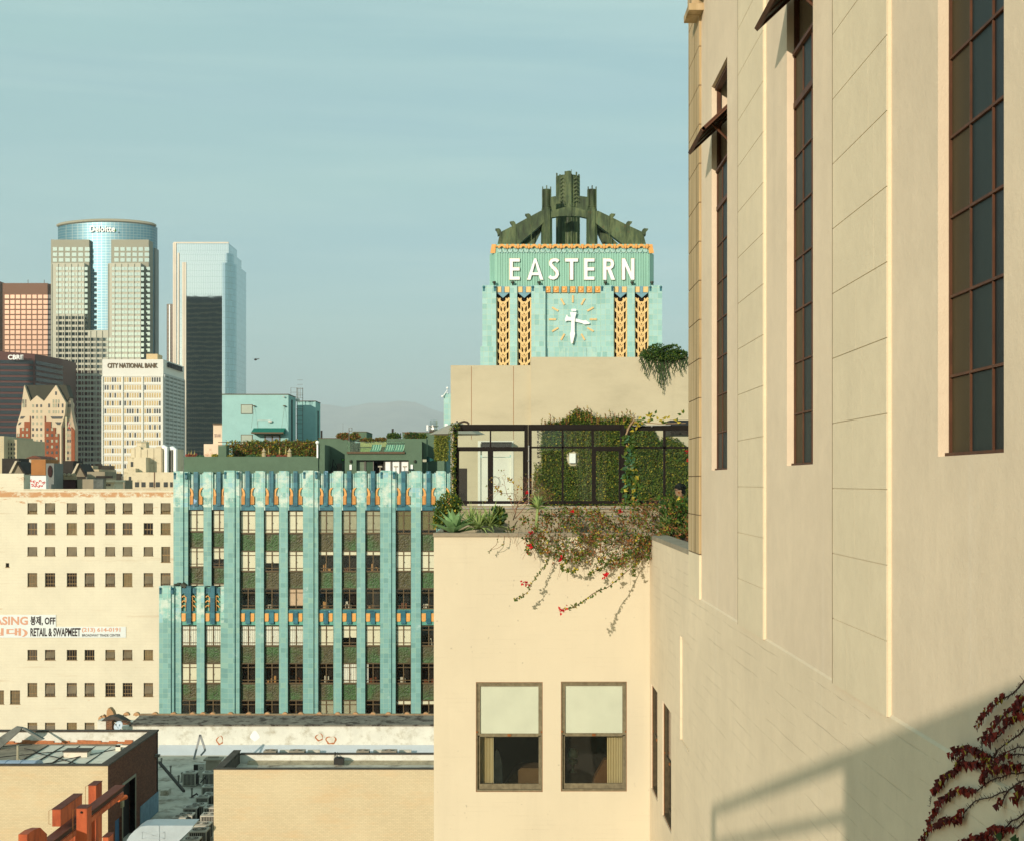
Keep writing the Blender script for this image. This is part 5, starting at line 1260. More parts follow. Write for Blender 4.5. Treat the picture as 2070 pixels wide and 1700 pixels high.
m = MB(); m.box(XS-0.45, XS+0.05, Y1+0.4, Y2, ZP+0.002, ZP+0.08); m.box(-44, XS+0.05, Y1-0.04, Y1+0.4, ZP+0.002, ZP+0.07); m.box(-44, XS+0.05, Y2-0.4, Y2+0.04, ZP-0.01, ZP+0.09)
m.build("parapet_edge", TAR, lb)
RS = plain("pale_roof_sheet", A(244,232,200), 0.8, 0.08, 0.5, dirt=A(170,150,112), dirt_lo=0.54, dirt_hi=0.75)
for i in range(6):
    x0 = -28.9 + i*1.02; m = MB(); m.hexa([(x0,Y1+1.2,zfl+0.02+0.012*i),(x0+0.985,Y1+1.2,zfl+0.02+0.012*i),(x0+0.985,Y2-1.6-0.15*i,zfl+0.10+0.012*i),(x0,Y2-1.6-0.15*i,zfl+0.10+0.012*i),(x0,Y1+1.2,zfl+0.05+0.012*i),(x0+0.985,Y1+1.2,zfl+0.05+0.012*i),(x0+0.985,Y2-1.6-0.15*i,zfl+0.13+0.012*i),(x0,Y2-1.6-0.15*i,zfl+0.13+0.012*i)])
    m.build("roof_sheet", RS, lb); m = MB(); m.box(x0-0.03, x0+0.01, Y1+1.2, Y2-1.7-0.15*i, zfl+0.10, zfl+0.19); m.build("sheet_seam", TAR, lb)
m = MB(); x_ = -26.8; m.box(x_, x_+1.4, 85.0, 85.9, zfl+0.1, zfl+0.42, 0); m.box(x_-0.06, x_+1.46, 84.94, 86.0, zfl+0.42, zfl+0.5, 1); m.build("roof_hatch", [RS, TAR], lb)
m = MB(); m.box(-24.2,-23.9, 86.8, 87.3, zfl+0.1, zfl+0.5); m.box(-24.2,-23.4, 86.8, 86.9, zfl+0.4, zfl+0.5); m.build("small_vent", RS, lb)
m = MB(); n = 10                                       # ribbed vaulted skylight
pr = [(Y1+0.5, zfl)] + [(Y1+1.55+1.05*-math.cos(math.pi*i/n), zfl+0.75*math.sin(math.pi*i/n)**0.8) for i in range(1, n)] + [(Y1+2.6, zfl)]
m.prism(pr, lambda a, c, d: (d, a, c), -34, -26.9); 
for i in range(9): m.prism([(a, c+0.03) for a, c in pr], lambda a, c, d: (d, a, c), -33.8+i*0.85, -33.74+i*0.85)
m.build("vaulted_skylight", plain("ribbed_metal_skylight", A(178,190,196), 0.45, 0.08, 2, metal=0.2), lb)
m = MB(); m.prism([(-44, ZP), (-30.2, ZP+1.05), (-29.6, ZP+1.02), (-26.4, ZP-0.1), (-26.8, ZP-0.3), (-30.0, ZP+0.75), (-44, ZP-0.3)], lambda a, c, d: (a, d, c), Y2-0.9, Y2-0.5) if False else None
g88 = lambda P: m.prism([(px(a,88),pz(b,88)) for a, b in P], lambda a, c, d: (a, d, c), 88, 88.3)
g88([(-60,1530),(0,1489),(31,1468.5),(44,1470),(40,1477),(0,1512),(-60,1562)]); g88([(41,1470),(49,1471.5),(88,1494),(81,1496.5)])
m.build("roof_gable", plain("weathered_gable_boards", A(120,122,108), 0.9, 0.3, 1.5, dirt=A(60,56,46)), lb)
m = MB(); m.lathe(px(36,84), 84, [(0.09,zfl),(0.07,zfl+1.0),(0.09,zfl+1.02)], 8); m.tube([(px(36,84),84,zfl+0.3),(px(41,84),84,zfl+0.1)],0.05,5); m.build("vent_pipe", plain("pale_pipe", A(176,166,130), 0.7), lb)
# cables, vents and tar patches that clutter the roofs
tag_cables = MB()
for (xa1, ya1, xb1, yb1) in ((-42,86,-30,88.8),(-30,87.5,-24.5,82.0),(-28,81.6,-23.4,88.6),(-33,83,-27.2,87.0)):
    tag_cables.tube([(xa1+(xb1-xa1)*k/8, ya1+(yb1-ya1)*k/8+0.15*math.sin(k*1.7), zfl+0.17+0.03*math.sin(k*2.3)) for k in range(9)], 0.03, 4)
tag_cables.build("roof_cable", BLK, lb)
for i in range(9):
    x_, y_ = uni(-41,-30), uni(81.5,88.5); m = MB(); m.prism(blobm(x_, y_, uni(0.3,1.0), uni(0.3,0.8), i), lambda a, c, d: (a, c, d), zfl+0.002, zfl+0.012+0.001*i); m.build("tar_patch", TAR, lb)
# satellite dish
dt = thing("satellite_dish", "white satellite dish on the roof edge below the broken brick stub", "satellite dish", (px(243,109.2), 109.2, pz(1480,109.2)))
m = MB(); xd, yd, zd = px(241,109.2), 109.2, pz(1467.5,109.2)
m.lathe(0, 0, [(0.02,0),(0.25,0.04),(0.42,0.13),(0.425,0.15),(0.25,0.06),(0.02,0.02)], 18)
ax_ = Vector((-0.35,-0.85,0.45)).normalized(); qd = Vector((0,0,1)).rotation_difference(ax_)
m.v = [tuple(Vector((xd,yd,zd)) + qd @ Vector(p)*0.93) for p in m.v]; m.build("dish", plain("white_dish_paint", A(205,216,214), 0.5, 0.05), dt, True)
m = MB(); m.tube([(xd,yd,zd),(xd+0.25,yd+0.1,pz(1481,109.2))],0.03,6); m.tube([tuple(Vector((xd,yd,zd))+ax_*0.02+Vector((0,0,-0.25))), tuple(Vector((xd,yd,zd))+ax_*0.45)],0.015,5); m.box(xd-0.05+ax_.x*0.45, xd+0.05+ax_.x*0.45, yd-0.05+ax_.y*0.45, yd+0.05+ax_.y*0.45, zd+ax_.z*0.45-0.05, zd+ax_.z*0.45+0.05)
m.build("mount_arm", GREY, dt)
# right tan block
rb = thing("right_brick_penthouse", "tan brick rooftop block with white inner parapet in front of the parapet air conditioners", "building", (-8, 81, 0))
Yr1, Yr2, Xr = 78.2, 84.0, -16.4
m = MB(); m.box(Xr, 10, Yr1, Yr1+0.35, 0, ZP); m.box(Xr, Xr+0.35, Yr1+0.35, Yr2, 0, ZP-0.05); m.build("wall", TAN, rb)
m = MB(); m.box(Xr+0.35, 10, Yr2-0.35, Yr2, 0, ZP-0.22, 0); m.box(Xr+0.351, Xr+0.40, Yr1+0.36, Yr2-0.36, ZP-1.0, ZP-0.1, 1); m.build("back_parapet", [WCON, TAR], rb)
m = MB(); m.box(Xr+0.35, 10, Yr1+0.35, Yr2-0.35, ZP-1.1, ZP-0.72); m.build("roof", ROOFW, rb)
m = MB(); m.prism([(Yr2-0.9, ZP-0.719),(Yr2-0.352, ZP-0.55),(Yr2-0.352, ZP-0.719)], lambda a, c, d: (d, a, c), Xr+0.9, 10); m.build("roof_fillet", plain("dirty_fillet", A(170,158,124), 0.9, 0.3, 2.5, dirt=A(96,78,54)), rb)
m = MB(); m.box(Xr-0.03, 10, Yr1-0.03, Yr1+0.38, ZP+0.002, ZP+0.05); m.box(Xr-0.03, Xr+0.4, Yr1+0.38, Yr2, ZP-0.048, ZP+0.0); m.box(Xr+0.4, 10, Yr2-0.38, Yr2+0.03, ZP-0.22+0.002, ZP-0.16); m.build("parapet_edge", TAR, rb)
m = MB(); xw = px(684,82.5); Yw = 82.9
m.box(xw-0.28, xw+0.28, Yw-0.3, Yw+0.2, ZP-0.6, ZP-0.25); m.ball((xw, Yw-0.05, ZP-0.25), 0.28, 8, 0, (1,0.9,0.3)); m.tube([(xw-0.26,Yw+0.1,ZP-0.5),(xw-0.36,Yr2-0.2,ZP-0.1),(xw-0.30,Yr2+0.3,ZP-0.3)],0.03,5); m.tube([(xw-0.1,Yw+0.1,ZP-0.3),(xw-0.2,Yr2-0.2,ZP-0.1)],0.02,5)
tag(m.build("roof_drum", plain("black_plastic_drum", (0.02,0.018,0.015), 0.5)), "black drum shaped unit on the white inner parapet of the right brick block", "vent")
# orange end of a pipe by the red wall
m = MB(); m.tube([(px(239,79),79,pz(1616,79)),(px(255,79.6),79.6,pz(1610,79.6))],0.13,8); tag(m.build("orange_pipe_end", plain("orange_paint", A(226,110,50), 0.6)), "short orange pipe end in front of the dark red side wall", "pipe")

# shaded AC yard between the blocks
yard = [
 (403,1546,0.75,'s'),(432,1532,1.0,'l'),(385,1562,0.9,'b'),(424,1562,0.9,'b'),(423,1590,0.85,'b'),(428,1606,0.9,'b'),(411,1611,0.8,'b'),(401,1628,0.95,'b'),(387,1633,0.85,'b'),(376,1648,0.95,'b'),(365,1652,0.8,'b'),(354,1663,0.85,'b'),(341,1675,0.85,'b'),
 (430,1632,0.95,'b'),(424,1648,0.95,'b'),(408,1668,1.05,'b'),(403,1680,1.05,'b'),(388,1698,0.95,'b')]
pl = ["against the far end of the yard","beside the tapered metal hood","left of the pair below the tapered hood","right of the pair below the tapered hood","first behind the brick corner","second behind the brick corner","left of the second row","at the middle of the diagonal row","left neighbour of the middle unit","fourth down the diagonal row","fifth down the diagonal row","sixth down the diagonal row","last of the diagonal row beside the duct","upper unit of the right cluster","second unit of the right cluster","wide open topped unit of the right cluster","large unit right of the bright duct","lowest unit at the picture bottom"]
ACD = plain("ac_weathered_cabinet", A(196,190,165), 0.6, 0.15, 4)
for i, (c, ytop, w, k) in enumerate(yard):
    h = 0.95 if k == 'b' else (1.1 if k == 's' else 1.2)
    zt_ = ZR + h; Y_ = (H - zt_) * F / (ytop - HY)
    Y_ += w/2
    if k == 'l':
        m = MB(); x = px(c,Y_); m.prism([(x-0.55,ZR),(x+0.55,ZR),(x+0.45,ZR+1.0),(x-0.45,ZR+1.0)], lambda a, cc, d: (a, d, cc), Y_-0.45, Y_+0.45); m.box(x-0.62, x+0.62, Y_-0.55, Y_+0.55, ZR+1.0, ZR+1.12); m.tube([(x-0.4,Y_,ZR+1.2),(x+0.4,Y_,ZR+1.2)],0.05,6)
        tag(m.build("vent_hood", CAGE), "tapered grey metal vent hood on the shaded roof beside the brick corner", "vent"); continue
    if k == 's':
        m = MB(); x = px(c,Y_); m.box(x-0.35, x+0.4, Y_-0.2, Y_+0.2, ZR+0.15, ZR+1.15, 0); m.box(x-0.36, x-0.05, Y_-0.21, Y_-0.201, ZR+0.2, ZR+1.1, 1)
        for q in range(6): m.tube([(x+0.18+0.1*math.cos(a), Y_-0.215, ZR+0.85+0.1*math.sin(a)) for a in (q*1.05, q*1.05+1.05)], 0.012, 4, 1)
        tag(m.build("mini_split_unit", [ACD, CAGD]), "white upright condenser unit at the far end of the shaded roof yard", "air conditioner"); continue
    ac_unit("condenser_unit", (px(c,Y_), Y_, ZR), w, w, h, "dark box condenser, " + pl[i], cab=ACD, group="condensers in the shaded roof yard")
m = MB()
for a_, b_ in (((392,1534),(404.5,1484.5)),((404.5,1484.5),(415,1516)),((415,1516),(406,1526))): m.tube([(px(a_[0],103),103,pz(a_[1],103)),(px(b_[0],103),103,pz(b_[1],103))],0.09,4)
tag(m.build("refrigerant_pipe", plain("silvery_pipe_cover", A(160,160,150), 0.5, 0.1)), "grey pipe cover bent into an upturned V against the white wall", "pipe")
m = MB(); m.tube([(px(322,100),100,ZR+1.25),(px(372,94.5),94.5,ZR+0.4)],0.11,4); tag(m.build("cable_tray", plain("dark_beam", (0.03,0.025,0.02), 0.7)), "dark slanting tray leaning out of the red brick corner", "beam")
for i, (c, y_) in enumerate(((326.5,1550),(345,1566),(368,1580),(361,1586),(401,1586),(388,1612))):
    Y_ = 20.9*F/(y_-HY); x = px(c,Y_); m = MB(); m.lathe(x, Y_, [(0.06,ZR),(0.05,ZR+0.55),(0.09,ZR+0.56),(0.07,ZR+0.68)], 8); m.lathe(x,Y_,[(0.2,ZR+0.005),(0.07,ZR+0.08)],8)
    tag(m.build("vent_stack", GREY), "thin roof vent stack " + ["beside the red brick corner","with a curl behind the low curb","left of the first dark condenser","in the open roof middle","near the second condenser row","beside the diagonal condenser row"][i], "vent pipe", "vent stacks in the roof yard")
m = MB(); Y_ = 95.5; m.box(px(328,Y_), px(343,Y_), Y_-0.5, Y_+0.4, ZR+0.003, ZR+0.35); tag(m.build("roof_curb", ROOFW), "low covered curb box on the shaded roof", "curb")
m = MB(); pts = [(px(404,97),97.2,ZR+0.4),(px(412,97),97.6,ZR+0.75),(px(418,96),96.5,ZR+0.3),(px(420,94),94,ZR+0.1)]; m.tube(pts,0.05,5); m.tube([(px(394,94),93,ZR+0.35),(px(402,94),93.3,ZR+0.5),(px(412,94),93,ZR+0.3),(px(420,94),92.5,ZR+0.25)],0.06,5)
m.tube([(px(345,86),86,ZR+0.2),(px(362,87),87,ZR+0.25),(px(372,88),88.5,ZR+0.25)],0.12,6)
tag(m.build("flexible_hose", BLK), "black hoses curling between the shaded condensers", "hose")
m = MB()
for i in range(9): m.box(px(332+uni(0,25),87), px(332+uni(26,36),87), 84+i*0.35, 84.3+i*0.35, ZR+0.01, ZR+uni(0.1,0.5))
tag(m.build("roof_debris", plain("tarpaulin_debris", A(110,116,112), 0.8, 0.4, 3)), "heap of grey tarpaulin and scrap by the red wall foot", "debris")
# big metal duct in the bottom corner
YD = 76.4
m = MB()
m.prism([(px(a,YD),pz(b,YD)) for a, b in ((250,1720),(255,1700),(262,1688),(272,1678),(284,1670),(298,1668),(391,1668),(388,1674),(340,1720))], lambda a, c, d: (a, d, c), YD, YD+1.5)
m.box(px(321,YD)-0.03, px(321,YD)+0.03, YD-0.04, YD, pz(1720,YD), pz(1668,YD))
for a_, b_ in (((287,1681),(333,1694)),((287,1694),(333,1681)),((287,1681),(333,1681)),((287,1694),(333,1694)),((287,1681),(287,1694)),((333,1681),(333,1694))): m.tube([(px(a_[0],YD),YD-0.01,pz(a_[1],YD)),(px(b_[0],YD),YD-0.01,pz(b_[1],YD))],0.02,4)
m.box(px(300,YD), px(312,YD), YD+0.2, YD+1.8, ZR, pz(1700,YD))
tag(m.build("roof_duct", plain("galvanised_duct", A(186,196,190), 0.4, 0.08, 2, metal=0.25)), "large pale galvanised duct with rounded end at the bottom edge of the roof yard", "duct")

# ------------------------------------------------------------------ rusty orange steel sign frame
YO = 34.0
of = thing("orange_steel_frame", "rust orange painted steel box frame with diagonal beams at the lower left", "steel frame", (px(165,YO), YO, H - 14))
def om():
    t = NT("orange_primer_paint"); v = t.coord(); g = t.noise(v, 2.5, 6, 0.7, (1,1,0.35))
    c = t.ramp(g, [(0.35, A(130,56,24)), (0.5, A(182,84,40)), (0.65, A(204,102,52))]); r = t.step(t.noise(v, 6, 6, 0.7), 0.66, 0.78); c = t.mix(r, c, A(96,40,20))
    return t.bsdf(c, 0.6, 0, 0.3, g, 0.2, 0.01)
ORM = om(); ORT = plain("dusty_brown_top_plate", A(112,62,44), 0.8, 0.2, 4); DKB = plain("dark_rusted_beam", A(50,22,14), 0.7, 0.3, 5)
def obox(a, b, c, d, Y, dep, name, nest=None):
    x0, x1 = px(a,Y), px(b,Y); z1 = pz(c,Y); z0 = pz(d,Y)
    m = MB(); m.box(x0, x1, Y, Y+dep, z0, z1, 0); m.box(x0-0.012, x1+0.012, Y-0.012, Y+dep+0.012, z1, z1+0.015, 1)
    m.tube([(x0-0.02,Y,z0+0.05),(x0-0.07,Y,z0+0.05),(x0-0.07,Y,z1-0.02),(x0-0.02,Y,z1)],0.006,4,2); return m.build(name, [ORM, ORT, RUST], of)
obox(178.5, 194, 1587.5, 1790, 34.0, 0.5, "steel_post"); obox(105.5, 122.5, 1636, 1670, 30.0, 1.5, "steel_box_beam")
obox(154.5, 175.5, 1634, 1780, 28.6, 0.32, "steel_post"); obox(136, 152, 1650, 1780, 33.4, 0.2, "steel_post"); obox(207.5, 219, 1692, 1780, 33.0, 0.42, "steel_post")
m = MB(); Yx = 27.0
m.prism([(Yx,pz(1686,Yx)),(Yx+0.35,pz(1677,Yx+0.35)),(Yx+0.75,pz(1672,Yx+0.75)),(Yx+1.15,pz(1685,Yx+1.15)),(Yx+1.15,pz(1790,Yx)),(Yx,pz(1790,Yx))], lambda a, c, d: (d, a, c), px(37,Yx), px(55,Yx), 0); m.build("steel_box_beam", [ORM], of)
m = MB(); m.box(-9.62, -9.46, 21.0, 34.6, H-7.50, H-7.36, 0); m.box(-9.64, -9.40, 21.0, 34.55, H-7.358, H-7.34, 1); m.build("horizontal_beam", [DKB, ORT], of)
m = MB(); m.box(-9.60, -9.50, 21.0, 34.8, H-7.68, H-7.56, 0); m.build("horizontal_beam", [ORM], of)
m = MB(); m.tube([(px(165,28.6),28.57,pz(1641,28.6)),(px(165,28.6),28.6,pz(1641,28.6))],0.022,8); m.build("bolt", DARK, of)
# ------------------------------------------------------------------ downtown skyline
def curtain(name, base, line, cw, ch, lw=0.08, rough=0.12, metal=0.9, bump=0.0, var=0.06):
    """reflective curtain wall: glass panels between thin mullions"""
    t = NT(name); v = t.uv()
    b = t.n("ShaderNodeTexBrick"); b.offset = 0.0; b.inputs["Scale"].default_value = 1.0; b.inputs["Brick Width"].default_value = cw; b.inputs["Row Height"].default_value = ch; b.inputs["Mortar Size"].default_value = lw
    b.inputs["Color1"].default_value = (*sc(base,1-var),1); b.inputs["Color2"].default_value = (*sc(base,1+var),1); b.inputs["Mortar"].default_value = (*line,1); t.l(v, b.inputs["Vector"])
    m = t.bsdf(b.outputs["Color"], rough, metal, 0.5, t.noise(t.coord(), 0.05, 3), 0.03, 1.0); return m
GL_LIT = plain("bright_reflective_pane", (0.72,0.75,0.68), 0.2, 0.05, 0.05, metal=0.75)
GL_SAL = plain("salmon_reflective_pane", (0.19,0.12,0.085), 0.3, 0.06, 0.03, metal=0.6)
GL_DK = plain("dark_office_pane", (0.02,0.025,0.022), 0.3, 0.2, 0.05, spec=0.3)
GL_TAN = plain("tan_blind_pane", A(214,186,124), 0.6, 0.15, 0.3)
def grid(parent, Y, cols_, rows_, mat_fn, depth=0.3, name="window", proud=0.05, mp=None):
    """window panes on a facade; the first hundred are parts of their own, the rest one part of stuff"""
    per = {}; rest = {}
    k = 0
    for (c, d) in rows_:
        for (a, b) in cols_:
            mt = mat_fn(a, b, c, d)
            if mt is None: continue
            if mp is None: X = (px(a,Y), px(b,Y), Y-proud, Y+depth, pz(d,Y), pz(c,Y))
            else: X = mp(a, b, c, d)
            if COUNT.get(parent.name, 0) < 96:
                m = MB(); m.box(*X); m.build(name, mt, parent); COUNT[parent.name] = COUNT.get(parent.name, 0) + 1
            else:
                rest.setdefault(mt.name, (mt, MB()))[1].box(*X)
    if rest:
        REST.setdefault(parent.name, (parent, {}))
        for n_, (mt, mb_) in rest.items():
            e = REST[parent.name][1].setdefault(n_, (mt, MB())); o = e[1]; off = len(o.v); o.v += mb_.v; o.f += [tuple(i+off for i in f) for f in mb_.f]; o.m += mb_.m
COUNT = {}; REST = {}
def flush_rest():
    for pn, (parent, d) in REST.items():
        mats = [mt for mt, _ in d.values()]; m = MB()
        for i, (mt, o) in enumerate(d.values()):
            off = len(m.v); m.v += o.v; m.f += [tuple(k+off for k in f) for f in o.f]; m.m += [i]*len(o.f)
        tag(m.build("window_rows", mats, parent), kind="stuff")
def rng(a, b, n, fill=0.7): s_ = (b-a)/n; return [(a+s_*i+s_*(1-fill)/2, a+s_*(i+1)-s_*(1-fill)/2) for i in range(n)]
def bld_(name, label, Y, x): 
    return thing(name, label, "skyscraper", (x, Y, 0))
# --- curved-top tower
Y = 1000.0
gt = bld_("office_tower", "tall office tower with a curved blue glass crown lettered Deloitte between two stone shoulders", Y, px(212,Y))
SG = plain("grey_green_granite", A(172,168,140), 0.8, 0.06, 0.02); SGL = plain("pale_granite", A(208,204,174), 0.8, 0.05, 0.02)
BLG = curtain("blue_curtain_glass", (0.10,0.23,0.29), (0.26,0.36,0.37), 3.0, 1.9, 0.18, 0.42, 0.35)
m = MB(); xl, xr = px(117,Y), px(314,Y); n = 48; P = []
for i in range(n+1):
    u = -1+2*i/n; yy = Y+12-13*(1-u*u)**0.5; P.append((px(117+197*(1-math.cos(math.pi*i/n))/2, yy) if False else px(117+197*i/n, yy), yy))
P += [(px(314,Y+12), Y+18), (px(117,Y+12), Y+18)]
b0 = len(m.v); k = len(P); zt = [pz(452,Y)+ (1-(-1+2*min(i,n)/n)**2)*1.4 if i <= n else pz(452,Y) for i in range(k)]
m.v += [(a, b, 0) for a, b in P] + [(P[i][0], P[i][1], zt[i]) for i in range(k)]
m.f.append(tuple(b0+k+i for i in range(k))); m.m.append(0)
for i in range(k): j = (i+1) % k; m.f.append((b0+i, b0+j, b0+k+j, b0+k+i)); m.m.append(0)
m.build("glass_drum", BLG, gt)
m = MB(); m.tube([(P[i][0], P[i][1]-0.5, zt[i]+0.5) for i in range(n+1)], 1.1, 6); m.build("roof_rim", SG, gt)
m = MB(); m.tube([(px(158,Y),Y+20,pz(452,Y)),(px(158,Y),Y+20,pz(446,Y)),(px(153,Y),Y+20,pz(444,Y))],0.5,4); m.tube([(px(164,Y),Y+20,pz(452,Y)),(px(165,Y),Y+20,pz(446,Y)),(px(160,Y),Y+20,pz(444,Y))],0.5,4); m.build("roof_crane", GREY, gt)
body = MB()
body.box(px(106.8,Y), px(183.5,Y), Y-4, Y+10, 0, pz(487,Y)); body.box(px(228,Y), px(303.5,Y), Y-4, Y+10, 0, pz(487,Y)); body.box(px(183.5,Y), px(228,Y), Y-4, Y+20, 0, pz(669,Y))
body.build("stone_shaft", SG, gt)
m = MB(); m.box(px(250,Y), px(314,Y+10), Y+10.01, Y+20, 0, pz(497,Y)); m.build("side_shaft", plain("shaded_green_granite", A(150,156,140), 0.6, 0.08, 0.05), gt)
m = MB(); m.box(px(113,Y), px(178,Y), Y-9, Y-4.002, 0, pz(536.5,Y), 0); m.box(px(226.5,Y), px(291,Y), Y-9, Y-4.002, 0, pz(536.5,Y), 0); m.box(px(178,Y), px(226.5,Y), Y-9, Y-4.002, 0, pz(671,Y), 0)
for c in [a for a, _ in rng(113,178,5,1)] + [178] + [a for a, _ in rng(226.5,291,5,1)] + [291]: m.box(px(c,Y)-0.22, px(c,Y)+0.22, Y-9.7, Y-9.0, 0, pz(538,Y), 0)
for c in (190.5, 202, 214): m.box(px(c,Y)-0.22, px(c,Y)+0.22, Y-9.7, Y-9.0, 0, pz(672,Y), 0)
m.build("stone_bay", SGL, gt)
lit = lambda *a: GL_MIR
GL_MIR = plain("mirror_office_pane", (0.84,0.86,0.76), 0.03, 0.04, 0.02, metal=1.0)
grid(gt, Y-4, [(107,115.5)] + rng(117,183,5,0.72), [(500.5,508),(511.5,519),(522.5,530)], lit, proud=0.2)
grid(gt, Y-4, rng(229.5,303,6,0.72), [(500.5,508),(511.5,519),(522.5,530)], lit, proud=0.2)
RW = [(540.5+11*i, 547.0+11*i) for i in range(40)]
grid(gt, Y-9, rng(113,178,5,0.86), RW, lit, proud=0.25)
grid(gt, Y-9, rng(226.5,291,5,0.97), RW, lit, proud=0.25)
grid(gt, Y-9, rng(178,226.5,4,0.86), [r for r in RW if r[0] > 675], lit, proud=0.25)
grid(gt, Y-4, [(296,303)], RW, lit, proud=0.2); grid(gt, Y-4, [(107,112)], RW, lit, proud=0.2)
text_part("Deloitte", "sign_letters", WHITE, gt, px(180.5,Y-3), px(231.5,Y-3), pz(469,Y-3), pz(456.5,Y-3), front(Y-1.7), 0.3, 0, 0.02)
m = MB(); m.ball((px(234,Y-3), Y-4, pz(467,Y-3)), 0.6, 8); m.build("green_dot", plain("green_dot_paint", A(90,170,60)), gt)
# --- right mirrored tower with rounded corner
Y = 950.0
ct = bld_("office_tower", "tall mirrored glass tower with a rounded stepped corner reflecting a dark building", Y, px(425,Y))
MIR = curtain("silver_mirror_glass", (0.95,0.98,0.95), (0.62,0.70,0.66), 1.5, 3.9, 0.07, 0.03, 1.0)
MIRS = curtain("dim_reflection_side_glass", (0.40,0.54,0.56), (0.25,0.34,0.34), 1.5, 3.9, 0.10, 0.15, 0.9)  # dimmer reflection of the turned side painted in as a darker glass colour
def rounded(xa, xb, xc, y0, dep, r): # flat from xa to xb then a quarter round to xc
    P = [(xa, y0), (xb, y0)]
    for i in range(1, 13):
        a = math.pi/2*i/12; P.append((xb+(xc-xb)*math.sin(a), y0+r*(1-math.cos(a))))
    return P + [(xc, y0+dep), (xa, y0+dep)]
for xa, xb, xc, y0, dep, r, top in ((351,462,479,Y+12,28,8,492.5),(360,456,488,Y+7,34,9,512),(370,449,497.5,Y,44,11,531.5)):
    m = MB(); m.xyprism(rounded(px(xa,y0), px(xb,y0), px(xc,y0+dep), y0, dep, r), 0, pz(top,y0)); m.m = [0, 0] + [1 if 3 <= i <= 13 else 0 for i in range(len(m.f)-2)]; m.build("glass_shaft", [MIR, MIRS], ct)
m = MB()
for c, y0, top in ((351.5,Y+12,492),(355,Y+12,492),(361,Y+7,512),(370.5,Y,531),(374.8,Y,531)): m.box(px(c,y0)-0.55, px(c,y0)+0.55, y0-0.8, y0, 0, pz(top,y0))
for xa, xb, y0, top in ((351,462,Y+12,492.5),): m.box(px(xa,y0), px(xb,y0), y0-0.5, y0+2, pz(top,y0), pz(top,y0)+0.8)
m.build("metal_mullion", plain("cream_metal_trim", A(236,222,190), 0.5, 0.05, 0.1), ct)
# --- dark tower peeking out between
Y = 1250.0
dt_ = bld_("office_tower", "dark brown tower glimpsed between the curved glass tower and the mirrored tower", Y, px(342,Y))
m = MB(); m.xyprism([(px(334,Y),Y+6),(px(337,Y),Y),(px(347,Y),Y),(px(380,Y),Y),(px(380,Y),Y+40),(px(334,Y),Y+40)], 0, pz(615,Y)); m.build("shaft", curtain("brown_black_glass", (0.10,0.08,0.06), (0.05,0.04,0.03), 2, 3.6, 0.3, 0.3, 0.4), dt_)
m = MB(); m.box(px(342,Y), px(344,Y), Y-0.6, Y-0.02, 0, pz(617,Y)); m.build("light_strip", GL_LIT, dt_)
# --- brown stone tower
Y = 1270.0
bt = bld_("office_tower", "reddish brown stone tower with a grid of salmon lit windows at the left edge", Y, px(50,Y))
BRN = plain("brown_granite", A(134,98,72), 0.8, 0.06, 0.02)
m = MB(); m.box(px(2,Y), px(96,Y), Y, Y+50, 0, pz(573,Y)); m.box(px(96,Y), px(110,Y), Y+4, Y+50, 0, pz(573,Y)); m.box(px(-3,Y), px(2,Y), Y-3, Y+50, 0, pz(570,Y)); m.build("stone_shaft", BRN, bt)
grid(bt, Y, [(9.8+11.15*i, 18.4+11.15*i) for i in range(8)] + [(98,105)], [(596.5,604)] + [(607.5+10.2*i, 615+10.2*i) for i in range(13)], lambda a, b, c, d: GL_DK if a > 95 else GL_SAL, proud=0.15)
for c in (49, 82): m = MB(); m.tube([(px(c,Y),Y+10,pz(573,Y)),(px(c,Y),Y+10,pz(563,Y))],0.35,4); m.build("antenna", GREY, bt)
# --- dark red banded tower
Y = 900.0
rt = bld_("office_tower", "dark red banded tower lettered CBRE at the far left", Y, px(50,Y))
RD = plain("dark_red_granite", A(92,48,36), 0.5, 0.1, 0.05); BG = plain("blue_black_band", (0.018,0.028,0.034), 0.25, 0.1, 0.1, spec=0.4)
P = [(px(-40,Y),Y-5),(px(70.5,Y),Y),(px(104,Y*1.02),Y*1.02+22),(px(104,Y*1.02),Y+70),(px(-40,Y),Y+70)]
m = MB(); b0 = 0
zt = [pz(708,Y), pz(716,Y), pz(721.5,Y+22), pz(721.5,Y+22), pz(708,Y)]
m.v += [(a, b, 0) for a, b in P] + [(P[i][0], P[i][1], zt[i]) for i in range(5)]
m.f = [tuple(range(5,10))] + [(i, (i+1)%5, 5+(i+1)%5, 5+i) for i in range(5)]; m.m = [0]*6; m.build("stone_shaft", RD, rt)
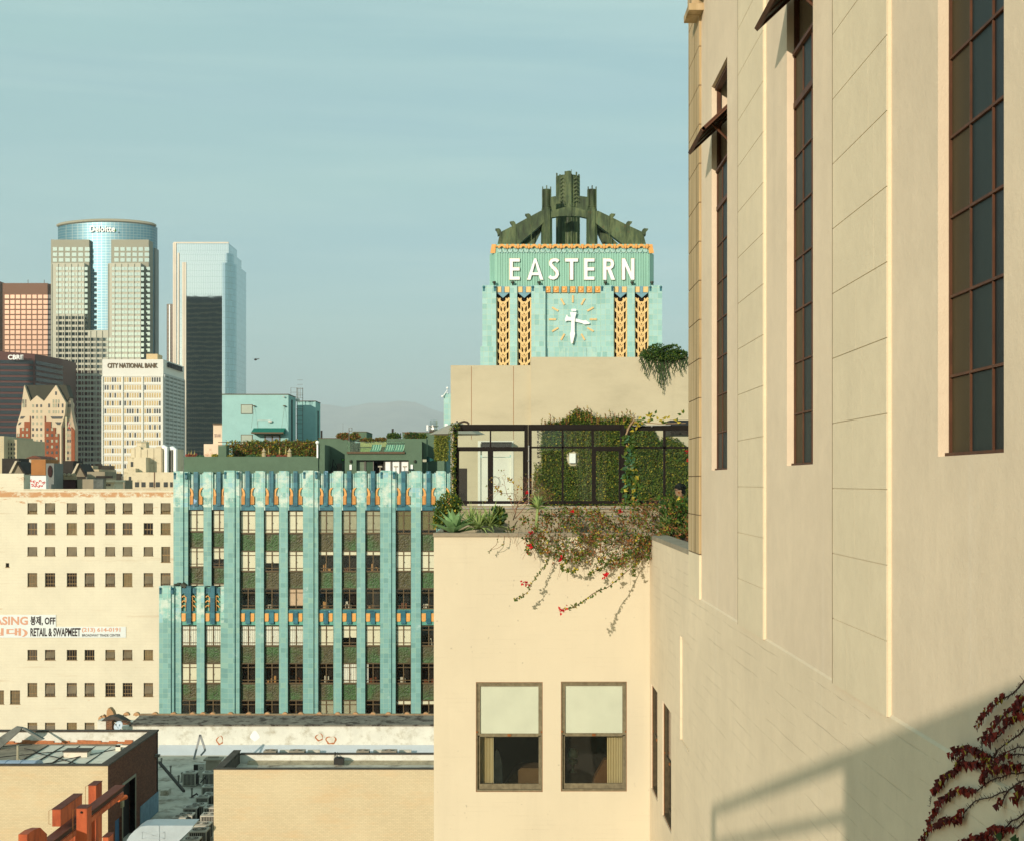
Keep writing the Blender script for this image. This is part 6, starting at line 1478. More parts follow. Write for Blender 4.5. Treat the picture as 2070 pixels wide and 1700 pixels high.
for i in range(17):
    y0 = 729.5+11.3*i; y1 = y0+7.0
    m = MB(); m.v = []; 
    q = [(P[0][0],P[0][1]-0.6),(P[1][0]-1.0,P[1][1]-0.6)]
    m.hexa([(q[0][0],q[0][1],pz(y1,Y)),(q[1][0],q[1][1],pz(y1,Y)),(q[1][0],q[1][1]+0.58,pz(y1,Y)),(q[0][0],q[0][1]+0.58,pz(y1,Y)),(q[0][0],q[0][1],pz(y0,Y)),(q[1][0],q[1][1],pz(y0,Y)),(q[1][0],q[1][1]+0.58,pz(y0,Y)),(q[0][0],q[0][1]+0.58,pz(y0,Y))])
    a_, b_ = P[1], P[2]; off = 0.5
    m.hexa([(a_[0]+off,a_[1]+0.4,pz(y1,Y)),(b_[0]+off,b_[1],pz(y1,Y)),(b_[0]-0.2,b_[1]+0.5,pz(y1,Y)),(a_[0]-0.2,a_[1]+0.9,pz(y1,Y)),(a_[0]+off,a_[1]+0.4,pz(y0,Y)),(b_[0]+off,b_[1],pz(y0,Y)),(b_[0]-0.2,b_[1]+0.5,pz(y0,Y)),(a_[0]-0.2,a_[1]+0.9,pz(y0,Y))])
    m.build("window_band", BG, rt)
text_part("CBRE", "sign_letters", WHITE, rt, px(20.5,Y-3), px(51.5,Y-3), pz(728.5,Y-3), pz(719,Y-3), front(Y-6.5), 0.5, 0, 0.02)
# --- City National Bank
Y = 700.0
cn = bld_("bank_building", "white bank office block lettered CITY NATIONAL BANK with banded windows", Y, px(268,Y)); cn["category"] = "office block"
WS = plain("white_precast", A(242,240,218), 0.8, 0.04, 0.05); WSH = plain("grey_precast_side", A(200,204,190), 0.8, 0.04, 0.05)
xa, xb = px(207,Y), px(330,Y); yE = Y*705/663.0
m = MB(); m.box(xa, xb, Y, yE, 0, pz(727,Y)); m.build("wall", WS, cn)
m = MB()
for c in (207.4, 248, 288.5, 328.6): m.box(px(c,Y)-0.35, px(c,Y)+0.35, Y-0.7, Y, 0, pz(762,Y))
for i in range(16): m.box(xa, xb, Y-0.35, Y-0.002, pz(762+15.82*i-0.2,Y), pz(762+15.82*i-2.0,Y))
m.build("facade_rib", WS, cn)
tan = lambda a, b, c, d: (GL_DK if rnd() < 0.22 else GL_TAN)
grid(cn, Y, rng(210.5,245.5,7,0.62)+rng(250.5,286,7,0.62)+rng(291,325.5,7,0.62), [(763.5+15.82*i, 772.8+15.82*i) for i in range(14)], tan, proud=0.1)
text_part("CITY NATIONAL BANK", "sign_letters", plain("bronze_letters", A(110,90,60), 0.6), cn, px(217.5,Y), px(319,Y), pz(744.5,Y), pz(734.5,Y), front(Y-0.05), 0.4, 0, 0.03)
def smp(a, b, c, d): return None
m = MB()
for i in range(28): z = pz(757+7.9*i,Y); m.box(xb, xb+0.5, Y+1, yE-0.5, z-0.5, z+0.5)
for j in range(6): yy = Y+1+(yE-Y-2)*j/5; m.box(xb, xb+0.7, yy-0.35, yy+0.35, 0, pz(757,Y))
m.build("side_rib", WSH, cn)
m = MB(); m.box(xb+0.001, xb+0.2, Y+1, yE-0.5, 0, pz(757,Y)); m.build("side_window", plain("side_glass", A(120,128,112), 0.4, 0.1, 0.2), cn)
text_part("CITY NATIONAL BANK", "sign_letters", plain("dark_side_letters", (0.03,0.03,0.03)), cn, Y+7, Y+38, pz(745,Y*1.02), pz(735,Y*1.02), sideR(xb+0.3), 0.6, 0, 0.08)
m = MB(); m.box(px(280,Y), px(303,Y), Y+15, Y+25, pz(727,Y), pz(716,Y+15)); m.build("roof_plant_room", plain("cream_plant_room", A(226,196,140)), cn)
# --- brick gabled tower
Y = 600.0
gb = bld_("gabled_tower", "brick and cream residential tower with steep dark gables and small windows", Y, px(90,Y)); gb["category"] = "tower block"
CRS = plain("cream_precast", A(222,200,160), 0.8, 0.06, 0.1); BKT = plain("orange_brown_brick", A(156,88,52), 0.9, 0.12, 0.1)
m = MB(); m.pprism([(33,990),(33,862),(43,830),(44,815),(49,779),(61,812),(74.5,800),(89,811.5),(113,779),(133,815),(131,838),(124,862),(124,990)], Y, 12, 0)
sidep = [(124,990),(124,862),(131,838),(133,815)]
m.build("wall", CRS, gb)
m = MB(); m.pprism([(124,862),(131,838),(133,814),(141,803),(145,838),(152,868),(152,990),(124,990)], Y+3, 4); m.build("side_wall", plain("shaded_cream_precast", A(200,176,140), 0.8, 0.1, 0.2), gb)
m = MB(); m.pprism([(49.5,779),(113,779),(133,778.5),(141,803),(134,814),(90,814),(74.5,802),(61,814)], Y+2, 6); m.build("roof", plain("dark_slate_roof", A(68,66,48), 0.8, 0.1, 0.3), gb)
m = MB()
for P in ([(34,990),(34,876),(40,876),(40,864),(49,864),(49,852),(60,852),(60,841),(61,841),(61,990)], [(90,990),(90,841),(91.5,841),(91.5,852),(103,852),(103,864),(112,864),(112,876),(119,876),(119,990)]): m.pprism(P, Y-0.5, 0.498)
m.build("brick_panel", BKT, gb)
m = MB(); m.pprism([(126,990),(126,866),(133,862),(133,990)], Y+2.4, 0.59); m.pprism([(144,990),(144,862),(151,870),(151,990)], Y+2.4, 0.59); m.build("brick_panel", BKT, gb)
def gcol(a, b, c, d): return GL_DK if rnd() < 0.45 else GL_GR
GL_GR = plain("greenish_pane", A(170,168,134), 0.5, 0.1, 0.3)
cl = [(65,68.5),(73,76.5),(81.5,85)]
grid(gb, Y, cl, [(818+11.7*i, 823.5+11.7*i) for i in range(11)], gcol, proud=0.15)
grid(gb, Y-0.5, [(35.5,39.5),(44.5,48.5),(53,57)], [(876.5+11.7*i, 882+11.7*i) for i in range(7)], gcol, proud=0.15)
grid(gb, Y-0.5, [(94,98),(103.5,107.5),(112.5,116.5)], [(876.5+11.7*i, 882+11.7*i) for i in range(7)], gcol, proud=0.15)
grid(gb, Y-0.5, [(94,98),(103.5,107.5),(53,57),(44.5,48.5)], [(865,870.5)], gcol, proud=0.15)
grid(gb, Y, [(97.5,101),(106.5,109.5),(111.5,114.5),(117,119.5),(125,128)], [(816.5,824),(830,836)], gcol, proud=0.15)
grid(gb, Y, [(106.5,109.3),(112,115),(117.3,120)], [(808,815)], gcol, proud=0.15); grid(gb, Y, [(111.5,115)], [(792,799)], gcol, proud=0.15); grid(gb, Y, [(48,50),(45.5,47.5),(51.5,53)], [(808,816),(816.5,824)], gcol, proud=0.15)
grid(gb, Y+3, [(136,139),(140.5,143)], [(818+11.7*i, 823.5+11.7*i) for i in range(11)], gcol, proud=0.15)
m = MB(); m.pprism([(102,842),(127,842),(125,847),(105,847)], Y-0.15, 0.14); m.pprism([(111,853),(124,853),(121,858.5),(116,858.5)], Y-0.15, 0.14); m.pprism([(42,842),(51,842),(46,847),(40,847)], Y-0.15, 0.14); m.pprism([(39,853.5),(43,853),(40,858.5),(36,858.5)], Y-0.15, 0.14); m.build("slot_opening", GL_DK, gb)
m = MB(); m.tube([(px(134,Y-8),Y-8,pz(960,Y)),(px(134,Y-8),Y-8,pz(845,Y))],0.35,6); pole = m.build("flagpole", plain("pale_pole", A(236,220,170)))
tag(pole, "pale flagpole with a furled flag before the gabled tower", "flagpole"); ORG[pole.name] = Vector(pole.location)
m = MB()
for j, mt in ((0,0),(1,1),(2,2),(3,1)): m.pprism([(134.5+j*1.6,849+j*2.2),(136.5+j*1.6,851+j*2.2),(136.5+j*1.6,858+j*1.3),(134.8+j*1.6,856+j*1.3)], Y-8+0.1*j, 0.15, mt)
m.pprism([(137.5,863),(140,862),(143,868),(139,866)], Y-8, 0.15, 1)
fl = m.build("flag", [plain("navy_cloth", (0.02,0.02,0.06)), plain("red_cloth", A(170,50,40)), plain("pale_cloth", A(220,210,190))], pole)
# --- old pale concrete blocks behind the cream loft building
def small_building(name, label, boxes, mt, wins=None, Y=300.0, wmat=None, extra=None):
    t = thing(name, label, "building", (px((boxes[0][0]+boxes[0][1])/2, Y), Y, 0))
    m = MB()
    for (a, b, c, d, yo, dep) in boxes: m.box(px(a,Y+yo), px(b,Y+yo), Y+yo, Y+yo+dep, min(pz(d,Y+yo), 0.0) if d > 985 else pz(d,Y+yo), pz(c,Y+yo))
    m.build("wall", mt, t)
    if wins:
        for (a, b, c, d, yo) in wins: m = MB(); m.box(px(a,Y+yo), px(b,Y+yo), Y+yo-0.12, Y+yo+0.1, pz(d,Y+yo), pz(c,Y+yo)); m.build("window", wmat or GL_DK, t)
    if extra: extra(t, Y)
    return t
CRW = plain("cream_stained_wall", A(240,226,184), 0.9, 0.08, 0.3, dirt=A(190,168,120), dirt_lo=0.6, dirt_hi=0.75)
OLD = plain("old_cream_concrete", A(226,210,168), 0.9, 0.1, 0.3, dirt=A(160,140,100), dirt_lo=0.55, dirt_hi=0.75)
def deco(t, Y):
    m = MB()
    for a, b, c in ((266,275,904),(275,287,902),(287,300,906),(300,313,904),(313,328,904),(328,330,906)):
        m.box(px(a,Y+8)+0.05, px(b,Y+8)-0.05, Y+7.2, Y+8.0, pz(955,Y), pz(c,Y))
    m.pprism([(271,904),(275,901.5),(281,901.5),(285,904)], Y+7.6, 0.8); m.pprism([(314,904),(318,901.5),(325,901.5),(328,904)], Y+7.6, 0.8)
    m.build("pilaster_strip", OLD, t)
    m = MB(); m.lathe(px(289,Y+10), Y+10, [(1.4,pz(904,Y)),(1.3,pz(893,Y)),(1.5,pz(891,Y)),(0.7,pz(889,Y))], 8); m.build("chimney", OLD, t)
    m = MB(); m.tube([(px(336,Y+8),Y+8,pz(955,Y)),(px(336,Y+8),Y+8,pz(902,Y)),(px(332,Y+8),Y+8,pz(901,Y)),(px(329,Y+8),Y+8,pz(903,Y))],0.5,6); m.tube([(px(354,Y+9),Y+9,pz(955,Y)),(px(354,Y+9),Y+9,pz(906,Y)),(px(350,Y+9),Y+9,pz(904,Y)),(px(344,Y+9),Y+9,pz(905,Y))],0.5,6); m.build("exhaust_pipe", WHITE, t)
    m = MB(); m.box(px(263,Y), px(324,Y), Y-0.25, Y-0.002, pz(989,Y), pz(987.3,Y)); m.box(px(311.5,Y), px(312.7,Y), Y-0.2, Y-0.001, pz(985,Y), pz(954,Y)); m.build("downpipe", BRN, t)
    m = MB()
    for i in range(6): m.box(px(331,Y+9)+i*0.42, px(331,Y+9)+i*0.42+0.2, Y+8.6, Y+9, pz(955,Y), pz(908,Y))
    m.build("fluting", GREY, t)
small_building("deco_rooftop_building", "cream art deco rooftop blocks with exhaust pipes behind the cream loft building",
    [(250,356,954,1400,0,6),(258,295,924,956,4,8),(250,274,946,1400,2,3),(265,331,905,956,8,10),(331,354,907,956,9,8)], OLD,
    [(260.5,265,963,973,0),(273,281,974,984,0),(286,294,974,984,0),(302,310,974,984,0),(315,323,974,984,0),(331,339,974,984,0),(344,349,974,984,0),(264.5,269,933,943,4),(316,321,931.5,949,8)], Y=300, extra=deco)
small_building("concrete_building", "pale weathered concrete building at the far left edge beside the gabled tower", [(-40,8,881,1400,0,20),(8,34,888,1400,3,20)], plain("grey_cream_concrete", A(206,190,148), 0.9, 0.12, 0.2),
    [(10+i*6,12.5+i*6,895+j*9,900+j*9,3) for i in range(4) for j in range(5)], Y=330)
def gables(t, Y): pass
STG = plain("grey_gable_stone", A(150,138,110), 0.9, 0.2, 0.4); DKR = plain("dark_roof_tar", (0.03,0.025,0.02), 0.9, 0.3, 0.5)
def gable_dormer(cx_, top, base, w, label):
    Y = 210.0
    t = thing("gable_roof", label, "roof gable", (px(cx_,Y), Y, pz(base,Y)), "stepped stone gables on the old roofs")
    m = MB(); m.pprism([(cx_-w*0.42,base),(cx_+w*0.08,top+2),(cx_+w*0.62,base)], Y+0.3, 5, 0); m.build("gable_wall", DKR if False else STG, t)
    m = MB(); m.pprism([(cx_-w*0.52,base-1),(cx_-0.02*w,top),(cx_+w*0.14,top),(cx_-w*0.34,base-1)], Y-0.2, 1.6); m.build("sloped_coping", plain("pale_sloped_coping", A(214,200,164), 0.9, 0.1, 0.5), t)
    m = MB(); m.pprism([(cx_+w*0.14,top+1),(cx_+w*0.22,top+3),(cx_+w*0.78,base),(cx_+w*0.64,base)], Y-0.2, 5.4); m.build("roof_slope", DKR, t)
gable_dormer(31, 931, 957, 26, "grey stone roof gable with pale coping, left of the brick chimney block"); gable_dormer(156, 936, 963, 26, "grey stone roof gable with pale coping, right of the round opening")
small_building("chimney_block", "orange brick rooftop block above the white wall with red graffiti", [(63,92,928,960,0,6)], plain("orange_brick", A(176,120,66), 0.9, 0.15, 0.6), Y=205)
def graf(t, Y):
    RG = plain("red_graffiti", A(214,70,56), 0.8, 0.1)
    m = MB()
    for i, (c, d, r) in enumerate(((63,971,2.6),(69,973,2.8),(75,976,3),(81,972,2.6),(87,976,2.6),(65,980,2.8),(71,981,3),(78,982,2.8),(84,981,2.4),(90,974,1.8))):
        o_ = arc(c, d, r, 20+37*i, 300+37*i, 9); n_ = arc(c, d, r*0.45, 300+37*i, 20+37*i, 9); m.pprism(o_+n_, Y-0.05, 0.04)
    m.build("graffiti", RG, t)
small_building("graffiti_wall", "white roof wall painted with red graffiti beneath the orange brick block", [(50,93,961,1200,0,1.0)], plain("white_wall_paint", A(236,236,222), 0.9, 0.05, 0.5), Y=190, extra=graf)
def roundel(t, Y):
    m = MB(); o_ = [(101+4.5*math.cos(a), 952+12*math.sin(a)) for a in [i*math.pi/10 for i in range(20)]]
    m.pprism(o_, Y-0.15, 0.14); m.build("oval_opening", plain("dark_red_oval", (0.03,0.01,0.008)), t)
small_building("stair_tower", "grey roof tower with a tall oval opening beside the orange brick block", [(93,109,936,1200,0,4)], plain("grey_tower_render", A(130,132,120), 0.9, 0.15, 0.4), Y=195, extra=roundel)
small_building("pale_block", "pale block with a low hipped roof behind the brick chimney block", [(41,84,932,1400,2,10),(54,84,926,1400,3,8)], plain("pale_block_paint", A(204,190,160), 0.9, 0.1, 0.3), Y=240, extra=lambda t, Y: MB().pprism([(52,926),(66,920.5),(72,920.5),(85,926)], Y+2.5, 8).build("hip_roof", plain("red_brown_tiles", A(120,76,56), 0.9), t))
small_building("water_tank_frame", "black roof tank housing left of the second stone gable", [(127,149,931,964,0,5),(139,148,932.5,962,-0.4,0.3)], DKR, Y=230)
small_building("water_tank_frame", "black roof tank housing behind the left stone gable", [(4,38,926,958,0,5)], DKR, Y=235)
def crn(t, Y):
    m = MB(); m.box(px(108,Y), px(155,Y), Y-0.4, Y+0.2, pz(969,Y), pz(962,Y)); 
    for i in range(5): m.ball((px(112+9.5*i,Y), Y-0.2, pz(960.5,Y)), 0.35, 6)
    m.build("cornice", plain("ornate_cornice", A(168,152,116), 0.9, 0.25, 2), t)
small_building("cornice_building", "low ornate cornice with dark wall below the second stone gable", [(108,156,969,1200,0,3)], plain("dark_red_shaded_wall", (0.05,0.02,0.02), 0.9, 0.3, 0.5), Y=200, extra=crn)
small_building("parapet_block", "grey parapet block with scribbled end wall right of the second stone gable", [(153,190,968,1200,0,6),(176,212,953,966,4,6)], plain("grey_tan_render", A(160,148,118), 0.9, 0.15, 0.4), Y=200,
    extra=lambda t, Y: (MB().box(px(190,Y), px(210,Y), Y-0.3, Y-0.01, 0, pz(968,Y)).build("side_panel", plain("grey_scribbled_panel", A(104,108,96), 0.9, 0.4, 1.5), t), MB().box(px(179,Y), px(212,Y), Y+3.6, Y+3.9, pz(966,Y), pz(961,Y)).build("dark_band", DKR, t)))
small_building("small_tan_building", "small tan building with a moulded cornice left of the cream deco blocks", [(211,231,972,1200,0,5),(209,233,970,974,-0.5,5.5)], CRW, [(213,217,978,981,-0.1),(219,223,978,981,-0.1)], Y=220)
small_building("arched_grey_building", "small grey building with narrow windows beside the tan cornice building", [(229,252,970,1200,0,5)], plain("grey_brown_wall", A(140,132,104), 0.9, 0.2, 0.5), [(232+4.4*i,234.4+4.4*i,978,986,0) for i in range(4)], Y=240)
# cluttered roofs in the distance, each its own block
for i, (a, b, c) in enumerate(((109,128,950),(150,176,952),(168,200,948),(196,214,956),(212,256,962),(96,120,958),(188,206,940))):
    Yk = 380 + 40*i
    small_building("distant_rooftop", ["far low roof between the oval tower and the black tank","far brown roof right of the second gable","far roof with pale tank below the banded tower","far roof left of the bank block","far low roof in front of the bank block","far dark roof behind the oval opening tower","far stepped roof below the dark tower base"][i],
        [(a, b, c, 1400, 0, 20), (a+(b-a)*0.3, a+(b-a)*0.62, c-3-(i%3)*2, c, 3, 6)], [plain("roof_brown", A(120,92,66), 0.9, 0.3, 0.2), plain("roof_grey", A(110,108,92), 0.9, 0.3, 0.2), plain("roof_cream", A(190,170,130), 0.9, 0.3, 0.2)][i % 3], Y=Yk)
# pale brick blocks with faint tags behind the green parapet
small_building("pale_brick_block", "pale brick stair block behind the dark green roof parapet", [(412,450,897,1400,0,6),(431,452,857,1400,1.5,6)], plain("pale_pink_brick", A(240,214,176), 0.9, 0.08, 0.4, dirt=A(206,150,112), dirt_lo=0.58, dirt_hi=0.7), Y=182,
    extra=lambda t, Y: (MB().box(px(430.5,Y+1.5), px(452,Y+1.5), Y+1.3, Y+2.5, pz(858.5,Y+1.5), pz(856,Y+1.5)).build("cap", CAP, t), text_part("SKAR", "wall_tag", plain("faded_tag", A(200,170,150)), t, px(433,Y+1.5), px(446,Y+1.5), pz(883,Y+1.5), pz(876.5,Y+1.5), front(Y+1.45), 0.03, 0, 0.0)))
# towers beyond the left edge of the picture, whose reflections show in the glass
def off_tower(x0, x1, y0, top, label, mt):
    t = thing("office_tower", label, "skyscraper", ((x0+x1)/2, y0, 0)); m = MB(); m.box(x0, x1, y0, y0+45, 0, H+top); m.build("shaft", mt, t)
    m = MB()
    for i in range(int((H+top)/4.2)): m.box(x0-0.2, x1+0.2, y0-0.2, y0+45.2, 4.2*i+1, 4.2*i+2.2)
    tag(m.build("spandrel_bands", plain("dark_bands", (0.13,0.14,0.10), 0.6), t), kind="stuff")
off_tower(-289, -255.5, 600, 164, "dark tower beyond the left edge seen reflected in the mirrored tower", plain("black_green_glass", (0.012,0.03,0.032), 0.3))
off_tower(-447, -405, 560, 161, "dark tower beyond the left edge seen reflected in the curved glass tower", plain("black_glass_b", (0.015,0.02,0.02), 0.3))
flush_rest()
# helicopter
Yh = 900.0
hc = thing("helicopter", "tiny distant helicopter in the sky right of the mirrored tower", "helicopter", (px(516,Yh), Yh, pz(728,Yh)))
HB = plain("dark_orange_fuselage", (0.10,0.06,0.04), 0.5)
m = MB(); m.ball((px(516.5,Yh), Yh, pz(727.3,Yh)), 0.8, 10, 0, (1.15,0.8,0.8)); m.tube([(px(518,Yh),Yh,pz(727,Yh)),(px(523.5,Yh),Yh,pz(725.8,Yh))],[0.35,0.12],6); m.build("fuselage", HB, hc)
m = MB(); m.pprism([(523,726.5),(523.3,724.5),(524,724.5),(524,726.5)], Yh, 0.1); m.build("tail_fin", HB, hc)
m = MB(); m.box(px(509.5,Yh), px(523.5,Yh), Yh-0.1, Yh+0.1, pz(725.0,Yh)-0.02, pz(725.0,Yh)+0.03); m.lathe(px(516.5,Yh), Yh, [(0.08,pz(726.5,Yh)),(0.08,pz(725,Yh))], 6); m.build("rotor", GREY, hc)
m = MB(); m.tube([(px(514.5,Yh),Yh-0.5,pz(728.9,Yh)),(px(519,Yh),Yh-0.5,pz(728.9,Yh))],0.05,4); m.build("skid", GREY, hc)
# hills on the horizon
m = MB(); Yh2 = 26000.0
pts = [(-3000,930),(-1500,905),(-700,880),(-200,870),(200,855),(400,850),(560,836),(620,820),(645,817),(670,819),(697,824),(720,820),(747,814.5),(775,815),(806,810.5),(838,813),(870,826),(930,846),(1000,842),(1100,835),(1300,846),(1600,860),(2200,850),(3200,880),(4500,930)]
k = len(pts); rows_ = 5; b0 = 0
for j in range(rows_+1):
    f = j/rows_
    for i, (a, b) in enumerate(pts):
        z = (pz(b, Yh2)) * (1-f)**0.8 + uni(-25,25)*(0 < j < rows_); m.v.append((px(a,Yh2) + uni(-120,120)*(j > 0), Yh2 - 5000*f*1.0, max(z, -0.5) if j < rows_ else -0.9))
for j in range(rows_):
    for i in range(k-1): m.f.append((j*k+i, j*k+i+1, (j+1)*k+i+1, (j+1)*k+i)); m.m.append(0)
tag(m.build("hills", plain("brush_hillside", (0.34,0.32,0.25), 0.95, 0.3, 0.002), smooth=True), kind="structure")
# ------------------------------------------------------------------ glass screens on the terrace
FRM = plain("dark_brown_screen_frame", (0.012,0.009,0.007), 0.6, 0.15, 5, spec=0.12)
def sx(c): return px(c, YS)
def sz(r): return pz(r, YS)
def screen(name, label, xs, label_only=None):
    t = thing(name, label, "glass screen", (sx((xs[0]+xs[1])/2), YS, sz(1018)), "glass wind screens on the terrace"); return t
def fbox(m, a, b, c, d, y0=0.0, y1=0.07, mi=0): m.box(sx(a), sx(b), YS+y0, YS+y1, sz(d), sz(c), mi)
s1 = screen("glass_screen", "left glass wind screen with a door leaf in front of the white restroom door", (915,1068))
m = MB(); fbox(m,916,925,858,1018,0,0.10); fbox(m,925,1060,858,868,-0.02,0.12); fbox(m,1060,1067.5,858,1018,0,0.10); fbox(m,925,1060,868,870.8); fbox(m,925,1060,1012,1018)
fbox(m,925,1060,903,911.5); fbox(m,990,993,870.8,903); m.build("frame", FRM, s1)
for a_, b_ in ((986,997),(1057,1060),(925,928)): m = MB(); fbox(m,a_,b_,911.5,1012,-0.01,0.06); m.build("door_stile", FRM, s1)
m = MB(); fbox(m,925,1060,870,1012,0.030,0.036); m.build("pane", CLEAR, s1)
s2 = screen("glass_screen", "middle glass wind screen of six panes in front of the ivy wall", (1068,1255))
m = MB(); fbox(m,1068,1075,858,1018,0,0.10); fbox(m,1075,1254,858,868,-0.02,0.12); fbox(m,1254,1262,858,1018,0,0.10); fbox(m,1075,1254,868,870); fbox(m,1075,1254,1012,1018)
fbox(m,1075,1254,902,905.8); fbox(m,1135.5,1139.5,870,1012); fbox(m,1196,1200.5,870,902); m.build("frame", FRM, s2)
m = MB(); fbox(m,1196.5,1204.5,905.8,1012,-0.01,0.06); fbox(m,1251,1254,905.8,1012,-0.01,0.06); fbox(m,1204.5,1251,905.8,911.5,-0.01,0.06); m.build("door_stile", FRM, s2)
m = MB(); fbox(m,1075,1254,870,1012,0.030,0.036); m.build("pane", CLEAR, s2)
s3 = screen("glass_screen", "right glass wind screen with the seated person behind it", (1262,1400))
m = MB(); fbox(m,1263,1273,866,1018,0,0.10); fbox(m,1273,1460,860,870,-0.02,0.12); fbox(m,1273,1460,1012,1018); fbox(m,1273,1460,902.5,906.5); fbox(m,1341,1345.5,870,1012); fbox(m,1420,1424,870,1012)
m.build("frame", FRM, s3)
m = MB(); fbox(m,1273,1460,870,1012,0.030,0.036); m.build("pane", CLEAR, s3)
m = MB(); m.box(px(1353,27.5), px(1440,27.5), 27.3, 28.4, pz(879,27.5), pz(862,27.5)); m.prism([(27.3,pz(862,27.5)),(27.5,pz(849.5,27.5)),(28.2,pz(849.5,27.5)),(28.4,pz(862,27.5))], lambda a, c, d: (d, a, c), px(1354,27.5), px(1440,27.5)); m.box(px(1400,27.5), px(1404,27.5), 27.8, 27.9, H-1.5, pz(879,27.5))
tag(m.build("patio_heater", BLK), "black hooded terrace heater hung over the seat at the right screen", "heater")
CHR = plain("silver_conduit", A(205,200,185), 0.3, 0.1, 6, metal=0.5)
for i, (c, t_, b_) in enumerate(((912.8,862,1008),(917,862,1010),(1068.8,902,1040),(1264,905,1000))):
    m = MB(); y_ = YS - 0.06; m.tube([(sx(c),y_,sz(b_)),(sx(c),y_,sz(t_))], 0.009, 6)
    if i > 1:
        m.ball((sx(c),y_,sz(t_)), 0.016, 6); m.ball((sx(c)-0.01,y_-0.01,sz(t_+29)), 0.014, 6)
    tag(m.build("conduit", CHR), ["silver conduit rod at the far left end of the screens","second silver conduit rod on the left screen end","silver conduit rod between the left and middle screens","silver conduit rod on the post right of the middle screen"][i], "conduit", "silver conduit rods on the screens")
m = MB(); m.tube([(sx(1278),YS-0.06,sz(861)),(sx(1355),YS-0.06,sz(859.5))], 0.008, 6); m.ball((sx(1317),YS-0.07,sz(862)), 0.014, 6); tag(m.build("conduit", CHR), "silver conduit along the top beam of the right screen", "conduit", "silver conduit rods on the screens")
for i, (y0, a, b) in enumerate(((1026.5,930,1290),(1041.5,1100,1400))):
    m = MB(); m.tube([(sx(a),YS-0.17,sz(y0)),(sx(b),YS-0.17,sz(y0+0.5))], 0.008, 6); tag(m.build("conduit", CHR), ["upper silver conduit along the planter curb","lower silver conduit along the planter curb"][i], "conduit", "silver conduit rods on the screens")
# door signs on the restroom door, leaning display and shades behind the left screen
m = MB(); c0 = (px(999,YB), pz(972.5,YB)); 
m.tube([(c0[0]+0.135*math.cos(w), YB-0.025, c0[1]+0.135*math.sin(w)) for w in [2*math.pi*i/24 for i in range(25)]], 0.006, 4)
tag(m.build("round_sign", BLK), "thin black ring sign on the white restroom door", "sign")
m = MB(); Yk = 30.0; m.box(px(924,Yk), px(944,Yk), Yk, Yk+0.15, H-1.5, pz(946,Yk)); tag(m.build("dark_screen_panel", BLK), "black upright panel standing behind the left end of the left screen", "panel")
m = MB()
for i in range(8): u = px(926+2.3*i,Yk); m.box(u-0.005, u+0.005, Yk-0.01, Yk-0.001, H-1.4, pz(950,Yk))
UMB = plain("grey_umbrella_cloth", A(168,164,140), 0.9, 0.06, 3)
um = thing("patio_umbrella", "pale open patio umbrella edge high behind the left glass screen", "umbrella", (px(922,31.5), 31.5, H-1.5))
m = MB(); Xu, Yu = px(900,31.0)+0.25, 31.2; zc_ = pz(869,Yu)
n = 8; b0 = 0; R_ = 0.62
m.lathe(Xu+0.0, Yu, [(R_, zc_-0.10),(R_*0.5, zc_+0.06),(0.03, zc_+0.17)], 8); m.build("canopy", UMB, um)
m = MB(); m.tube([(Xu,Yu,H-1.5),(Xu,Yu,zc_+0.2)],0.02,8); m.build("pole", BLK, um)
m = MB(); m.tube([(sx(929)-0.03,YS+0.12,sz(857)),(sx(932),YS+0.12,sz(853)),(sx(938),YS+0.12,sz(851.5)),(sx(944),YS+0.12,sz(853)),(sx(948),YS+0.12,sz(857))],0.02,6); tag(m.build("hose_coil", plain("dark_coil", A(84,70,54))), "dark coil of cable on top of the left screen beam", "coil")

# ------------------------------------------------------------------ seated person
def skin_body(name, joints, edges, mt, parent, sub=2):
    me = bpy.data.meshes.new(name + "_raw"); me.from_pydata([j[0] for j in joints], edges, [])
    o = bpy.data.objects.new(name, me); COL.objects.link(o)
    md = o.modifiers.new("skin", 'SKIN'); me.update()
    sv = me.skin_vertices[0].data if me.skin_vertices else None
    if sv is None:
        o.data.skin_vertices if False else None
    for i, j in enumerate(joints):
        r = j[1]; sv[i].radius = r if isinstance(r, tuple) else (r, r)
    sv[0].use_root = True
    ss = o.modifiers.new("sub", 'SUBSURF'); ss.levels = sub; ss.render_levels = sub
    dg = bpy.context.evaluated_depsgraph_get(); dg.update()
    m2 = bpy.data.meshes.new_from_object(o.evaluated_get(dg)); bpy.data.objects.remove(o)
    for p in m2.polygons: p.use_smooth = True
    m2.materials.clear(); m2.materials.append(mt)
    o = bpy.data.objects.new(name, m2); COL.objects.link(o); o.parent = parent; return o
Yp_ = 27.3; xp, zh_ = px(1374,Yp_), pz(991,Yp_)               # head centre
zf = H - 1.5
pr_ = thing("person", "person in a dark jacket and cap seated behind the right glass screen, looking left", "person", (xp, Yp_, zf)); ORG[pr_.name] = Vector((xp, Yp_, zf))
SKN = plain("skin", (0.42,0.23,0.14), 0.6, 0.06, 20); JKT = plain("dark_jacket_cloth", (0.025,0.028,0.034), 0.9, 0.2, 12)
hz = zh_ - zf
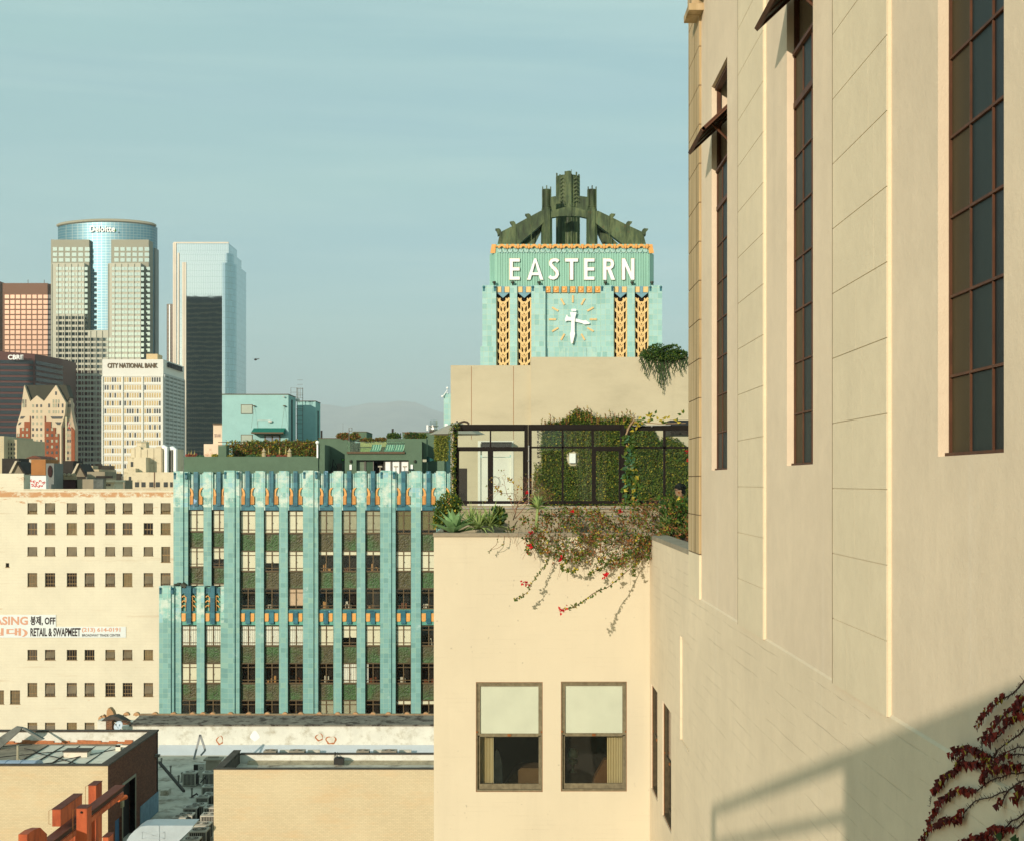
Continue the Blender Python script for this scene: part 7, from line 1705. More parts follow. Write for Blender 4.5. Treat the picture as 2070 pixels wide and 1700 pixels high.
J = [((0.06,0,0.42),0.13),((0.05,0,0.62),(0.14,0.11)),((0.03,0,0.88),(0.15,0.11)),((0.02,0,1.0),0.06),((0.0,0,hz-0.11),0.05),
     ((0.03,-0.17,0.93),0.06),((0.0,-0.22,0.68),0.045),((-0.22,-0.14,0.64),0.035),((-0.29,-0.10,0.65),0.03),
     ((0.03,0.17,0.93),0.06),((0.0,0.22,0.68),0.045),((-0.22,0.14,0.64),0.035),((-0.29,0.10,0.65),0.03),
     ((0.03,-0.10,0.42),0.10),((-0.38,-0.11,0.46),0.07),((-0.42,-0.11,0.10),0.045),((-0.40,-0.11,0.04),0.045),((-0.55,-0.11,0.03),0.03),
     ((0.03,0.10,0.42),0.10),((-0.38,0.11,0.46),0.07),((-0.42,0.11,0.10),0.045),((-0.40,0.11,0.04),0.045),((-0.55,0.11,0.03),0.03)]
E = [(0,1),(1,2),(2,3),(3,4),(2,5),(5,6),(6,7),(7,8),(2,9),(9,10),(10,11),(11,12),(0,13),(13,14),(14,15),(15,16),(16,17),(0,18),(18,19),(19,20),(20,21),(21,22)]
skin_body("body", J, E, JKT, pr_)
m = MB()
prof_ = [(0.000,-0.130),(0.045,-0.125),(0.062,-0.095),(0.070,-0.05),(0.082,0.0),(0.086,0.05),(0.075,0.095),(0.045,0.12),(0.0,0.128)]
n = 16
for r, z in prof_:
    for j in range(n):
        w = 2*math.pi*j/n; fx = -math.cos(w)
        ex = 0.10*fx*(r/0.086 if r else 0); bulge = 0
        face = max(0.0, fx)**6
        if -0.03 < z < 0.01: bulge = 0.022*face                # nose
        if -0.085 < z < -0.06: bulge = 0.006*face
        if -0.135 < z < -0.12: bulge = 0.0
        m.v.append((xp + ex + (-bulge if fx > 0 else 0), Yp_ + r*0.95*math.sin(w), zh_ + z))
for i in range(len(prof_)-1):
    for j in range(n): q = (j+1) % n; m.f.append((i*n+j, i*n+q, (i+1)*n+q, (i+1)*n+j)); m.m.append(0)
for s_ in (-1, 1): m.ball((xp+0.015, Yp_+s_*0.083, zh_-0.01), 0.022, 6, 0, (0.8,0.4,1.3))
m.v = [(xp - (a-xp) if False else a, b, c) for a, b, c in m.v]
hd = m.build("head", SKN, pr_, True)
m = MB(); m.ball((xp+0.012, Yp_, zh_+0.06), 0.105, 12, 0, (1.10,0.95,0.82)); m.box(xp-0.15, xp-0.07, Yp_-0.05, Yp_+0.05, zh_+0.045, zh_+0.055); m.build("cap", plain("black_cap", (0.008,0.008,0.008), 0.9), pr_, True)
m = MB(); m.ball((xp+0.045, Yp_, zh_+0.0), 0.075, 10, 0, (0.9,1.08,1.1)); m.build("hair", plain("black_hair", (0.01,0.008,0.006), 0.8), pr_, True)
m = MB()
for s_ in (-1, 1): m.box(xp-0.094, xp-0.088, Yp_+s_*0.015, Yp_+s_*0.062, zh_-0.002, zh_+0.024)
m.box(xp-0.09, xp+0.02, Yp_-0.086, Yp_-0.082, zh_+0.010, zh_+0.016); m.build("sunglasses", BLK, pr_)
for s_ in (-1, 1):
    m = MB(); bx_, by_, bz_ = xp-0.30, Yp_+s_*0.10, zf+0.65
    m.ball((bx_-0.03, by_, bz_), 0.045, 8, 0, (1.1,0.9,0.5))
    for q in range(4): l = (0.06,0.07,0.065,0.05)[q]; o_ = -0.03+0.02*q; m.tube([(bx_-0.06,by_+o_,bz_),(bx_-0.06-l*0.6,by_+o_,bz_-0.005),(bx_-0.06-l,by_+o_*0.9,bz_-0.025)],[0.010,0.009,0.007],6)
    m.tube([(bx_-0.02,by_-s_*0.035,bz_),(bx_-0.05,by_-s_*0.06,bz_-0.01),(bx_-0.075,by_-s_*0.065,bz_-0.02)],[0.012,0.010,0.008],6)
    m.build("hand", SKN, pr_, True)
m = MB(); m.box(xp-0.2, xp+0.3, Yp_-0.3, Yp_+0.3, zf, zf+0.30); m.box(xp+0.24, xp+0.32, Yp_-0.3, Yp_+0.3, zf+0.3, zf+0.75); tag(m.build("bench", plain("dark_wood_bench", (0.05,0.03,0.02))), "dark terrace bench under the seated person", "bench")
m = MB(); Yq_ = 28.2; xq_ = px(1342,Yq_); zq = pz(999,Yq_)

# ------------------------------------------------------------------ planting
def LM(name, c, r=0.55): 
    t = NT(name); g = t.noise(t.coord(), 6, 3); col = t.ramp(g, [(0.3, sc(c, 0.65)), (0.7, sc(c, 1.35))])
    p = t.n("ShaderNodeBsdfPrincipled"); t.l(col, p.inputs["Base Color"]); p.inputs["Roughness"].default_value = r; p.inputs["Specular IOR Level"].default_value = 0.3
    tl = t.n("ShaderNodeBsdfTranslucent"); t.l(col, tl.inputs[0]); mx = t.n("ShaderNodeMixShader"); mx.inputs[0].default_value = 0.25
    t.l(p.outputs[0], mx.inputs[1]); t.l(tl.outputs[0], mx.inputs[2]); t.l(mx.outputs[0], t.out.inputs[0]); return t.mat
G1 = LM("leaf_green", (0.065,0.125,0.018)); G2 = LM("leaf_olive", (0.17,0.20,0.030)); G3 = LM("leaf_yellow", (0.48,0.38,0.05)); G4 = LM("leaf_dark", (0.03,0.07,0.014))
G5 = LM("leaf_bronze", (0.28,0.11,0.035)); RED = LM("bract_red", (0.55,0.012,0.02)); WOODT = plain("twig_bark", (0.19,0.095,0.05), 0.9, 0.3, 15); WINE = LM("leaf_wine", (0.24,0.028,0.018)); WINE2 = LM("leaf_dark_wine", (0.10,0.014,0.012))
GB = LM("leaf_blue_green", (0.07,0.17,0.08)); GA = LM("agave_leaf", (0.24,0.40,0.17)); GAL = LM("aloe_leaf", (0.34,0.44,0.15))
def rv(a=1.0): return Vector((uni(-a,a), uni(-a,a), uni(-a,a)))
def scatter(m, inside, n, size, mats_w, nrm=None, bias=0.8, up=0.0):
    """n leaves at points given by inside(); mats_w = cumulative weights of the material slots"""
    for _ in range(n):
        p = inside(); d = Vector((uni(-1,1), uni(-1,1), uni(-1,1)+up)); nn = (nrm or Vector((0,-1,0.4))) * bias + rv(0.8)
        r = rnd(); k = next(i for i, w in enumerate(mats_w) if r <= w); s_ = size*uni(0.6,1.35)
        m.leaf(p, d, nn, s_, s_*uni(0.5,0.75), k)
# ivy on the back wall
iv = thing("ivy", "dense green ivy covering the stucco wall behind the middle and right screens", "climbing plant", (px(1230,YB), YB-0.2, H-1.5))
def wave(x, s): return math.sin(x*1.9+s) + 0.6*math.sin(x*4.7+2*s) + 0.4*math.sin(x*9.3+s*3)
def ivtop(c):                                             # upper outline (photo rows) by column
    P = [(1075,1010),(1082,930),(1090,905),(1094,868),(1110,852),(1135,848),(1152,838),(1165,829),(1190,832),(1215,848),(1240,846),(1262,838),(1275,842),(1290,856),(1322,866),(1333,888),(1345,878),(1375,892),(1392,902),(1440,900),(1500,910)]
    for (a, b), (c2, d) in zip(P, P[1:]):
        if a <= c <= c2: return b + (d-b)*(c-a)/(c2-a)
    return 1000
def ivpt():
    while True:
        c = uni(1072,1500); r = uni(825,1030)
        if r > ivtop(c) + 3*wave(c*0.05, 1): 
            if ((c-1157)/12.5)**2 + ((r-927)/15.5)**2 < 1: continue
            if 1082 < c < 1092.5 and r < 940: continue
            return Vector((px(c,YB-0.25), YB-0.19-abs(random.gauss(0,0.05)), pz(r,YB-0.25)))
m = MB(); scatter(m, ivpt, 30000, 0.052, (0.46,0.84,0.915,1.0), bias=0.7); m.build("leaves", [G1,G2,G3,G4], iv)
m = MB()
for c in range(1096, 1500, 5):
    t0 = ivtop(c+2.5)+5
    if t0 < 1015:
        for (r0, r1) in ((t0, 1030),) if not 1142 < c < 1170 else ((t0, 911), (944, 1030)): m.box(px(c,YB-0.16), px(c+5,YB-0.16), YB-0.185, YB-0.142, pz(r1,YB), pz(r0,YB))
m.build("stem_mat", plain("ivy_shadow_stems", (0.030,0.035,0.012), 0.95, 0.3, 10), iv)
m = MB()
for c0, r0 in [(1096,848),(1103,850),(1112,838),(1121,845),(1132,846),(1146,838),(1152,832),(1166,822),(1172,826),(1181,826),(1188,823),(1196,830),(1206,836),(1213,842),(1224,838),(1232,830),(1243,838),(1250,838),(1258,834),(1268,828),(1274,832),(1283,838)]:
    x, z = px(c0,YB-0.3), pz(r0,YB-0.3); zb_ = pz(r0+24,YB-0.3); xb2 = x+uni(-0.08,0.08)
    m.tube([(xb2,YB-0.3,zb_),((x+xb2)/2+uni(-.02,.02),YB-0.33,(z+zb_)/2),(x,YB-0.36,z)], 0.006, 4, 0)
    for k in range(12):
        f = k/11; p = Vector((xb2+(x-xb2)*f, YB-0.32, zb_+(z-zb_)*f)); r = rnd(); m.leaf(p, Vector((uni(-1,1),-0.4,uni(0,1))), rv()+Vector((0,-1,0)), 0.05, 0.03, 1 if r < 0.35 else (2 if r < 0.75 else 3))
m.build("sprouting_shoots", [WOODT,G2,G5,G3], iv)
# hanging plant over the wall top
hp = thing("trailing_plant", "dark trailing succulent hanging over the top of the stucco wall", "plant", (px(1342,YB), YB-0.1, pz(723,YB)))
m = MB()
def hp1():
    a = uni(0, 2*math.pi); r = rnd()**0.5; return Vector((px(1341,YB)+0.62*r*math.cos(a), YB-0.1+0.3*uni(-1,1), pz(721,YB)+(0.26 if math.sin(a) > 0 else 0.14)*r*math.sin(a)*(0.75+0.5*abs(math.sin(a*3.1+5*r)))))
scatter(m, hp1, 4200, 0.055, (0.35,0.45,1.0), bias=0.4, up=0.5); m.build("foliage", [G1,G2,G4], hp)
m = MB()
for c0, ln in [(1294,12),(1298,26),(1302,34),(1306,40),(1311,44),(1315,30),(1318,26),(1324,42),(1328,50),(1331,58),(1334,54),(1337,62),(1340,74),(1342,60),(1345,55),(1348,44),(1352,52),(1357,24),(1362,38),(1365,26),(1372,28),(1376,36),(1379,24),(1383,32),(1386,20),(1389,18)]:
    p0 = Vector((px(c0,YB-0.3), YB-0.22-uni(0,0.06), pz(722,YB-0.3))); L_ = ln*YB/F; pts = [p0 + Vector((0.03*math.sin(k*1.3+c0), 0, -L_*k/6)) for k in range(7)]
    m.tube(pts, [0.016,0.018,0.018,0.016,0.014,0.010,0.005], 4, 0)
    for k in range(int(L_*55)):
        f = rnd(); q = p0 + Vector((0.03*math.sin(f*6*1.3+c0)+uni(-.015,.015), uni(-.02,.02), -L_*f)); m.leaf(q, Vector((uni(-1,1),uni(-1,0),-1.2)), rv()+Vector((0,-1,0)), 0.035, 0.015, int(rnd()*2.2) and 1 or 0)
m.build("trailing_stems", [G4,G1], hp)
# shrub at the planter's left corner and the climber on the left rods
sh = thing("corner_shrub", "leafy dark green shrub with yellow tips at the left corner of the planter", "shrub", (px(900,24.6), 24.6, H-0.93))
m = MB()
BL = [(893,1028,14,20),(905,1015,17,20),(921,1020,12,18),(887,1045,10,16),(904,1042,18,22),(915,1035,15,15),(885,1058,8,10)]
def shp():
    c, r, a, b = random.choice(BL); w = uni(0,2*math.pi); q = rnd()**0.4; return Vector((px(c+a*q*math.cos(w),24.5), 24.5+uni(-0.22,0.22), pz(r+b*q*math.sin(w),24.5)))
scatter(m, shp, 2600, 0.045, (0.45,0.62,0.74,1.0), bias=0.5, up=0.4); m.build("foliage", [G1,G2,G3,G4], sh)
m = MB()
for c in (893,903,912): m.tube([(px(900,24.6),24.6,H-0.95),(px(c,24.6),24.6,pz(1040,24.6)),(px(c+3,24.6),24.6,pz(1020,24.6))],[0.015,0.01,0.005],5)
m.build("stems", WOODT, sh)
cl_ = thing("climbing_vine", "thin green vine climbing the rods at the left end of the screens", "climbing plant", (sx(918), YS-0.1, H-0.93))
m = MB(); m.tube([(sx(916)+0.02*math.sin(k), YS-0.09, sz(1020-16*k)) for k in range(11)], 0.007, 5, 4)
for k in range(900):
    f = rnd(); r = 1025-170*f; w = 5 if f < 0.8 else 9; c = 917+uni(-w,w)+(6 if f > 0.93 else 0)*rnd(); q = rnd(); m.leaf(Vector((sx(c),YS-0.12+uni(-.03,.06),sz(r))), rv(), rv()+Vector((0,-1,0)), 0.034, 0.022, 0 if q < .45 else 1 if q < .7 else 2 if q < .8 else 3)
m.build("leaves", [G1,G2,G3,G4,WOODT], cl_)
# agave
ag = thing("agave", "large pale green agave rosette in the planter below the corner shrub", "succulent", (px(917,23.95), 23.95, H-0.93))
def blade(m, base, d, ln, wd, curl, mi=0, seg=6, thick=0.25, nrm=None):
    d = Vector(d).normalized(); s_ = d.cross(Vector((0,0,1))); s_ = s_.normalized() if s_.length > .1 else Vector((1,0,0)); p = Vector(base); L_ = []
    for k in range(seg+1):
        f = k/seg; w = wd*(math.sin(math.pi*min(1, 0.22+0.78*f))**0.8 if f < 1 else 0.02)*(1 if f < .5 else (1-(f-.5)*1.7) if f < 1 else .02); w = max(w, wd*0.03)
        n_ = s_.cross(d); L_.append((p - s_*w*0.5 + n_*w*thick, p.copy(), p + s_*w*0.5 + n_*w*thick))
        p = p + d*ln/seg; d = (d + Vector((0,0,-curl/seg))).normalized()
    for a, b in zip(L_, L_[1:]): m.face([a[0], a[1], b[1], b[0]], mi); m.face([a[1], a[2], b[2], b[1]], mi)
for i in range(16):
    a = i*2.4; f = i/15; el = 0.15+1.1*(f**1.2); m = MB(); ln = 0.50-0.10*f
    blade(m, (px(917,23.95)+0.03*math.cos(a), 23.95+0.03*math.sin(a), H-0.86+0.05*f), (math.cos(a)*math.cos(el), math.sin(a)*math.cos(el), math.sin(el)+.12), ln, 0.17, 0.25); m.build("leaf", GA, ag)
def aloe(cx_, cy_, Y, n, ln, name, label, stem=0.0, wd=0.035):
    t = thing(name, label, "succulent", (px(cx_,Y), Y, H-0.93)); m = MB(); base = Vector((px(cx_,Y), Y, pz(cy_,Y)))
    if stem: 
        q = MB(); q.tube([(base.x-0.04,Y,H-0.93),(base.x,Y,base.z)],[0.03,0.025],7); q.build("stem", GAL, t)
    for i in range(n):
        a = i*2.4+uni(-.3,.3); el = uni(0.1,1.35); blade(m, base, (math.cos(a)*math.cos(el), math.sin(a)*math.cos(el)*0.8-0.1, math.sin(el)), ln*uni(0.8,1.25), wd, uni(0.4,1.3), 0, 8)
    m.build("leaves", GAL, t)
aloe(968,1070,23.95,40,0.40,"aloe","dense low aloe rosette in front of the taller clumps beside the agave", wd=0.04); aloe(952,1062,24.2,40,0.40,"aloe","spiky aloe clump just right of the agave", wd=0.035); aloe(990,1064,24.1,46,0.44,"aloe","drooping aloe clump between the agave and the bare shrub")
aloe(1087,1028,24.3,26,0.30,"aloe","tall stemmed aloe in front of the post between the screens", 0.2, 0.05); aloe(1352,1072,24.0,30,0.32,"aloe","drooping strap leaved plant at the right end of the planter", wd=0.04)
bs = thing("leafy_shrub", "bright green upright leafy plant between the aloe clump and the bare shrub", "shrub", (px(1010,24.2), 24.2, H-0.93))
m = MB(); scatter(m, lambda: Vector((px(1008+uni(-11,11)*(0.4+0.6*rnd()),24.2), 24.2+uni(-.12,.12), pz(1062-26*rnd()**1.5,24.2))), 300, 0.12, (0.5,0.7,1.0), bias=0.4, up=2.2); m.build("foliage", [G1,GB,G2], bs)
# bare shrub
bare = thing("bare_shrub", "bare reddish twiggy shrub in front of the post between the left and middle screens", "shrub", (px(1046,24.6), 24.6, H-0.93))
m = MB(); tips = []
def branch(p, d, ln, r, dep):
    pts = [Vector(p)]; d = Vector(d).normalized()
    for k in range(4): d = (d + rv(0.22)).normalized(); pts.append(pts[-1] + d*ln/4)
    m.tube(pts, [r, r*.9, r*.8, r*.7, r*.6], 4, 0)
    if dep > 0:
        for _ in range(3): branch(pts[random.choice((2,3,4,4))], d + rv(0.9), ln*uni(.55,.8), r*.55, dep-1)
    else: tips.append(pts[-1])
b0 = (px(1035,24.6), 24.6, H-0.93)
branch(b0, (0.1,0,1), 0.30, 0.012, 0); branch((b0[0]+.02,24.6,H-0.65), (0.35,-.1,1), 0.42, 0.010, 4); branch((b0[0]+.05,24.6,H-0.62), (0.7,-.1,.8), 0.36, 0.009, 4); branch((b0[0]+.05,24.6,H-0.5), (-0.2,-.1,.9), 0.34, 0.008, 4); branch((b0[0]+.05,24.6,H-0.45), (0.5,-.1,.5), 0.36, 0.008, 4)
for tp in tips:
    if rnd() < 0.35: q = rnd(); m.leaf(tp, rv(), rv(), 0.035, 0.022, 1 if q < .5 else 2 if q < .8 else 3)
m.build("twigs", [plain("reddish_twigs", (0.26,0.13,0.08), 0.9, 0.2, 10),G2,G5,G3], bare)
m = MB()
for (c, r) in ((1031,970),(1010,992),(1005,988),(1013,995),(1030,967),(1036,975),(1050,985),(1030,1005),(1003,986)): 
    for _ in range(5): m.leaf(Vector((px(c+uni(-3,3),24.5),24.5,pz(r+uni(-3,3),24.5))), rv(), Vector((0,-1,0))+rv(.5), 0.05, 0.03, 0 if rnd() < .6 else 1)
m.build("last_leaves", [G3,G5], bare)
# bougainvillea
bg_ = thing("bougainvillea", "tangled bougainvillea with red flower clusters spilling over the planter edge", "shrub", (px(1210,24.2), 24.2, H-0.93))
def bdens(c): return [(1020,0.0),(1050,0.35),(1090,0.8),(1150,1),(1250,1),(1310,1),(1345,0.8),(1392,0.7)]
m = MB(); st = MB(); fl_ = MB()
def inter(P, c):
    for (a, b), (c2, d) in zip(P, P[1:]):
        if a <= c <= c2: return b + (d-b)*(c-a)/(c2-a)
    return P[-1][1]
TOP = [(1010,1066),(1045,1052),(1080,1036),(1110,1034),(1140,1030),(1180,1034),(1230,1035),(1262,1018),(1300,1022),(1340,1020),(1370,1012),(1400,1010)]
BOT = [(1010,1074),(1045,1078),(1065,1092),(1090,1118),(1120,1125),(1150,1132),(1200,1140),(1250,1142),(1290,1138),(1318,1120),(1335,1105),(1350,1090),(1400,1078)]
CL = []
def bpt():
    if CL and rnd() < 0.8:
        q = random.choice(CL); s_ = uni(0.02,0.07); return q + Vector((random.gauss(0,s_), random.gauss(0,s_*0.6) if q.z > H-0.83 else -abs(random.gauss(0,s_*0.5)), random.gauss(0,s_)))
    while True:
        c = 1020 + (1400-1020)*rnd()**0.75; a, b = inter(TOP, c), inter(BOT, c); r = a + (b-a)*(rnd()**1.15)
        if rnd() < (0.30 if c < 1060 else 0.6 if c < 1095 else 1.0): break
    over = r > 1080                                       # hanging part lies in front of the wall
    Y = uni(23.15,23.52) if over else (uni(23.4,25.6) if r < 1066 else uni(23.2,24.6))
    x = px(c, 24.0 if not over else 23.4); z = pz(r, 24.0 if not over else 23.4)
    return Vector((x, Y, z))
CL = []
CL = [bpt() for _ in range(190)]
scatter(m, bpt, 6000, 0.05, (0.26,0.52,0.58,0.64,1.0), bias=0.4)
m.build("leaves", [G1,G2,G3,G4,G5], bg_)
for k in range(460):
    p = bpt(); d = Vector((uni(-1,1), uni(-.4,.4), uni(-.8,.4))); pts = [p]
    for _ in range(5): d = (d + rv(0.5) + Vector((0,0,-0.12))).normalized(); q = pts[-1] + d*uni(.03,.09); q.y = min(q.y, 23.53) if q.z < H-0.83 else q.y; pts.append(q)
    st.tube(pts, uni(0.0015,0.0035), 3, 0)
def sprig(ctrl, Y0, Y1, leaves, lsize, flower=None, fsz=0.05, mats=(0,1), rad=0.004):
    """a hanging runner through photo points, its distance easing from Y0 to Y1"""
    n = len(ctrl)*5; pts = []
    for i in range(n+1):
        f = i/n*(len(ctrl)-1); k = min(int(f), len(ctrl)-2); g = f-k; c = ctrl[k][0]+(ctrl[k+1][0]-ctrl[k][0])*g; r = ctrl[k][1]+(ctrl[k+1][1]-ctrl[k][1])*g; Y = Y0+(Y1-Y0)*i/n
        pts.append(Vector((px(c,Y), Y, pz(r,Y))))
    st.tube(pts, rad, 4, 0)
    for _ in range(leaves):
        p = random.choice(pts)+rv(0.012); q = rnd(); LV.leaf(p, rv(), Vector((0,-1,0))+rv(.6), lsize*uni(.7,1.3), lsize*0.75, 0 if q < .5 else 1 if q < .8 else 2)
    if flower:
        Y = Y1; c, r, w, h = flower
        for _ in range(int(34*w*h/200)+9): fl_.leaf(Vector((px(c+uni(-w,w),Y), Y+uni(-.03,.03), pz(r+uni(-h,h),Y))), rv(), Vector((0,-1,0))+rv(.7), fsz, fsz*0.8, 0)
LV = MB()
sprig([(1282,1142),(1255,1165),(1228,1187),(1200,1198),(1176,1217),(1155,1229),(1143,1231)], 23.3, 21.8, 42, 0.055, (1138.5,1231,7.5,7), rad=0.006)
sprig([(1110,1118),(1105,1140),(1088,1160),(1075,1178),(1068,1195),(1045,1211),(1040,1210)], 23.4, 22.9, 90, 0.04, (1062,1178,6.5,4.5))
sprig([(1100,1118),(1088,1110),(1070,1098),(1062,1105),(1068,1118)], 23.4, 23.1, 60, 0.045, (1070,1103,3,3))
sprig([(1150,1125),(1138,1140),(1135,1150),(1158,1155),(1165,1150)], 23.4, 23.0, 90, 0.045, (1133,1128,4,4))
sprig([(1235,1130),(1222,1146),(1200,1155),(1190,1162)], 23.4, 22.9, 60, 0.045, (1223,1162,6,6))
sprig([(1290,1130),(1283,1150),(1280,1163)], 23.4, 23.1, 40, 0.045); sprig([(1316,1105),(1322,1135),(1330,1142)], 23.4, 23.1, 24, 0.045); sprig([(1008,1080),(1004,1100),(990,1112),(988,1118)], 23.4, 23.35, 6, 0.03); sprig([(1020,1082),(1018,1100),(1005,1108),(992,1110)], 23.4, 23.38, 6, 0.03)
sprig([(1330,1140),(1335,1150),(1328,1143)], 23.2, 23.0, 16, 0.04)
for c, r, w in ((1072,1078,3.5),(1157,1033,2.2),(1254,1032,2.4),(1066,995,1.5),(1393,930,3),(1390,912,2.4),(1068,1115,2)):
    for _ in range(14): fl_.leaf(Vector((px(c+uni(-w,w),23.5), 23.5, pz(r+uni(-w,w),23.5))), rv(), Vector((0,-1,0))+rv(.7), 0.035, 0.03, 0)
st.build("stems", WOODT, bg_); LV.build("runner_leaves", [G1,G2,G3], bg_); fl_.build("red_bracts", RED, bg_)
# large-leaved climber on the post right of the middle screen and along the top beam
cv = thing("broadleaf_climber", "broad leaved climbing plant twining up the post right of the middle screen", "climbing plant", (sx(1268), YS-0.15, H-0.93))
m = MB()
m.tube([(sx(1275),YS-0.1,sz(1010)),(sx(1268),YS-0.12,sz(960)),(sx(1266),YS-0.12,sz(905)),(sx(1264),YS-0.14,sz(880)),(sx(1272),YS-0.14,sz(860)),(sx(1279),YS-0.12,sz(852)),(sx(1330),YS-0.1,sz(857)),(sx(1385),YS-0.1,sz(856))],[0.018,0.018,0.016,0.016,0.014,0.012,0.008,0.006],6)
m.tube([(sx(1266),YS-0.13,sz(870)),(sx(1276),YS-0.15,sz(856)),(sx(1281),YS-0.13,sz(848))],0.012,5); m.build("woody_stem", plain("pale_vine_bark", (0.36,0.24,0.14), 0.9, 0.2, 8), cv)
m = MB()
for _ in range(190):
    r = uni(880,1016); f = (r-880)/136; c = 1266+uni(-6,10)*(0.6+1.8*f) + 6*f; q = rnd(); m.leaf(Vector((sx(c),YS-0.16+uni(-.1,.03),sz(r))), Vector((uni(-1,1),uni(-.5,.2),uni(-1,.5))), Vector((0,-1,.3))+rv(.8), 0.10, 0.07, 0 if q < .5 else 1 if q < .65 else 2 if q < .73 else 3)
for c, r in ((1283,868),(1290,848),(1299,846),(1306,852),(1310,842),(1314,840),(1318,848),(1322,838),(1330,850),(1348,846),(1378,838),(1367,850),(1296,858),(1286,856),(1338,854)):
    for _ in range(3): q = rnd(); m.leaf(Vector((sx(c+uni(-3,3)),YS-0.1+uni(-.04,.04),sz(r+uni(-1,4)))), Vector((uni(-1,1),-.2,uni(-.1,1))), Vector((0,-1,.3))+rv(.6), 0.085, 0.05, 2 if q < .45 else 0)
m.build("leaves", [G1,G2,G3,GB], cv)
rs = thing("corner_bush", "dense green broad leaved bush against the stone pier at the right planter end", "shrub", (px(1375,24.3), 24.3, H-0.93))
m = MB(); scatter(m, lambda: Vector((px(1362+uni(-26,34),24.2), 24.2+uni(-.5,.5), pz(1055+uni(-46,30),24.2))), 900, 0.085, (0.55,0.72,0.78,1.0), bias=0.5, up=0.6); m.build("foliage", [G1,G2,G3,G4], rs)
# dry leaf on coping etc. skipped; red creeper on the right wall
cr = thing("red_creeper", "dark red autumn creeper with bare runners clinging to the lower right wall", "climbing plant", (X0, 6.9, H-2.4))
def wp(c, r, off=0.012):                                   # photo point -> point on the right hand wall
    X = X0 - 0.014 - off; Y = X*F/(c-CX); return Vector((X, Y, pz(r, Y)))
st2 = MB(); lv2 = MB()
def zp(P): return [(1860+a*210/1116, 1380+b*320/1700) for a, b in P]
RUN = [
 ([(1116,-20),(1060,50),(1000,110),(930,150),(860,190),(790,250),(740,310),(690,370),(650,430),(615,495)], [(0.28,0.92,1.0)]),
 ([(1116,150),(1090,200),(1060,260)], [(0,1,1.6)]), ([(1116,260),(1050,300),(980,300),(900,350),(830,430),(770,500),(745,570),(700,610),(665,650),(668,700)], [(0,0.78,1.0)]),
 ([(1116,330),(1050,370),(980,400),(920,470),(860,560),(810,600),(750,640),(720,660)], [(0,0.8,1.1)]),
 ([(1116,490),(1080,540),(1010,590),(940,640),(880,680),(830,720),(780,790),(740,790),(650,740)], [(0.1,0.35,0.5),(0.75,1,1.2)]),
 ([(830,720),(800,800),(760,800),(700,770),(640,720),(560,690),(480,690),(410,720),(365,770),(358,800)], [(0.3,0.97,1.3)]),
 ([(560,700),(500,750),(450,800),(425,850)], [(0,1,0.9)]),
 ([(720,850),(640,860),(560,870),(480,860),(420,890),(370,960),(300,990),(260,1050),(220,1110),(170,1160),(120,1230),(105,1325)], [(0,0.82,1.5)]),
 ([(1116,770),(1040,760),(980,780),(920,780),(860,830),(800,840),(700,800),(640,790)], [(0.2,1,0.9)]), ([(1116,690),(1050,690),(980,720),(900,750),(850,820)], [(0.3,1,0.4)]),
 ([(1116,880),(1040,880),(960,890),(900,900),(850,930),(780,930),(730,960),(700,1020),(690,1070)], [(0,0.95,1.2)]),
 ([(1116,960),(1040,975),(960,965),(890,1010),(820,1020),(750,1050),(680,1100),(620,1150),(540,1160),(480,1140),(400,1160),(340,1210),(270,1250),(220,1300),(190,1380),(150,1440),(115,1490),(105,1530)], [(0.40,0.93,1.35)]),
 ([(1116,1050),(1060,1070),(1000,1120),(940,1160),(860,1180),(780,1220),(700,1240),(640,1250),(580,1275),(530,1330),(480,1380),(460,1440),(400,1470),(330,1460),(260,1480),(200,1530),(130,1550),(90,1600),(60,1680),(50,1710)], [(0.5,0.98,1.4)]),
 ([(940,1160),(900,1230),(880,1310)], [(0.5,1,1.2)]), ([(1116,1130),(1080,1200),(1040,1270)], [(0,1,1.4)]),
 ([(1116,1400),(1060,1450),(980,1480),(940,1530),(900,1560),(820,1560),(740,1610),(680,1660),(600,1650),(520,1690),(450,1720)], [(0.35,1,1.6)]), ([(1116,1480),(1040,1560),(980,1560),(930,1590),(860,1640),(780,1680),(700,1740)], [(0.2,1,0.9)]),
]
for P, zones in RUN:
    P = zp(P); pts = []
    for (a, b), (c, d) in zip(P, P[1:]):
        for k in range(4): f = k/4; pts.append((a+(c-a)*f+uni(-.5,.5), b+(d-b)*f+uni(-.6,.6)))
    pts.append(P[-1]); W = [wp(a, b, 0.010) for a, b in pts]; nW = len(W)
    st2.tube(W, [0.0042*(1-0.72*i/nW) for i in range(nW)], 4, 0)
    for i, p in enumerate(W):                              # short spurs along every runner
        for _ in range(2):
            e = p + Vector((-uni(0,0.012), uni(-.02,.02), uni(-.022,.022))); st2.tube([p, e], 0.0014, 3, 0)
        f = i/nW
        for z0_, z1_, dn in zones:
            if z0_ <= f <= z1_:
                for _ in range(int(2.2*dn + rnd())):
                    q = rnd(); s_ = uni(0.02,0.036)*min(1.25, dn)*(1.0 if f < 0.8 else 0.7)
                    lv2.leaf(p + Vector((-uni(0,0.02), uni(-.022,.022), uni(-.004,.02))), Vector((-uni(.1,.5), uni(-.5,.5), -1)), Vector((-1, uni(-.8,.8), uni(-.3,.6))), s_, s_*0.9, 0 if q < .42 else (1 if q < .94 else 2))
for c, r in ((640,740),(680,780),(730,790),(760,800),(820,840),(600,745),(755,860)):
    a, b = zp([(c, r)])[0]
    for _ in range(2): lv2.leaf(wp(a, b, 0.02), Vector((-.3,uni(-.5,.5),-1)), Vector((-1,0,.3)), 0.035, 0.03, 2)
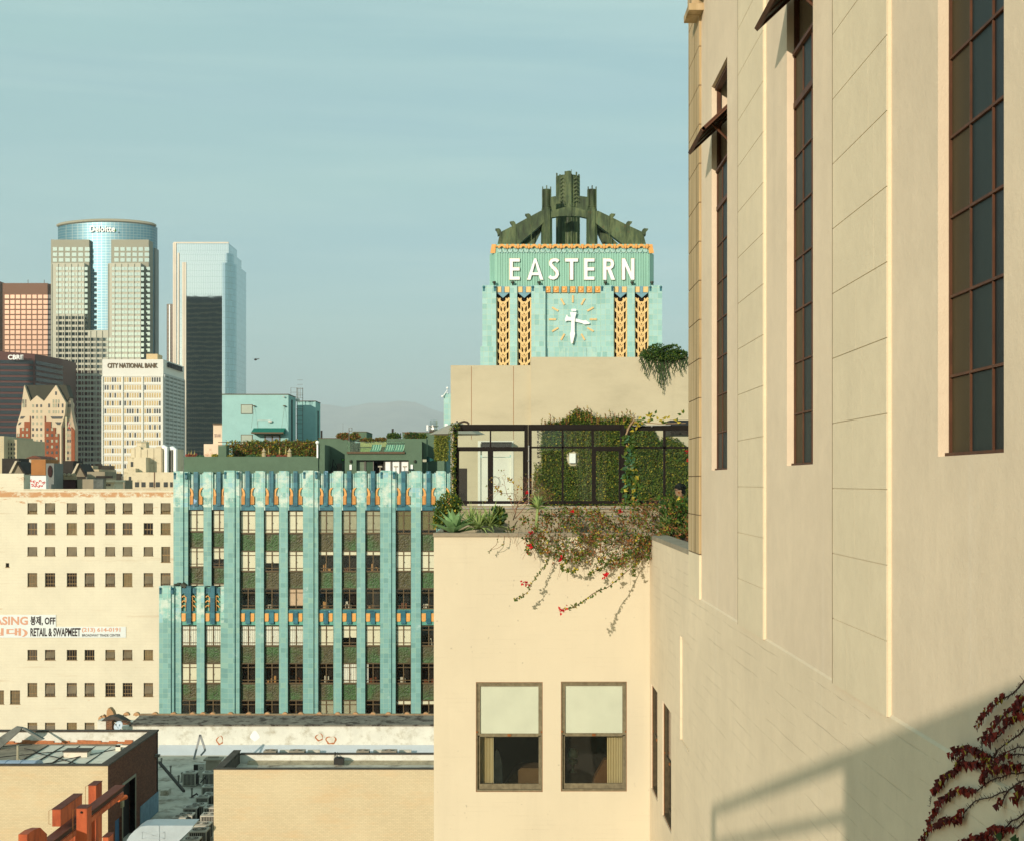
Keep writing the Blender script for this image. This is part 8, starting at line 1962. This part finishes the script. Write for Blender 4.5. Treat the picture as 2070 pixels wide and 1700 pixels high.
for c, r in ((870,1590),(1030,1620),(950,1690),(1060,1650)):
    a, b = zp([(c, r)])[0]; lv2.leaf(wp(a, b, 0.03), Vector((-.2,uni(-.5,.5),-1)), Vector((-1,-.3,.4)), 0.055, 0.05, 3)
st2.build("runners", plain("creeper_stem", (0.05,0.02,0.015), 0.9), cr); lv2.build("leaves", [WINE,WINE2,G3,G4], cr)

# ------------------------------------------------------------------ planting on the teal building's roof
def clump(name, label, cat, c, r, w, h, Y, n, size, mats, ws, parent=None, group=None, up=0.3, dep=0.4, nm="foliage"):
    t = thing(name, label, cat, (px(c,Y), Y, pz(r+h,Y)), group); m = MB()
    def ins():
        a = uni(0,2*math.pi); q = rnd()**0.45; return Vector((px(c+w*q*math.cos(a),Y), Y+uni(-dep,dep), pz(r+h*q*math.sin(a),Y)))
    scatter(m, ins, n, size, ws, bias=0.4, up=up); m.build(nm, mats, t); return t
hg = thing("hedge_screen", "rust and olive hedge on a wire frame in front of the teal penthouse", "hedge", (px(550,151), 151, zroof))
m = MB()
def hgp():
    while True:
        c = uni(458,641); top = 891 + 2*math.sin(c*0.3) + (7 if c < 500 and rnd() < .7 else 0); r = uni(top, 926)
        if c < 476 and r > 905 and rnd() < .8: continue
        return Vector((px(c,151), 151+uni(-.5,.1), pz(r,151)))
scatter(m, hgp, 8500, 0.2, (0.28,0.52,0.62,0.74,1.0), bias=0.5); m.build("foliage", [G1,G2,G3,G4,G5], hg)
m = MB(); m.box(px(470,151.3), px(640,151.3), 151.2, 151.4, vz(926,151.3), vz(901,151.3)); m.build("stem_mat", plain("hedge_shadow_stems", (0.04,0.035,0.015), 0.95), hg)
m = MB()
for c in (457.5, 641): m.tube([(px(c,151),151,zroof),(px(c,151),151,vz(893,151))],0.05,4)
m.tube([(px(441,151),151,vz(893.5,151)),(px(641,151),151,vz(893.5,151))],0.05,4); m.tube([(px(441,151),151,vz(899.5,151)),(px(458,151),151,vz(899.5,151))],0.04,4); m.build("wire_frame", CAP, hg)
for i, (c, r) in enumerate(((533.5,906),(585.5,906))):
    Y = 147.6; t = thing("closed_umbrella", ["closed tan parasol left of the pair on the green parapet", "closed tan parasol right of the pair on the green parapet"][i], "umbrella", (px(c,Y), Y, vz(925,Y)), "closed parasols on the roof terrace")
    m = MB(); x = px(c,Y); m.lathe(x, Y, [(0.27,vz(924.5,Y)),(0.2,vz(915,Y)),(0.12,vz(913.8,Y)),(0.24,vz(912.6,Y)),(0.10,vz(908,Y)),(0.02,vz(905,Y))], 9); m.build("canopy", plain("tan_parasol_cloth", A(186,168,124), 0.9, 0.2, 8), t)
    m = MB(); m.tube([(x,Y,zroof),(x,Y,vz(924,Y))],0.05,6); m.build("pole", CAP, t)
for i, (c, t_) in enumerate(((381,911),(386,908),(392.5,909.5),(542,904.5),(564.5,903),(577,903))):
    Y = 147.9; t = thing("flower_spike", "yellow tipped flower spike " + ["leftmost of three at the parapet's left end","middle of three at the parapet's left end","rightmost of three at the parapet's left end","right of the left parasol","midway between the two parasols","left of the right parasol"][i], "plant", (px(c,Y), Y, vz(930,Y)), "flower spikes along the green parapet")
    m = MB(); x = px(c,Y); m.tube([(x,Y,vz(925,Y)),(x+0.04,Y,vz((t_+925)/2,Y)),(x+0.05,Y,vz(t_,Y))],[0.07,0.09,0.03],6); m.build("spike", LM("spike_yellow_%d" % i, (0.42,0.36,0.12)), t)
    m = MB(); scatter(m, lambda: Vector((x+uni(-.25,.25), Y+uni(-.2,.2), vz(925+uni(-5,0) if i < 3 else 925+uni(-3,0),Y))), 60, 0.22, (0.7,1.0), up=1.4); m.build("leaves", [LM("spike_red_%d" % i, (0.38,0.07,0.06)), G5], t)
for i, (c, r, w, h, mt) in enumerate(((404,925,9,3,GB),(435,922.5,6,4,G3),(465,924,6,2.5,G3),(508,924,12,3.5,GB),(524,923.5,7,4,G2),(551,924.5,8,2.5,GB),(606,924.5,20,2.5,GB))):
    clump("succulent_bed", ["blue green succulents left of the pale brick block","golden tuft in front of the pale brick block","golden tuft at the hedge's left foot","blue green succulents left of the left parasol","pale tufts beside the left parasol","blue green succulents right of the left parasol","blue green succulents right of the right parasol"][i], "plant", c, r, w, h, 147.9, 260, 0.2, [mt, G1], (0.7,1.0), group="low plants along the green parapet")
for i, (c, r, w, h, mats) in enumerate(((696,882,15,6.5,[G5,G1,G2]),(716,882,12,6,[G5,G1,G2]),(742,889.5,14,2.5,[G5,G2,G1]),(770,888.5,12,2.5,[G5,G2,G1]),(796,882,14,6,[G1,G4,G2]),(832,882,14,8,[G4,G1,G5]),(853,883,9,5,[G1,G2,G4]))):
    clump("roof_bush", ["reddish bush left of the square bracket on the green roof","reddish bush right of the square bracket on the green roof","low reddish growth below the small green roof box","low reddish growth in the middle behind the glass balcony","green bush around the tall black pipe","dark spreading bush left of the steel exhaust","green bush at the roof corner below the steel exhaust"][i], "shrub", c, r, w, h, 151.2, 620, 0.2, mats, (0.5,0.8,1.0), group="bushes on the green roof")
t = thing("ivy_column", "tall yellow green ivy column on the dark wall left of the glass screens", "climbing plant", (px(892,149.5), 149.5, zroof)); m = MB()
scatter(m, lambda: Vector((px(892+uni(-12.5,12)+2*math.sin(rnd()*9),149.5), 149.5+uni(-.5,.2), vz(uni(872,930),149.5))), 3200, 0.2, (0.35,0.8,1.0), bias=0.5); m.build("foliage", [G2,LM("leaf_yellow_green",(0.30,0.30,0.05)),G1], t)
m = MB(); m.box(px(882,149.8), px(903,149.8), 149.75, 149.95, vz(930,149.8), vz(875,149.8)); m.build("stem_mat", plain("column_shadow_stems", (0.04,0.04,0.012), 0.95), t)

# ------------------------------------------------------------------ the roof the picture is taken from (behind and below the camera)
rt_ = thing("stair_bulkhead", "plaster stair bulkhead with a pipe railing behind the viewpoint", "building", (0.5, -1.5, H-1.6))
m = MB(); m.box(-2.9, 2.29, -1.9, -1.0, H-1.6, H+1.22); m.build("wall", PLAST, rt_)
tag(MB().box(-8, 2.28, -6, 0.45, H-2.0, H-1.6).build("roof_deck", plain("roof_deck_tiles", (0.3,0.27,0.22), 0.9, 0.1, 1)), "tiled roof deck behind the viewpoint", "roof deck")
tag(MB().box(-8, 2.28, 0.45, 0.6, H-6, H-0.62).build("low_parapet", PLAST), "low plaster parapet just below the viewpoint", "wall")
m = MB(); y_ = -1.1; xe = -6.05; zr_ = H + 1.24
m.box(xe, -2.9, y_-0.05, y_+0.05, zr_-0.10, zr_); m.box(xe, -2.9, y_-0.035, y_+0.035, zr_-0.48, zr_-0.40); m.box(xe, xe+0.12, y_-0.05, y_+0.05, H-1.6, zr_); m.box(xe+0.12, xe+0.45, y_-0.05, y_+0.05, zr_-0.60, zr_-0.48)
m.build("railing", plain("dark_pipe_railing", (0.05,0.05,0.05), 0.5), rt_)
# ------------------------------------------------------------------ air
hzm = bpy.data.materials.new("haze_air"); hzm.use_nodes = True; nt = hzm.node_tree
for n in list(nt.nodes): nt.nodes.remove(n)
o_ = nt.nodes.new("ShaderNodeOutputMaterial"); pv = nt.nodes.new("ShaderNodeVolumePrincipled"); pv.inputs["Density"].default_value = HAZE; pv.inputs["Color"].default_value = (0.86,0.96,1.0,1); pv.inputs["Anisotropy"].default_value = 0.0
nt.links.new(pv.outputs[0], o_.inputs["Volume"])
tag(MB().box(-9500, 9500, -3500, 31000, -2.2, H + 1350).build("haze", hzm), kind="stuff")
